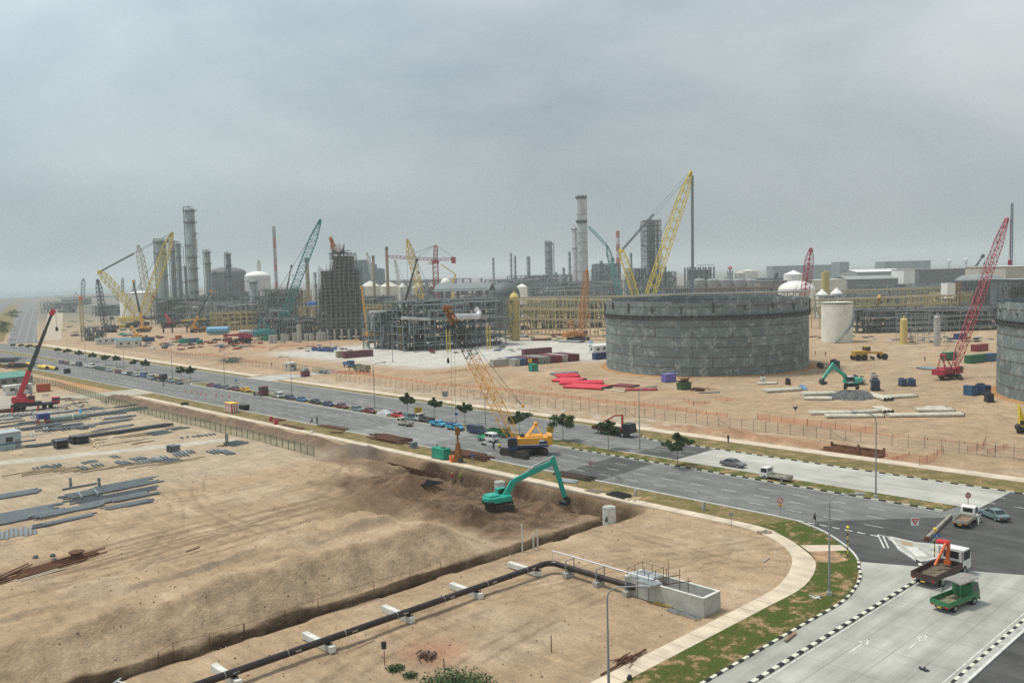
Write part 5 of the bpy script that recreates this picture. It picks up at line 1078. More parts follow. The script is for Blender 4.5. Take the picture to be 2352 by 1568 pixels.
# rusty scrap with drum, lower left
pile('rusty bar in the low heap on the sand ridge', 'B1', 420, 555, 9.5, 7, 2, .22, 'plank', RUSTP, .32, jit=1.4); pile('long rusty bar leaning at the left end of the rusty heap', 'B1', 140, 600, 6.2, 2, 1, .62, 'plank', RUSTP, .5, lift=.3); pile('pale batten under the rusty heap', 'B1', 350, 620, 6, 2, 1, .2, 'plank', mat('pale_batten', (.5, .44, .33), .8), .4)
p = QG('B1', 680, 480); t = thing('cable_drum', 'rusty cable drum standing at the end of the rusty heap', 'drum', p, .4); mb = MB(); mb.lathe([(.95, 0), (.95, .12), (.7, .12), (.7, 1.0), (.95, 1.0), (.95, 1.12)], n=16); mb.build('spool', RUST, t)
for lb, x, y in (('small dark stone left of the rusty drum', 465, 450), ('round dark stone between the rusty drum and bars', 480, 490), ('dark lump on the sand left of the stones', 315, 465)):
    t = thing('stone', lb, 'stone', QG('B1', x, y)); MB().lathe([(.3, 0), (.38, .15), (.22, .35), (.01, .4)], n=7).build('rock', PDARK, t)
# dark bars by the digger and sleepers along the verge
pile('black steel section lying on the brown soil near the workers', 'M2', 1705, 1325, 3.8, 5, 1, H2+.15, 'tray', mat('blackened_steel', (.03, .035, .04), .5, .3), .5)
pile('rusty steel beam stacked on the verge beside the green generator', 'M2', 1400, 945, 11, 8, 2, H2, 'i', RUSTP, .42, jit=.9); pile('rusty steel beam stacked behind the orange piling rig', 'M2', 2080, 1085, 9, 7, 2, H2, 'i', RUSTP, .4, jit=.8)
pile('rusty beam lying along the verge behind the two workers', 'M2', 900, 838, 11, 4, 1, H2, 'i', RUSTP, .4); pile('rusty beam lying on the edge of the footpath', 'M2', 520, 830, 10, 3, 1, H2, 'i', RUSTP, .4); pile('brown beam beside the red oil drums', 'M2', 395, 765, 6, 3, 1, H2, 'i', RUSTP, .4); pile('short rusty piece on the verge before the big rusty stack', 'M2', 910, 880, 3, 2, 1, H2+.5, 'i', RUSTP, .4)
pile('dark weathered beam beside the dark patch of road', 'M3', 940, 1265, 8.5, 5, 1, H2+.03, 'i', mat('weathered_dark', (.085, .06, .045), .85, 0, .3), .42); pile('grey weathered tube below the dark weathered beams', 'M3', 900, 1310, 3.5, 4, 1, H2+.2, 'pipe', GALV, .36); pile('grey brown timber baulk stacked on the footpath', 'M3', 1120, 1400, 2.6, 4, 2, H2, 'plank', mat('grey_timber', (.25, .21, .16), .9), .3); pile('dark steel section in the stack at the end of the footpath timber', 'M3', 1350, 1440, 4.0, 4, 2, H2-.1, 'tray', DKSTEEL, .42)
pile('pale plank in the small stack beside the corner of the trench', 'B3', 1480, 80, 3.0, 4, 1, .3, 'plank', TIMB, .3)
# ================= traffic and parked vehicles =================
def pc(n, c, r=.35): return paint('paint_'+n, c, r)
P_WHITE = pc('white', (.74, .73, .69)); P_NAVY = pc('navy', (.02, .035, .10)); P_MAR = pc('maroon', (.16, .015, .03)); P_BLK = pc('black', (.015, .016, .018)); P_GRY = pc('grey', (.12, .13, .14)); P_SIL = pc('silver', (.38, .40, .41), .3)
P_BLU = pc('blue', (.03, .14, .30)); P_CYA = pc('light_blue', (.08, .38, .58)); P_RED = pc('red', (.55, .02, .05)); P_GRN = pc('green', (.02, .16, .06)); P_DGR = pc('dark_green', (.02, .06, .045)); P_YEL = pc('yellow', (.75, .42, .04)); P_CRM = pc('cream', (.70, .66, .52)); P_TEAL = pc('teal_grey', (.16, .23, .24)); P_BED = mat('dull_bed', (.42, .40, .33), .7, 0, .25); P_MINT = pc('mint', (.10, .45, .26))
PROTO = {}
def put_car(label, m, kind, r, x, y, face, L=4.3, grp='cars parked along the median', dx=0):
    p = Q(r, x, y-4, 0.0); key = (m.name, kind, L); label = label
    if key in PROTO: t = dup(PROTO[key], (0, 0, 0), 0, label)
    else: t = car(label, m, kind, L, group=None); PROTO[key] = t
    t['group'] = grp; t.location = (max(p.x, 129.0-2.2) if False else p.x+dx, p.y, 0); t.rotation_euler = (0, 0, H2*face+random.uniform(-.03, .03)); return t
G1 = 'vehicles parked in the far row beyond the access track'; G2 = 'vehicles parked in the near row along the median'
cars1 = [('navy hatchback at the far end of the far parked row', P_NAVY, 'hatch', 548, 266), ('dark maroon sedan second from the far end of the far row', P_MAR, 'sedan', 598, 275), ('pale beige sedan third from the far end of the far row', P_CRM, 'sedan', 640, 280), ('navy van fourth from the far end of the far row', P_NAVY, 'van', 700, 290),
 ('white sedan fifth from the far end of the far row', P_WHITE, 'sedan', 765, 300), ('white van sixth from the far end of the far row', P_WHITE, 'van', 815, 306), ('dark green hatchback after the white van in the far row', P_DGR, 'hatch', 868, 320), ('dark green sedan beside the silver sedan in the far row', P_DGR, 'sedan', 912, 328), ('silver sedan before the gap in the far row', P_SIL, 'sedan', 960, 338),
 ('small maroon hatchback before the bright white sedan of the far row', P_MAR, 'hatch', 1048, 352), ('bright white sedan in the middle of the far row', P_WHITE, 'sedan', 1108, 364), ('black hatchback between the white and silver sedans of the far row', P_BLK, 'hatch', 1158, 372), ('silver hatchback beside the blue van of the far row', P_SIL, 'hatch', 1202, 382), ('blue van in the near half of the far row', P_BLU, 'van', 1275, 390),
 ('silver van before the dark lorry of the far row', P_SIL, 'van', 1335, 410), ('teal hatchback after the dark lorry of the far row', P_TEAL, 'hatch', 1500, 436), ('dark grey sedan at the near end of the far row', P_GRY, 'sedan', 1578, 448)]
for lb, m, k, x, y in cars1: put_car(lb, m, k, 'M1', x, y, -1, grp=G1)
cars2 = [('maroon sedan at the far end of the near row', P_MAR, 'sedan', 1865, 477), ('navy sedan second from the far end of the near row', P_NAVY, 'sedan', 1925, 487), ('grey sedan third from the far end of the near row', P_GRY, 'sedan', 1995, 497), ('maroon hatchback beside the yellow pickup', P_MAR, 'hatch', 2085, 509)]
for lb, m, k, x, y in cars2: put_car(lb, m, k, 'M1', x, y, -1, grp=G2)
cars3 = [('navy hatchback touching the rear of the blue sedan', P_NAVY, 'hatch', 505, 588), ('blue sedan in the near row after the white pickup', P_BLU, 'sedan', 605, 604), ('black sedan alone after the blue sedan', P_BLK, 'sedan', 727, 624), ('dark navy sedan between the black and the maroon one', P_NAVY, 'sedan', 838, 645), ('maroon sedan parked with gaps on both sides', P_MAR, 'sedan', 958, 664), ('grey blue hatchback touching the maroon sedan', P_TEAL, 'hatch', 1098, 690), ('maroon sedan beside the covered car', P_MAR, 'sedan', 1203, 705), ('bright red sedan next to the covered car', P_RED, 'sedan', 1460, 745), ('grey van behind the cream pickup', P_TEAL, 'van', 1573, 772)]
for lb, m, k, x, y in cars3: put_car(lb, m, k, 'M2', x, y, -1, grp=G2)
# covered car
p = Q('M2', 1332, 722); t = thing('covered_car', 'car wrapped in a silver white fabric cover', 'car', p, H2, G2); mb = MB(); n = 10; prof = [(-2.25, .05), (-2.2, .75), (-1.7, .95), (-1.1, 1.4), (.1, 1.46), (.95, 1.05), (2.0, .85), (2.25, .5), (2.3, .05)]
secs = [(-.95, .0), (-.9, .55), (-.72, .9), (0, 1.0), (.72, .9), (.9, .55), (.95, 0)]
P = [];
for x, z in prof:
    for y, k in secs: P.append((x, y, .05+(z-.05)*k if k else .05))
m_ = len(secs); mb._add(P, [(i*m_+j, i*m_+j+1, (i+1)*m_+j+1, (i+1)*m_+j) for i in range(len(prof)-1) for j in range(m_-1)]); mb.build('fabric_cover', mat('silver_cover', (.55, .56, .57), .45, .1, .12, 3), t, smooth=True)
def put(t, r, x, y, rz, grp=None, z=0):
    p = Q(r, x, y, z); t.location = (p.x, p.y, z); t.rotation_euler = (0, 0, rz)
    if grp: t['group'] = grp
    return t
put(truck('yellow pickup in the near row by the red and black tractor', P_YEL, P_YEL, 4.6, 1.65, 1.35, 1.55, bed_h=.45, hood=.9, rack=False), 'M2', 105, 515, -H2, G2)
put(truck('white single cab pickup parked after the black tractor unit', P_WHITE, P_BED, 5.0, 1.8, 1.5, 1.95), 'M2', 385, 566, -H2, G2)
put(truck('black lorry tractor unit with a red roof and bare chassis', P_MAR, P_BLK, 6.2, 2.4, 2.0, 2.9, bed='none', wh=.5, name='tractor_unit', rack=False), 'M2', 240, 545, -H2, G2)
put(truck('dark flatbed lorry in the near half of the far row', P_BLK, P_BLK, 6.8, 2.3, 1.9, 2.6, wh=.48, name='lorry'), 'M1', 1420, 418, -H2, G1)
put(truck('cream pickup standing out on the road beside the parked row', P_CRM, P_BED, 4.6, 1.7, 1.45, 1.85), 'M2', 1518, 812, H2)
put(truck('white lorry with a dark load bed parked behind the cream pickup', P_WHITE, mat('dark_load', (.10, .10, .10), .8), 5.6, 1.9, 1.5, 2.0, bed_h=.5), 'M2', 1690, 782, H2, G2)
put(truck('light blue pickup parked behind the one with a blue tarpaulin', P_CYA, P_CYA, 4.7, 1.68, 1.3, 1.5, bed_h=.45, hood=1.0, rack=False), 'M2', 1805, 818, -H2, G2)
t = put(truck('light blue pickup with a dark blue tarpaulin over the bed', P_CYA, P_CYA, 4.9, 1.7, 1.3, 1.5, bed_h=.5, hood=1.0, rack=False), 'M2', 1955, 850, -H2, G2); MB().box((-1.35, 0, 1.35), (2.2, 1.6, .45)).build('tarpaulin', mat('blue_tarp', (.03, .09, .20), .7, 0, .3, 3), t, bev=.1)
put_car('dark navy van parked near the foot of the yellow crane', P_NAVY, 'van', 'M2', 2150, 885, -1, 5.0, G2)
put(truck('double cab pickup with white cab and mint green bed', P_WHITE, P_MINT, 5.2, 1.75, 1.5, 1.95, dcab=True, rack=False), 'M2', 2240, 948, -H2)
put(truck('green lorry half hidden behind the yellow crane boom', P_GRN, P_GRN, 5.6, 1.9, 1.5, 2.05, bed_h=.8), 'M3', 285, 905, -H2, G2)
# moving vehicles
put_car('silver grey saloon driving on the pale concrete carriageway', pc('slate', (.15, .155, .17)), 'sedan', 'M3', 2330+20, 1175, -1, 4.5, None)['group'] = 'moving cars'
t = put_car('grey green saloon seen from behind on the junction', P_TEAL, 'sedan', 'B4', 2085, 118, .59, 4.6, None); t['group'] = 'moving cars'
put(truck('white small lorry driving on the pale concrete carriageway', P_WHITE, P_BED, 5.2, 1.8, 1.5, 2.0), 'M4', 165, 1292, H2)
t = truck('white small lorry with brown load beside the concrete barrier', P_WHITE, P_BED, 4.9, 1.75, 1.45, 2.0, rack=False, floor=mat('brown_load', (.25, .17, .11), .9)); put(t, 'B4', 1835, 165, .09); t.scale = (1.08,)*3
GT = truck('green lorry with a grey canopy over half of its open bed', P_GRN, pc('bed_green', (.035, .19, .07), .6), 5.2, 1.85, 1.45, 2.05, bed_h=.42, canopy=mat('canopy_grey', (.28, .26, .24), .85, 0, .15, 2), rack=False, floor=mat('worn_bed', (.22, .21, .12), .85, 0, .35, 2)); put(GT, 'B4', 1745, 885, -.18); GT.scale = (1.1,)*3
# flatbed crane lorry
BT = truck('white cab flatbed lorry with a folded orange loader crane', P_WHITE, pc('dark_red_bed', (.07, .03, .03), .6), 7.8, 2.4, 1.9, 2.6, bed_h=.5, wh=.5, floor=mat('dirty_deck', (.16, .13, .09), .9, 0, .5, 2), name='crane_lorry'); put(BT, 'B4', 1625, 645, -.07); BT.scale = (1.12,)*3
ORP = pc('crane_orange', (.62, .13, .03), .5); knuckle(BT, 1.0, ORP, 1.25, [(1.3, 0, 1.9), (1.45, 0, 3.4), (.95, .05, 3.35), (-.7, .35, 1.4)])
MB().box((1.15, .45, 3.4), (.7, 1.3, .35), .2, .8).build('red_hood', pc('cloth_red', (.62, .02, .03), .7), BT, bev=.12)
# dark loader crane lorry on the far carriageway
DT = truck('black lorry with folded red loader crane behind a median tree', P_BLK, pc('bed_maroon', (.11, .02, .02), .6), 10.5, 2.5, 2.1, 2.9, bed_h=.6, wh=.54, name='crane_lorry'); put(DT, 'M3', 1300, 893, -H2)
RDP = pc('crane_red', (.42, .03, .03), .5); knuckle(DT, 1.15, RDP, 2.3, [(2.3, 0, 2.6), (2.4, 0, 4.5), (.2, 0, 4.1), (-2.8, 0, 2.5)])
mb = MB(); mb.box((5.28, 0, .75), (.12, 2.3, .4)); mb.build('white_bumper', WHITE, DT); wheels(DT, (-1.6, .4), 1.12, .54, .3)
# lorries inside the site
put(truck('blue lorry facing the gate beside the green tipper', P_BLU, P_BLU, 6.5, 2.3, 1.8, 2.7, bed_h=1.0, wh=.5, name='lorry'), 'M2', 1018, 295, -H2*1.1)
put(truck('green tipper lorry with a sandy loaded body', P_GRN, mat('tipper_body', (.27, .25, .17), .8, 0, .3, 1), 8.0, 2.4, 1.8, 2.6, bed_h=1.5, wh=.5, name='tipper_lorry', floor=mat('sand_load', (.45, .36, .25), .9)), 'M2', 1135, 335, H2)
# concrete barrier line
p0 = Vector((126.0, 46.0, 0)); p1 = Vector((113.6, 44.3, 0)); d = (p1-p0)/4; rzb = math.atan2(d.y, d.x); BR = None
for i in range(4):
    c = p0+d*(i+.5)
    if BR is None:
        BR = thing('concrete_barrier', 'weathered concrete block in the line closing off the junction lane', 'barrier', c, rzb, 'concrete barrier blocks'); mb = MB(); n = d.length/2-.05; mb.side([(-n, 0), (-n, .5), (n, .5), (n, 0)], -.2, .2); mb.build('block', mat('tan_barrier', (.34, .30, .24), .85, 0, .25), BR, bev=.05)
    else: dup(BR, c, rzb)
t = thing('barrier_end', 'dark red painted end block of the concrete barrier line', 'barrier', p1+d.normalized()*.35, rzb); MB().box((0, 0, .28), (.5, .5, .56)).build('block', mat('brick_red', (.16, .05, .04), .8, 0, .2), t, bev=.04)
# loading stand of barriers near the crane
for lb, x0, y0, x1, y1 in (('pale timber barrier beam lying behind the man in navy', 60+75, 985, 245, 950), ('pale timber barrier beam with yellow end in front of the crane', 150, 985, 300, 1010)):
    a = Q('M3', x0, y0); b = Q('M3', x1, y1); d = b-a; t = thing('road_barrier', lb, 'barrier', a, math.atan2(d.y, d.x)); L_ = d.length; MB().box((L_/2, 0, .55), (L_, .15, .3)).build('rail', CONCL, t); mb = MB(); [mb.box((x, 0, .2), (.2, .5, .4)) for x in (.3, L_-.3)]; mb.build('foot', DKSTEEL, t); MB().box((L_-.3, 0, .58), (.7, .2, .4)).build('end_panel', YEL, t)
# ================= signs, beacons and lamps =================
PED = {'S': [((0, 2), (1, 2)), ((0, 2), (0, 1)), ((0, 1), (1, 1)), ((1, 1), (1, 0)), ((1, 0), (0, 0))], 'T': [((0, 2), (1, 2)), ((.5, 2), (.5, 0))], 'O': [((0, 0), (0, 2)), ((0, 2), (1, 2)), ((1, 2), (1, 0)), ((1, 0), (0, 0))], 'P': [((0, 0), (0, 2)), ((0, 2), (1, 2)), ((1, 2), (1, 1)), ((1, 1), (0, 1))]}
def word(mb, s, x, z, h, w=.03, y=-.03):
    k = h/2; ww = h*.42; tot = len(s)*ww*1.5-ww*.5; x0 = x-tot/2
    for i, ch in enumerate(s):
        for (a, b) in PED[ch]: mb.bar((x0+i*ww*1.5+a[0]*ww, y, z+(a[1]-1)*k), (x0+i*ww*1.5+b[0]*ww, y, z+(b[1]-1)*k), w, w)
FACE = YAW-H2          # local -Y looks towards the camera side
def signpost(name, label, r, x, y, y2, cat='sign', twin=0, bw=0):
    p = Q(r, x, y); h = ZT(p, r, y2); t = thing(name, label, cat, (p.x, p.y, 0), FACE); mb = MB()
    if twin: [mb.bar((sx_*twin/2, 0, 0), (sx_*twin/2, 0, h), .08) for sx_ in (-1, 1)]
    else: mb.bar((0, 0, 0), (0, 0, h), .07)
    mb.build('post', STEEL, t); return t, h
t, h = signpost('stop_sign', 'round red STOP sign on a thin post above the white lorry', 'M4', 1858, 1560, 1400); mb = MB(); mb.tube((0, .0, h-.42), (0, -.03, h-.42), .42, n=24); f = mb.build('disc', pc('sign_red', (.55, .02, .04)), t); mb = MB(); word(mb, 'STOP', 0, h-.42, .26, .045, -.045); mb.build('lettering', WHITE, f)
t, h = signpost('give_way_sign', 'white square board with a red bordered give way triangle', 'B4', 1388, 300, 112); mb = MB(); mb.box((0, -.02, h-.45), (1.0, .04, 1.0)); f = mb.build('board', WHITE, t); mb = MB(); [mb.bar((a[0], -.05, h-.45+a[1]), (b[0], -.05, h-.45+b[1]), .03, .12) for a, b in (((-.38, .33), (.38, .33)), ((-.38, .33), (0, -.36)), ((.38, .33), (0, -.36)))]; mb.bar((-.08, -.05, h-.30), (.12, -.05, h-.42), .03, .08); mb.bar((-.1, -.05, h-.3), (-.1, -.05, h-.5), .03, .06); mb.build('triangle', pc('sign_red', (.55, .02, .04)), f)
for lb, y in (('round no turning sign with an orange plate on the road edge', 1470), ):
    t, h = signpost('prohibition_sign', lb, 'M4', 203, 1600, 1448); mb = MB(); mb.tube((0, 0, h-.4), (0, -.03, h-.4), .42, n=20); f = mb.build('disc', pc('sign_red', (.55, .02, .04)), t); mb = MB(); mb.tube((0, -.035, h-.4), (0, -.05, h-.4), .3, n=20); mb.build('face', WHITE, f); mb = MB(); mb.bar((-.2, -.07, h-.6), (.2, -.07, h-.2), .05); mb.bar((-.05, -.06, h-.55), (.12, -.06, h-.25), .06); mb.build('slash', pc('sign_red', (.55, .02, .04)), f); MB().box((0, -.02, h-1.05), (.6, .04, .3)).build('orange_plate', mat('orange_plate', (.7, .35, .05)), t)
t, h = signpost('prohibition_sign', 'small round no stopping sign over the dark asphalt patch', 'M3', 1095, 1235, 1128); mb = MB(); mb.tube((0, 0, h-.35), (0, -.03, h-.35), .36, n=20); f = mb.build('disc', pc('sign_red', (.55, .02, .04)), t); MB().tube((0, -.035, h-.35), (0, -.05, h-.35), .25, n=20).build('face', mat('sign_grey_blue', (.35, .37, .42)), f)
for lb, r, x, y, y2, w_, hh in (('square yellow notice board standing near the red sedan', 'M2', 1633, 760, 650, 1.9, 1.5), ('square yellow notice board beside the second median tree', 'M3', 738, 915, 822, 1.5, 1.3)):
    t, h = signpost('notice_board', lb, r, x, y, y2, twin=w_*.7); MB().box((0, -.02, h-hh/2), (w_, .05, hh)).build('board', mat('notice_yellow', (.72, .42, .04), .6, 0, .08), t); mb = MB()
    for i in range(3): mb.box((0, -.06, h-hh*.25-i*hh*.25), (w_*(.75-.12*i), .02, hh*.09))
    mb.build('lettering', BLACK, t)
t, h = signpost('grey_sign_back', 'blank grey sign back seen beyond the yellow crane ropes', 'M2', 1870, 630, 510); MB().box((0, -.02, h-.75), (1.5, .05, 1.5)).build('board', PGREY2, t)
for lb, r, x, y, y2 in (('small blue round sign beside a median tree', 'M2', 1968, 790, 698), ('small blue sign on the median by the track', 'M2', 28, 470, 405)):
    t, h = signpost('blue_sign', lb, r, x, y, y2); MB().box((0, -.02, h-.35), (.7, .04, .7)).build('board', mat('sign_blue', (.05, .16, .45)), t)
for lb, r, x, y, y2 in (('grey concrete post on the verge by the footpath timber', 'M3', 1490, 1440, 1375), ('taller grey concrete post on the verge nearer the corner', 'M3', 2090, 1560, 1482)):
    p = Q(r, x, y); t = thing('cable_post', lb, 'post', p, 0); h = ZT(p, r, y2); MB().box((0, 0, h/2), (.55, .35, h)).build('shaft', CONC, t, bev=.04)
t, h = signpost('small_board', 'small grey board on a post beside the curved footpath', 'B3', 2333, 190, 62); MB().box((0, -.02, h-.25), (.6, .05, .5)).build('board', PGREY2, t)
# belisha beacons
def beacon(label, r, x, y, y2):
    p = Q(r, x, y); h = ZT(p, r, y2); t = thing('crossing_beacon', label, 'beacon', (p.x, p.y, 0), FACE, 'crossing beacons'); mb = MB(); n = 8
    for i in range(n): mb.m = i % 2; mb.tube((0, 0, (h-.3)*i/n), (0, 0, (h-.3)*(i+1)/n), .065, n=10)
    mb.build('striped_pole', [BLACK, YEL], t); mb = MB(); mb.lathe([(.03, -.18), (.15, -.1), (.19, 0), (.15, .1), (.01, .18)], (0, 0, h-.15), 16); mb.build('globe', mat('beacon_yellow', (.85, .62, .03), .3, 0, .03), t, smooth=True); return t, h
beacon('striped beacon pole with yellow globe at the verge corner', 'B4', 797, 460, 182); t, h = beacon('striped beacon pole behind the orange crane carrying a blue pedestrian sign', 'B4', 1562, 465, 195)
MB().box((.22, -.1, h-1.05), (.62, .04, .62)).build('sign_board', mat('sign_blue', (.05, .16, .45)), t); mb = MB(); mb._add([(.02, -.13, h-1.3), (.42, -.13, h-1.3), (.22, -.13, h-.82)], ((0, 1, 2),)); mb.build('white_triangle', WHITE, t); mb = MB(); mb.bar((.22, -.15, h-1.0), (.21, -.15, h-1.14), .05); mb.bar((.21, -.15, h-1.14), (.15, -.15, h-1.27), .03); mb.bar((.21, -.15, h-1.14), (.28, -.15, h-1.27), .03); mb.build('walking_figure', BLACK, t); MB().lathe([(.03, -.15), (.15, 0), (.01, .15)], (.28, .2, h-.35), 12).build('lamp_shade', mat('beacon_yellow', (.85, .62, .03)), t)
# street lamps
LP = [('street lamp cut off by the bottom edge beside the footpath', 'B3', 1255, 1690, 715, 12, 0), ('tall street lamp standing on the green corner verge', 'B4', 635, 790, -94, 12.2, 0), ('street lamp on the median beside the white lorry', 'M4', 1045, 1450, 705, 12, H2+2.2), ('street lamp on the median left of the last median tree', 'M3', 1527, 1052, 478, 12, -H2+.6),
 ('street lamp on the median beside the navy van', 'M3', 168, 838, 510, 12, 0), ('street lamp behind the maroon sedan next to the covered car', 'M2', 1247, 655, 260, 12, 0), ('street lamp behind the navy hatchback', 'M2', 517, 540, 205, 12, 0), ('street lamp at the near end of the access track median', 'M1', 1982, 445, 180, 12, 0), ('street lamp behind the black lorry in the far row', 'M1', 1522, 400, 100, 12, 0), ('slim lamp above the middle of the far parked row', 'M1', 1095, 320, 130, 12, 0), ('distant street lamp at the far end of the far row', 'M1', 757, 250, 80, 12, 0), ('lamp post standing in the white gravel yard', 'R2', 1112, 1425, 1075, 14, 0), ('lamp post standing before the scaffolded tower', 'R2', 562, 1300, 1000, 14, 0), ('thin lamp post left of the big grey tank', 'R3', 757, 1555, 1290, 14, 0)]
L0_ = None; LA = [0, 0, 2.6, 1.1, .3, .3, .3, .3, .3, .3, .3, .3, .3, .3]
for i, (lb, r, x, y, y2, h, rz) in enumerate(LP):
    p = Q(r, x, y, 0.1); hh = ZT(p, r, y2) if y2 else h
    rz = [-.93, -.93, 2.2, -.8][i] if i < 4 else FACE+(0 if i % 2 else math.pi)
    if L0_ is None: L0_ = (lamp(lb, (p.x, p.y, 0), hh, rz), hh)
    else: t = dup(L0_[0], (p.x, p.y, 0), rz, lb, (1, 1, hh/L0_[1]))
# median and verge trees
TR = [('M3', 465, 900, 690, 200), ('M3', 850, 945, 715, 215), ('M3', 1250, 1022, 770, 190), ('M3', 1860, 1170, 880, 250), ('M2', 1540, 735, 525, 140), ('M2', 1778, 775, 565, 125), ('M2', 2045, 805, 612, 115), ('M1', 1682, 418, 288, 90), ('M1', 1603, 405, 290, 90), ('M1', 1290, 345, 230, 80), ('M1', 1190, 322, 228, 75), ('M1', 1030, 295, 195, 75), ('M1', 932, 278, 192, 80), ('M1', 820, 250, 170, 70), ('M1', 703, 225, 148, 60), ('M1', 598, 200, 135, 60), ('M1', 508, 178, 128, 55), ('M1', 330, 148, 110, 45), ('M1', 258, 140, 100, 55), ('M1', 190, 132, 95, 40), ('M1', 120, 128, 92, 40)]
TL = ['leafy young median tree just behind the yellow crane', 'leafy young median tree beside the second yellow notice board', 'leafy median tree growing in front of the black crane lorry', 'leafy median tree nearest the junction, beside the pale concrete', 'spreading young tree behind the cream pickup', 'young tree with a lopsided crown behind the white lorry', 'round crowned young tree behind the light blue pickups', 'young tree at the near end of the far row', 'young tree just beyond the one at the near end of the far row'] + ['small dark young tree behind the far parked row']*8 + ['small round tree at the bend of the main road']*4
for i, (r, x, y, y2, w_) in enumerate(TR):
    p = Q(r, x, y, .1); h = ZT(p, r, y2); p = Vector((p.x, p.y, .1)); cw = WD(p, w_)
    tree(TL[i], p, h, cw, 30+i, 'young trees along the median of the main road' if i < 9 else ('small trees behind the far row' if i < 17 else 'round trees at the bend'))
# ================= yellow crawler crane on the road =================
BL = pc('crane_blue', (.02, .04, .12)); CY = pc('crane_yellow', (.72, .33, .035), .5)
b = Q('M3', 505, 1070); b = Vector((b.x, b.y, 0)); tip = RD('M3', 0, 0, 1); dtip = DEP(b)
tip = RD('R2', 1590, 950, dtip+6)
# body turned so that the boom rises away over the cab
body = thing('crawler_crane', 'big yellow and navy crawler crane working from the main road', 'crane', b)
foot = RD('M3', 420, 930, dtip-1)-b; T = tip-b; rz = math.atan2((T-foot).y, (T-foot).x)
away = math.atan2(-.72, -.2)
rr_ = Q('M3', 660, 1000)-Q('M3', 400, 1010); hz_ = math.atan2(rr_.y, rr_.x)     # from boom foot back to the counterweight
s = 1.15
def Lc(x, y, z): a = rot2(x*s, y*s, hz_+math.pi); return Vector((a[0], a[1], z*s))
tracks(body, 6.6*s, .85*s, 1.15*s, 4.3*s, H2-.02)
MB().box((0, 0, .9*s), (3.2*s, 3.6*s, .7*s), H2).build('undercarriage', DKSTEEL, body)
mb = MB(); mb.box(Lc(-1.3, 0, 2.35), (5.4*s, 2.9*s, 1.5*s), hz_); mb.box(Lc(-1.8, 0, 3.2), (3.0*s, 2.4*s, .4*s), hz_, .9); mb.build('machine_deck', CY, body, bev=.12)
mb = MB(); mb.box(Lc(-1.3, 0, 1.72), (5.6*s, 3.0*s, .42*s), hz_); mb.box(Lc(-3.3, 0, 2.2), (1.6*s, 3.02*s, .6*s), hz_); mb.build('navy_skirt', BL, body, bev=.04)
mb = MB(); mb.bar(Lc(-4.15, 1.54, 1.95), Lc(1.2, 1.54, 1.95), .04, .1); mb.bar(Lc(-4.15, -1.54, 1.95), Lc(1.2, -1.54, 1.95), .04, .1); mb.box(Lc(-2.9, 1.53, 2.6), (1.0, .06, .35), hz_); mb.box(Lc(-2.9, -1.53, 2.6), (1.0, .06, .35), hz_); mb.build('white_stripe', WHITE, body)
mb = MB(); mb.box(Lc(-4.3, 0, 2.6), (.9*s, 3.2*s, 1.6*s), hz_); mb.build('counterweight', CY, body, bev=.12)
mb = MB(); mb.box(Lc(1.9, 1.3, 2.2), (1.6*s, 1.2*s, 2.0*s), hz_, .85); cb = mb.build('cab', BL, body, bev=.1); MB().box(Lc(2.05, 1.32, 2.5), (1.5*s, 1.26*s, 1.1*s), hz_, .9).build('cab_window', GLASS, cb)
MB().tube(Lc(.2, -.6, 3.2), Lc(.2, .6, 3.2), .45, n=14).build('winch_drum', DKSTEEL, body)
mb = MB(); L1 = (T-foot).length; ax = (T-foot).normalized(); cut = foot+ax*L1*.40; lo_end = foot+ax*L1*.62
lat(mb, foot, lo_end, .9, 1.9, 15, .11, w2=1.9); bo = mb.build('boom', CY, body)
mb = MB(); lat(mb, lo_end, T-ax*3.2, 1.9, 1.8, 9, .12, w2=.9); mb.build('upper_boom', mat('sooty_black', (.045, .035, .025), .7, .1, .3), bo)
mb = MB(); mb.box((0, 0, 0), (1, 1, .01)); mb = MB(); lat(mb, T-ax*3.6, T, 1.1, 1.0, 4, .2); mb.tube(T-Vector((.5, 0, 0)), T+Vector((.5, .3, 0)), .55, n=12); mb.build('boom_head', mat('rust_orange', (.30, .12, .04), .8, 0, .5, 2), bo)
g = RD('M3', 610, 800, dtip+2)-b; mb = MB()
for y in (-.8, .8): mb.bar(Lc(-.4, y, 3.0), g+Lc(0, y*.6, 0), .28); mb.bar(Lc(-3.2, y, 3.2), g+Lc(0, y*.6, 0), .14)
mb.tube(g+Lc(0, -.8, 0), g+Lc(0, .8, 0), .4, n=10); mb.build('gantry', CY, body)
mb = MB(); mid = foot+ax*L1*.30+Vector((0, 0, 0)); spread = RD('M3', 495, 640, dtip+3)-b
for y in (-.3, .3): mb.bar(T-ax*1.5+Lc(0, y, 0), spread+Lc(0, y, 0), .05); mb.bar(spread+Lc(0, y, 0), foot+ax*L1*.62, .035)
mb.build('pendant_line', DKSTEEL, body); MB().box(spread, (.5, 1.0, .5), hz_).build('spreader', CY, body)
mb = MB(); h1 = RD('M2', 1978, 905, DEP(b+T))-b; h0 = RD('R2', 1600, 985, DEP(b+T))-b
for dx in (-.35, .35): mb.bar(h0+cR*(dx+.9), Vector((h0.x, h0.y, 3.3))+cR*(dx+.4), .045)
mb.bar(h0-cR*.3, Vector((h0.x, h0.y, 18))-cR*.3, .04); hl = mb.build('hoist_line', DKSTEEL, body)
mb = MB(); q = Vector((h0.x, h0.y, 18))-cR*.3; mb.lathe([(.05, -.7), (.25, -.5), (.25, .2), (.05, .5)], q, 10); mb.build('ball_hook', DKSTEEL, hl)
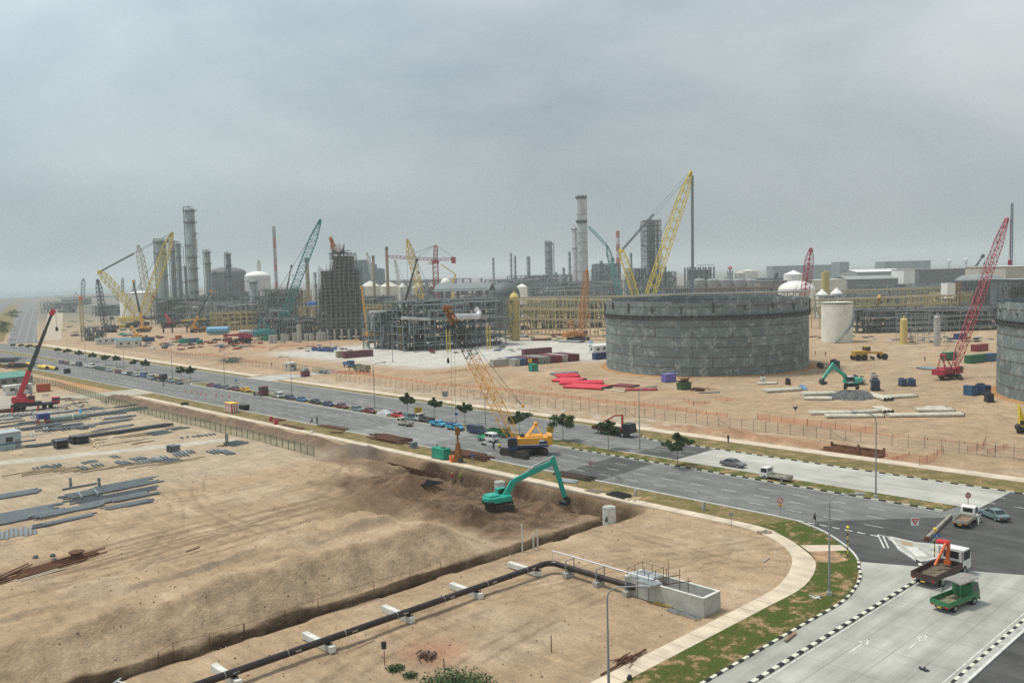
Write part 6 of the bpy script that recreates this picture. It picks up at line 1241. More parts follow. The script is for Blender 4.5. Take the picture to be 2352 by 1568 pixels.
# ---- piling rig, generator and small plant by the footpath
p = Q('M2', 1985, 1135); t = thing('vibro_hammer', 'orange brown hydraulic hammer hanging upright over its power pack', 'pile hammer', p, .4); mb = MB(); mb.box((0, 0, 1.3), (1.4, 1.2, 2.0), 0, .8); mb.box((0, 0, 2.9), (.9, .9, 1.5), 0, .7); mb.tube((0, 0, 3.6), (0, 0, 5.2), .2, n=8); mb.box((0, 0, 5.9), (.55, .8, 1.5)); mb.build('hammer_body', mat('hammer_orange', (.30, .12, .03), .8, .1, .4, 2), t, bev=.06); mb = MB(); mb.bar((0, 0, 6.6), (0, 0, 8.2), .06); mb.build('sling', DKSTEEL, t); mb = MB(); mb.box((-.7, -.9, .5), (.8, .6, 1.0)); mb.build('clamp', DKSTEEL, t)
p = Q('M2', 1940, 1130); t = thing('power_pack', 'low bright orange power pack at the foot of the hammer', 'power pack', p, 1.1); MB().box((0, 0, .55), (2.0, 1.2, 1.1)).build('housing', mat('bright_orange', (.65, .16, .03), .6, 0, .15), t, bev=.06); mb = MB(); [mb.box((0, y, 1.14), (.7, .3, .08)) for y in (-.3, .3)]; mb.build('grille', BLACK, t)
GEN = thing('generator', 'green box generator standing on the verge next to the hammer', 'generator', Q('M2', 1835, 1105), H2); MB().box((0, 0, 1.2), (3.6, 1.8, 2.0)).build('housing', mat('generator_green', (.02, .30, .20), .6, 0, .15), GEN, bev=.06); mb = MB(); mb.box((0, 0, .15), (3.8, 1.9, .2)); mb.build('skid', DKSTEEL, GEN); mb = MB(); [mb.box((x, -.905, 1.3), (.7, .03, 1.2)) for x in (-1.1, 0, 1.1)]; mb.build('door', mat('door_green', (.015, .22, .15)), GEN); mb = MB(); mb.tube((1.2, 0, 2.2), (1.2, 0, 2.7), .1, n=8); mb.box((-.6, 0, 2.28), (.9, .8, .12)); mb.build('exhaust', DKSTEEL, GEN)
t = thing('water_tank', 'small grey green box standing on the verge by the rusty beams', 'tank', Q('M2', 1590, 1010)); MB().box((0, 0, .6), (1.4, 1.0, 1.2)).build('shell', PGREY, t, bev=.05); MB().box((0, 0, 1.25), (1.0, .7, .1)).build('lid', PGREY2, t)
def drum(label, r, x, y, m, g=None, h=.9, rad=.32, z=0):
    t = thing('oil_drum', label, 'drum', Q(r, x, y, z), 0, g); MB().lathe([(rad, 0), (rad, h), (rad-.03, h), (rad-.03, h-.03), (.01, h-.03)], n=14).build('barrel', m, t, smooth=True); mb = MB(); [mb.lathe([(rad, z_), (rad+.025, z_+.02), (rad, z_+.04)], n=14) for z_ in (h*.33, h*.66)]; mb.build('hoop', m, t)
drum('red oil drum standing on the footpath edge', 'M2', 378, 805, REDP, h=1.3, rad=.55); drum('darker red oil drum behind the other red drum', 'M2', 332, 775, REDP, h=1.2, rad=.45)
t = thing('white_sack', 'white bag lying on the footpath edge', 'sack', Q('M2', 690, 875, .1)); MB().box((0, 0, .25), (1.0, .7, .5), .4, .6).build('bag', WHITE, t, bev=.15)
# striped site hut
p = Q('M1', 2045, 695); t = thing('striped_hut', 'small hut with red and white striped walls and yellow top', 'hut', p, H2-.0); mb = MB()
for i in range(12):
    mb.m = i % 2
    for y in (-1, 1): mb.box((-2.0+i*.333+.167, y*1.0, 1.35), (.333, .06, 2.3))
for i in range(6):
    mb.m = (i+1) % 2
    for x in (-1, 1): mb.box((x*2.0, -.833+i*.333, 1.35), (.06, .333, 2.3))
mb.build('striped_wall', [REDP, WHITE], t); MB().box((0, 0, 2.58), (4.3, 2.3, .16)).build('roof', mat('roof_yellow', (.75, .50, .05), .6, 0, .12), t, bev=.03); mb = MB(); [mb.box((x, y, .1), (.3, .3, .2)) for x in (-1.8, 1.8) for y in (-.8, .8)]; mb.build('foot', DKSTEEL, t)
t = thing('black_skip', 'low black covered skip beside the striped hut', 'skip', Q('M1', 2150, 672), H2); MB().box((0, 0, .7), (3.0, 1.7, 1.2), 0, 1.15).build('tub', BLACK, t, bev=.05); MB().box((0, 0, 1.35), (3.3, 1.9, .1)).build('cover', mat('dark_sheet', (.05, .05, .06), .6), t)
t = thing('hedge_clump', 'small dark bush on the verge left of the striped hut', 'bush', Q('M1', 1630, 630)); rr = random.Random(2); mb = MB()
for i in range(500):
    u = Vector((rr.gauss(0, 1), rr.gauss(0, .8), abs(rr.gauss(0, .7)))).normalized()*1.2*rr.random()**.4; u.z *= .7; s_ = .14; a = Vector((rr.gauss(0, 1), rr.gauss(0, 1), rr.gauss(0, 1))).normalized()*s_; b2 = Vector((rr.gauss(0, 1), rr.gauss(0, 1), rr.gauss(0, 1))).normalized()*s_; mb.quad(u-a, u-b2, u+a, u+b2)
mb.build('foliage', LEAF[0], t)
# traffic cones on the carriageway
CN = None
for x, y in ((1640, 515), (1692, 522), (1735, 530), (1775, 537), (1815, 545), (1908, 548), (1960, 556), (2022, 564)):
    p = Q('M1', x, y)
    if CN is None: CN = thing('traffic_cone', 'orange traffic cone standing on the empty lane opposite the parked row', 'traffic cone', p, 0, 'traffic cones on the lane'); MB().lathe([(.22, .04), (.05, .75), (.01, .76)], n=10).build('cone', mat('cone_orange', (.8, .15, .06), .5), CN, smooth=True); MB().box((0, 0, .025), (.5, .5, .05)).build('base', BLACK, CN)
    else: dup(CN, p)
t = thing('dark_crate', 'small black box standing alone on the far edge lane', 'crate', Q('M1', 593, 350)); MB().box((0, 0, .9), (2.2, 1.8, 1.8)).build('box', BLACK, t, bev=.1)
# bicycle on the verge
t = thing('bicycle', 'bicycle lying at the road edge past the dark beams', 'bicycle', Q('M3', 1345, 1310), H2); mb = MB()
for x in (-.5, .5):
    for i in range(14): a = i*math.pi/7; b2 = (i+1)*math.pi/7; mb.bar((x+.33*math.cos(a), 0, .34+.33*math.sin(a)), (x+.33*math.cos(b2), 0, .34+.33*math.sin(b2)), .04)
mb.build('wheel', BLACK, t); mb = MB(); [mb.bar(a, b2, .04) for a, b2 in (((-.5, 0, .34), (-.1, 0, .8)), ((-.1, 0, .8), (.35, 0, .85)), ((-.05, 0, .35), (-.12, 0, .95)), ((-.05, 0, .35), (.35, 0, .85)), ((.5, 0, .34), (.33, 0, .98)), ((.33, -.25, 1.0), (.33, .25, 1.0)), ((-.5, 0, .34), (-.05, 0, .35)))]; mb.build('frame', PGREY, t)
# ================= diggers =================
TEAL = pc('digger_teal', (.015, .36, .27), .45); b = Q('M3', 290, 1548, -.35); d0 = DEP(b); b = Vector((b.x, b.y, HZ(b.x, b.y)))
kn = RD('M3', 415, 1300, d0+.3); el = RD('M3', 770, 1130, d0+5); bk = RD('M3', 865, 1440, d0+6); rzx = math.atan2((el-b).y, (el-b).x)
EX = excavator('teal long reach digger with its arm raised over the pit', b, rzx, kn, el, bk, TEAL, 1.02, rzx-.5); mb = MB(); mb.bar(kn-b+(el-kn)*.35+Vector((0, 0, .9)), el-b+Vector((0, 0, .9)), .12); mb.build('chrome_ram', mat('chrome', (.75, .77, .78), .25, .6, .05), EX)
TEAL2 = pc('digger_mint', (.06, .38, .27), .5); b = Q('M4', 830, 535); d0 = DEP(b); b = Vector((b.x, b.y, HZ(b.x, b.y)+1.6)); kn = RD('M4', 780, 375, d0-1); el = RD('M4', 655, 290, d0-2); bk = RD('M4', 580, 400, d0-3)
el0 = RD('M4', 655, 290, d0-2); excavator('mint green digger with white cab perched on a rubble mound', b, math.atan2((el-b).y, (el-b).x), RD('M4', 760, 360, d0-1), el, bk, TEAL2, 1.2, .4, P_WHITE)
t = thing('rubble_mound', 'dark grey rubble mound under the mint green digger', 'mound', Q('M4', 835, 560)); mb = MB(); rr = random.Random(4); prof = []
mb.lathe([(6.5, -.2), (5.2, .6), (3.6, 1.35), (2.5, 1.6), (.01, 1.65)], n=26)
mb.v = [(x+rr.uniform(-.35, .35), y+rr.uniform(-.35, .35), z+rr.uniform(-.2, .2)) for x, y, z in mb.v]; mb.build('rubble', mat('grey_rubble', (.13, .13, .13), .95, 0, .5, 2, .2), t)
# ================= people =================
def cl(n, c): return mat('cloth_'+n, c, .85, 0, .15, 4)
for lb, r, x, y, rz, s_, tr, he, po, z in (('person in dark jacket and pale trousers walking at the verge corner', 'B4', 508, 183, 2.3, cl('dark', (.03, .03, .035)), cl('pale', (.42, .42, .42)), None, 'walk', 0),
  ('person in white clothes standing beside the white lorry', 'B4', 1950, 175, 3.0, cl('white', (.70, .68, .62)), cl('white2', (.62, .60, .56)), None, 'walk', 0),
  ('person in navy with white helmet standing by the road barrier', 'M3', 238, 1025, 4, cl('navy', (.04, .05, .16)), cl('navy2', (.04, .05, .13)), WHITE, 'stand', 0),
  ('person in red vest and yellow helmet standing in the pit', 'M2', 1932, 1312, 4.2, cl('red', (.55, .04, .05)), cl('tan', (.30, .22, .14)), YEL, 'stand', None),
  ('person in yellow green vest and yellow helmet in the pit', 'M2', 2004, 1325, 4.2, cl('lime', (.40, .50, .06)), cl('grn', (.16, .22, .06)), YEL, 'stand', None),
  ('person in blue shirt leaning at the footpath above the pit', 'M2', 2113, 1250, 1.0, cl('blue', (.03, .10, .42)), cl('khaki', (.40, .34, .20)), None, 'bend', None),
  ('person standing upright in dark clothes on the verge', 'M2', 740, 795, 2, cl('dark', (.03, .03, .035)), cl('green', (.03, .06, .05)), None, 'stand', 0), ('person sitting low beside the standing one on the verge', 'M2', 695, 793, 2.4, cl('maroon', (.15, .03, .05)), cl('dk2', (.05, .05, .05)), None, 'sit', 0),
  ('person crossing the road near the end of the far row', 'M1', 1444, 470, 2, cl('bluegrey', (.09, .12, .22)), cl('dk2', (.05, .05, .05)), None, 'walk', 0), ('person in dark clothes standing on the open sand by the big tank', 'M4', 602, 200, 3, cl('dark', (.03, .03, .035)), cl('dk2', (.05, .05, .05)), WHITE, 'stand', None),
  ('person standing on the sand between grader and red crane', 'M4', 1478, 245, 3, cl('bluegrey', (.09, .12, .22)), cl('navy2', (.04, .05, .13)), None, 'stand', None), ('person in blue helmet walking by the gate hut', 'M2', 1025, 345, 3, cl('brick', (.30, .10, .06)), cl('dk2', (.05, .05, .05)), YEL, 'stand', 0),
  ('person at the fence near the site gate', 'M2', 340, 290, 3, cl('brick', (.30, .10, .06)), cl('dk2', (.05, .05, .05)), None, 'stand', 0), ('person in black by the reddish bank beyond the road', 'M3', 2307, 900, 3, cl('dark', (.03, .03, .035)), cl('dark', (.03, .03, .035)), None, 'stand', None), ('person in yellow on the open sand beyond the grader', 'M4', 512, 190, 3, cl('lime', (.40, .50, .06)), cl('khaki', (.40, .34, .20)), None, 'stand', None)):
    p = Q(r, x, y, 0) if z == 0 else QG(r, x, y); person(lb, p, rz, s_, tr, he, po)
# ================= fences =================
def fence(label, pts, h, m, step, name='chainlink_fence', cat='fence', wirem=None, kink=True, lines=4, group=None, w=.08, brace=0):
    t = thing(name, label, cat, (pts[0][0], pts[0][1], 0)); o = Vector((pts[0][0], pts[0][1], 0)); P = []; acc = 0
    for a, b in zip(pts, pts[1:]):
        a = Vector((*a, 0)); b = Vector((*b, 0)); L_ = (b-a).length; n = max(1, round(L_/step))
        for i in range(n): P.append(a+(b-a)*i/n)
    P.append(Vector((*pts[-1], 0))); d = (P[-1]-P[0]).normalized(); s_ = Vector((d.y, -d.x, 0)); proto = None
    for p in P:
        if proto is None:
            mb = MB(); mb.bar((0, 0, -.3), (0, 0, h), w); 
            if kink: mb.bar((0, 0, h), s_*.35+Vector((0, 0, h+.4)), w)
            proto = mb.build('post', m, t)
        else:
            q = proto.copy(); col.objects.link(q); q.parent = t; proto_ = q
        z = HZ(p.x, p.y); (proto if p is P[0] else q).location = (p-o)+Vector((0, 0, z))
    mb = MB(); Z = [HZ(p.x, p.y) for p in P]
    for i in range(len(P)-1):
        a = P[i]-o; b = P[i+1]-o
        for k in range(lines): f = (k+.15)/(lines-.7)*h; f = min(f, h); mb.bar(a+Vector((0, 0, Z[i]+f)), b+Vector((0, 0, Z[i+1]+f)), .02)
        if brace and i % brace == 0: mb.bar(a+Vector((0, 0, Z[i]+.1)), b+Vector((0, 0, Z[i+1]+h*.85)), .07)
    mb.build('wire', wirem or m, t); 
    mb = MB()
    for i in range(len(P)-1): a = P[i]-o; b = P[i+1]-o; mb.quad(a+Vector((0, 0, Z[i]+.1)), b+Vector((0, 0, Z[i+1]+.1)), b+Vector((0, 0, Z[i+1]+h)), a+Vector((0, 0, Z[i]+h)))
    mb.build('mesh_panel', MESHM if wirem is None else wirem, t); return t
def netmat(name, c, scale, thr, c2=None):
    m = bpy.data.materials.new(name); m.use_nodes = True; t = m.node_tree; b = t.nodes['Principled BSDF']; b.inputs['Base Color'].default_value = (*c, 1); b.inputs['Roughness'].default_value = .8
    b.inputs['Alpha'].default_value = thr; return m
MESHM = netmat('wire_mesh', (.33, .32, .29), 0, .13); ONET = netmat('orange_net', (.74, .22, .11), 0, .36); GNET = netmat('green_mesh', (.07, .14, .08), 0, .38)
WP = mat('weathered_post', (.20, .19, .16), .8, 0, .2)
fence('long chainlink fence with cranked posts beside the big grey tanks', [(172.3, 30), (171.2, 52), (168.6, 88), (166, 130), (164.9, 193), (165, 262)], 2.1, WP, 2.9, brace=9)
fence('chainlink fence running on beyond the site gate', [(171, 306), (173, 380), (176, 470), (180, 540)], 2.1, WP, 3.2)
GP = mat('green_post', (.05, .11, .075), .7)
a = Q('M2', 712, 1085); b = Q('M1', 2340, 965); c = Q('M1', 1240, 700); d = Q('M1', 480, 470)
fence('green mesh fence enclosing the steel storage yard', [(a.x, a.y), (b.x, b.y), (c.x, c.y), (96.5, 330), (95, 372)], 2.1, GP, 2.6, kink=False, wirem=GNET, name='green_mesh_fence', w=.10)
def net(label, pts, h, m=None, seed=1, post=3.0):
    t = thing('safety_net', label, 'safety fence', (pts[0][0], pts[0][1], 0)); o = Vector((pts[0][0], pts[0][1], 0)); mb = MB(); mp_ = MB(); rr = random.Random(seed)
    for a, b in zip(pts, pts[1:]):
        a = Vector((a[0], a[1], 0)); b = Vector((b[0], b[1], 0)); n = max(1, int((b-a).length/1.5)); pz = None
        for i in range(n+1):
            p = a+(b-a)*i/n; z = HZ(p.x, p.y); hh = h*rr.uniform(.78, 1.05); p = p-o+Vector((rr.uniform(-.1, .1), 0, z))
            if i % 2 == 0: mp_.bar(p, p+Vector((0, 0, h*1.1)), .06)
            if pz: mb.quad(pz[0]+Vector((0, 0, .05)), p+Vector((0, 0, .05)), p+Vector((0, 0, hh)), pz[0]+Vector((0, 0, pz[1])))
            pz = (p, hh)
    mb.build('net', m or ONET, t); mp_.build('stake', RUST, t)
def qq(r, *xy): return [(Q(r, x, y).x, Q(r, x, y).y) for x, y in xy]
net('orange safety net stretched straight behind the chainlink fence', qq('M4', (0, 760), (440, 815), (1020, 870)), 1.5); net('orange safety net continuing behind the fence towards the gate', [(p.x, p.y) for p in (Q('M3', 2300, 740), Q('M3', 1650, 655), Q('M3', 1000, 585), Q('M3', 200, 490), Q('M2', 1800, 455), Q('M2', 1200, 370), Q('M2', 860, 345))], 1.0)
net('thin orange tape running far along the fence to the junction end', qq('M4', (1060, 885), (1500, 935), (2000, 985), (2350, 1020)), .35); net('orange net draped across the reddish ditch by the trench box', qq('M4', (1640, 1060), (1560, 1110), (1430, 1170)), 1.3, seed=3); net('torn orange net standing at the edge of the reddish ditch', qq('M4', (1340, 1080), (1180, 1110)), .6); net('leaning orange net on the sand by the fence end', qq('M4', (1850, 1045), (1990, 1010), (2010, 960)), 1.1); net('short orange net beside the leaning one', qq('M4', (2030, 1065), (2210, 1010)), 1.1)
net('sagging orange net in front of the red scrap', qq('M3', (1915, 600), (2000, 630), (2150, 620)), 1.0); net('orange net rising behind the sagging one', qq('M3', (2195, 590), (2350, 595)), 1.1); net('small orange net flap by the stacked red pipes', qq('M3', (650, 480), (750, 500)), .9); net('orange net strip across the gravel yard edge', qq('R2', (1400, 1545), (1700, 1512), (1960, 1480), (2140, 1470)), .8); net('orange net along the near side of the tipper', qq('M2', (860, 350), (1210, 358)), 1.3); net('long orange net across the distant site left of the gate', qq('M1', (1440, 150), (1560, 185), (1850, 200), (2352, 270)), 1.2); net('orange net near the row of concrete stumps', qq('R2', (20, 1330), (130, 1290), (430, 1290)), 1.4); net('orange net beyond the stumps and pipe coils', qq('R1', (1930, 1400), (2050, 1340), (2350, 1370)), 1.6); net('orange net patches behind the site containers', qq('R1', (1500, 1290), (1960, 1330)), 1.2)
# ================= big grey tanks under construction =================
def platemat(name, r, base=(.135, .165, .168), row=3.25, wid=12.5, chalk=.5):
    m = bpy.data.materials.new(name); m.use_nodes = True; t = m.node_tree; b = t.nodes['Principled BSDF']; b.inputs['Roughness'].default_value = .65
    co = N(t, 'ShaderNodeTexCoord'); s = N(t, 'ShaderNodeSeparateXYZ'); t.links.new(co.outputs['Object'], s.inputs[0])
    at2 = N(t, 'ShaderNodeMath', operation='ARCTAN2'); t.links.new(s.outputs[1], at2.inputs[0]); t.links.new(s.outputs[0], at2.inputs[1])
    mu = N(t, 'ShaderNodeMath', operation='MULTIPLY'); t.links.new(at2.outputs[0], mu.inputs[0]); mu.inputs[1].default_value = r
    cb = N(t, 'ShaderNodeCombineXYZ'); t.links.new(mu.outputs[0], cb.inputs[0]); t.links.new(s.outputs[2], cb.inputs[1])
    br = N(t, 'ShaderNodeTexBrick'); br.inputs['Scale'].default_value = 1; br.inputs['Brick Width'].default_value = wid; br.inputs['Row Height'].default_value = row; br.inputs['Mortar Size'].default_value = .14; br.inputs['Mortar Smooth'].default_value = .3
    br.inputs['Color1'].default_value = (*[c*.88 for c in base], 1); br.inputs['Color2'].default_value = (*[c*1.22 for c in base], 1); br.inputs['Mortar'].default_value = (.07, .045, .03, 1)
    t.links.new(cb.outputs[0], br.inputs[0])
    mp_ = N(t, 'ShaderNodeMapping'); mp_.inputs['Scale'].default_value = (1.3, 1.2, 1); t.links.new(cb.outputs[0], mp_.inputs[0])
    n = N(t, 'ShaderNodeTexNoise', Scale=.26, Detail=6.0, Roughness=.62); t.links.new(mp_.outputs[0], n.inputs['Vector'])
    r1 = N(t, 'ShaderNodeValToRGB'); r1.color_ramp.elements[0].position = chalk; r1.color_ramp.elements[1].position = chalk+.10; t.links.new(n.outputs[0], r1.inputs[0])
    n2 = N(t, 'ShaderNodeTexNoise', Scale=1.1, Detail=5.0, Roughness=.6); t.links.new(cb.outputs[0], n2.inputs['Vector']); r2 = N(t, 'ShaderNodeValToRGB'); r2.color_ramp.elements[0].position = .40; r2.color_ramp.elements[1].position = .55; t.links.new(n2.outputs[0], r2.inputs[0])
    mm = N(t, 'ShaderNodeMath', operation='MULTIPLY'); t.links.new(r1.outputs[0], mm.inputs[0]); t.links.new(r2.outputs[0], mm.inputs[1])
    m3 = N(t, 'ShaderNodeMath', operation='MULTIPLY'); t.links.new(mm.outputs[0], m3.inputs[0]); m3.inputs[1].default_value = .42
    mx = N(t, 'ShaderNodeMix'); mx.data_type = 'RGBA'; t.links.new(m3.outputs[0], mx.inputs[0]); t.links.new(br.outputs[0], mx.inputs[6]); mx.inputs[7].default_value = (.52, .54, .50, 1)
    t.links.new(mx.outputs[2], b.inputs['Base Color']); bn = N(t, 'ShaderNodeBump', Strength=.2, Distance=.03); t.links.new(br.outputs['Fac'], bn.inputs['Height']); bn.invert = True; t.links.new(bn.outputs[0], b.inputs['Normal']); return m
PL1 = platemat('weathered_tank_plate', 35.3); GIRD = mat('wind_girder', (.07, .08, .08), .7, .1, .3, 1)
RIMM = mat('rusty_rim', (.20, .11, .06), .85, 0, .4, .5)
for lb, cx, cy in (('huge grey open topped steel tank with patchy white plates, whole in view', 268.8, 182.8), ('huge grey open topped steel tank cut off by the picture edge', 266.0, 48.5)):
    t = thing('storage_tank', lb, 'tank', (cx, cy, 0)); r = 35.3; H_ = 24.6; n = 120; rr = random.Random(int(cx)); mb = MB(); P = []; tops = []
    for i in range(n): P.append((r*math.cos(2*math.pi*i/n), r*math.sin(2*math.pi*i/n)))
    lev = [H_-(.55 if rr.random() < .22 else 0)-(1.5 if rr.random() < .05 else 0) for _ in range(n//6)]
    for i in range(n):
        h = lev[i//6]; a = P[i]; b2 = P[(i+1) % n]; k = (r-.12)/r; mb.quad((*a, .2), (*b2, .2), (*b2, h), (*a, h)); mb.quad((b2[0]*k, b2[1]*k, .2), (a[0]*k, a[1]*k, .2), (a[0]*k, a[1]*k, h), (b2[0]*k, b2[1]*k, h)); mb.quad((*a, h), (*b2, h), (b2[0]*k, b2[1]*k, h), (a[0]*k, a[1]*k, h))
    mb.build('shell', PL1, t)
    mb = MB(); mb.lathe([(r+.05, 19.2), (r+.65, 19.2), (r+.65, 19.35), (r+.05, 19.35)], n=96); mb.lathe([(r+.05, 18.5), (r+.2, 18.5), (r+.2, 18.65), (r+.05, 18.65)], n=96)
    for i in range(96): a = 2*math.pi*i/96; mb.bar((r*math.cos(a), r*math.sin(a), 18.6), ((r+.6)*math.cos(a), (r+.6)*math.sin(a), 19.2), .08)
    mb.build('wind_girder', GIRD, t)
    mb = MB(); k = r+.62
    for i in range(80):
        a = 2*math.pi*i/80; mb.bar((k*math.cos(a), k*math.sin(a), 19.3), (k*math.cos(a), k*math.sin(a), 20.4), .12)
    for i in range(22):
        a = 2*math.pi*i/22+.1; kk = r+.25; mb.bar((kk*math.cos(a), kk*math.sin(a), 20+rr.uniform(0, 2)), (kk*math.cos(a), kk*math.sin(a), 22+rr.uniform(0, 2.4)), .4)
    mb.lathe([(k, 19.9), (k+.06, 19.9), (k+.06, 19.98), (k, 19.98)], n=96); mb.build('handrail', GIRD, t)
    mb = MB(); mb.lathe([(r+.9, -.2), (r+.75, .45), (r+.1, .5)], n=96); mb.build('base_ring', RIMM, t)
    mb = MB(); mb.lathe([(.01, .3), (r-.3, .3)], n=64); mb.build('floor', RIMM, t)
# ================= processing plant =================
TG = mat('tower_grey', (.29, .35, .34), .55, .15, .15, .15); TGD = mat('tower_grey_dark', (.17, .21, .21), .6, .15, .2, .15); TAN = mat('tan_concrete', (.36, .31, .23), .85, 0, .15, .2); SILV = mat('silver_cladding', (.50, .49, .49), .4, .35, .2, .12); FARG = mat('far_grey', (.16, .19, .20), .7, 0, .25, .05)
def col_at(label, r, x, d, ytop, wpx, m=TG, **k):
    p = AT(r, x, d); h = ZT(p, r, ytop); return column(label, p, WD(p, wpx)/2, h, m, **k)
# left group of towers
T1 = col_at('tallest silver grey column with banner in the left group of towers', 'R1', 1725, 780, 115, 82, TG, plats=9, riser=1, r2=None, name='distillation_tower')
p = T1.location; t_ = MB(); d0 = DEP(p); a = RD('R1', 1708, 395, d0-5.5)-p; b = RD('R1', 1735, 522, d0-5.5)-p; c = (a+b)/2; MB().box(c, (4.2, .15, abs(a.z-b.z)), FACE).build('banner', WHITE, T1); mb = MB()
for i in range(9): mb.box(c+Vector((0, 0, 12-i*2.7))+Vector((-math.cos(YAW), -math.sin(YAW), 0))*.3, (1.6, .1, 1.3), FACE)
mb.build('banner_lettering', REDP, T1)
col_at('thick grey column at the left end of the tower group', 'R1', 1455, 790, 402, 92, TG, plats=7, riser=1); col_at('slim column with hooked pipe right behind the thick one', 'R1', 1555, 800, 400, 46, TG, plats=8, riser=1); col_at('slim column next to the tallest one', 'R1', 1605, 815, 425, 46, TG, plats=6, riser=2)
col_at('medium grey column right of the tallest column with looped top pipe', 'R1', 1858, 790, 498, 52, TG, plats=6, riser=1); col_at('grey column standing in front of the dark domed tank', 'R1', 2040, 800, 520, 46, TGD, plats=6, riser=1); col_at('plain fat grey cylinder in front of the white domed tank', 'R1', 2252, 700, 770, 70, TG, plats=2, riser=0, toprig=False)
def tank_at(label, r, x, d, ytop, wpx, m, roof='dome', rise=None, **k):
    p = AT(r, x, d); h = ZT(p, r, ytop); R0 = WD(p, wpx)/2; return tank(label, p, R0, h, m, roof, rise=rise, **k)
DKT = mat('dark_domed_concrete', (.15, .155, .165), .8, 0, .12, .05); WTK = mat('white_tank_paint', (.80, .79, .74), .6, 0, .08, .1); WTK2 = mat('cream_tank_paint', (.62, .59, .50), .6, 0, .1, .15)
tank_at('dark grey domed tank behind the left group of towers', 'R1', 2020, 1000, 700, 320, DKT, 'dome', 6.5, n=48, rings=0, stair=False, rail=False); tank_at('white domed tank with stiffening rings beside the dark domed tank', 'R1', 2255+30, 980, 735, 220, mat('white_ringed_tank', (.55, .55, .54), .7, 0, .12, .1), 'dome', 6, roofm=WTK, rings=3, stair=False)
tank_at('wide low white tank behind the yellow lifting cranes', 'R1', 1260, 900, 885, 360, WTK, 'cone', 3, rings=0, stair=False)
def unit_at(label, r, x, d, ytop, wpx, dd, fl, bx, by, **k):
    p = AT(r, x, d); h = ZT(p, r, ytop); w = WD(p, wpx); rz = k.pop('rz', None)
    return unit(label, p, FACE if rz is None else rz, w, dd, h, fl, bx, by, **k)
unit_at('grey process framework at the foot of the tower group', 'R1', 1600, 770, 930, 430, 22, 4, 9, 3, m=TGD, seed=3, pipes=40, vess=8, t_=.6, fill=.6); unit_at('grey pipework structure right of the tower group', 'R1', 2060, 740, 880, 400, 22, 4, 8, 3, m=TGD, seed=4, pipes=46, vess=9, t_=.6)
unit_at('low pale steel framework behind the yellow pipe rack', 'R1', 2000, 690, 960, 620, 16, 3, 12, 2, m=PGREY2, seed=5, pipes=50, vess=7, t_=.5)
unit_at('straw yellow four level pipe rack before the tower group', 'R1', 2120, 640, 1050, 480, 10, 4, 9, 2, m=SCAF, seed=6, pipes=20, vess=3, t_=.9, fill=.25, brace=False, pm=SCAF)
unit_at('small grey steel module standing alone near the site offices', 'R1', 830, 560, 1180, 150, 10, 3, 4, 2, m=PGREY, seed=7, pipes=14, vess=4, t_=.35)
unit_at('dense grey framework left of the scaffolded tower', 'R2', 140, 620, 790, 290, 24, 6, 6, 3, m=TGD, seed=8, pipes=44, vess=8, t_=.5, fill=.7); unit_at('low grey pipe structure behind the concrete stumps', 'R2', 300, 520, 1040, 400, 16, 3, 8, 2, m=PGREY, seed=9, pipes=40, vess=7, t_=.4, fill=.6); unit_at('grey pipe structure below the teal crane', 'R2', 90, 560, 960, 330, 20, 4, 6, 2, m=PGREY, seed=10, pipes=36, vess=6, t_=.45, fill=.6)
unit_at('straw yellow scaffold bay left of the scaffolded tower', 'R2', 395, 560, 945, 180, 8, 5, 3, 2, m=SCAF, seed=11, pipes=12, vess=2, t_=.5, fill=.3)
unit_at('dark framework between module and tower group', 'R2', 20, 700, 850, 260, 20, 5, 5, 2, m=TGD, seed=13, pipes=30, vess=5, t_=.5)
# scaffolded tower
tp = AT('R2', 690, 515); gz = lambda y: ZT(tp, 'R2', y)
def mpx(v): return WD(tp, v)
t = thing('scaffolded_tower', 'tall dark tower wrapped in scaffolding with a stepped top and orange duct', 'tower', (tp.x, tp.y, 0), FACE)
core = MB(); sc_ = MB(); bd = MB(); rr = random.Random(6)
for (cx, w, _, ytop, dpt) in ((-8, 420, 0, 1010, 300), (-28, 385, 0, 790, 250), (-20, 330, 0, 700, 230), (22, 250, 0, 600, 190), (8, 200, 0, 480, 160), (-140, 130, 0, 605, 150)):
    h = gz(ytop); W_ = mpx(w); D_ = mpx(dpt); X0 = mpx(cx); core.box((X0, 3, h/2+.5), (W_-2.4, D_-3.4, h-3))
    nx_ = max(2, int(W_/2.6)); nz = int(h/2.0)
    for i in range(nx_+1):
        x = X0-W_/2+W_*i/nx_
        for y in (-D_/2, D_/2): sc_.bar((x, y+3, 0), (x, y+3, h+rr.uniform(-1, 3.5)), .22)
    ny_ = max(2, int(D_/2.8))
    for j in range(ny_+1):
        y = -D_/2+D_*j/ny_+3
        for x in (X0-W_/2, X0+W_/2): sc_.bar((x, y, 0), (x, y, h+rr.uniform(-1, 3.5)), .22)
    for k in range(1, nz+1):
        z = k*2.0
        for y in (-D_/2+3, D_/2+3): sc_.bar((X0-W_/2-rr.uniform(0, 1.4), y, z), (X0+W_/2+rr.uniform(0, 1.4), y, z), .16)
        for x in (X0-W_/2, X0+W_/2): sc_.bar((x, 3-D_/2-rr.uniform(0, .6), z), (x, 3+D_/2, z), .1)
        if k % 1 == 0:
            x0 = X0-W_/2+rr.uniform(0, W_*.4); x1 = min(X0+W_/2, x0+rr.uniform(W_*.5, W_*1.1)); bd.box(((x0+x1)/2, -D_/2+3.5, z-.1), (x1-x0, 1.0, .09))
            if rr.random() < .6: bd.box((X0+W_/2-.5, 3, z-.1), (1.0, D_*rr.uniform(.4, .9), .09))
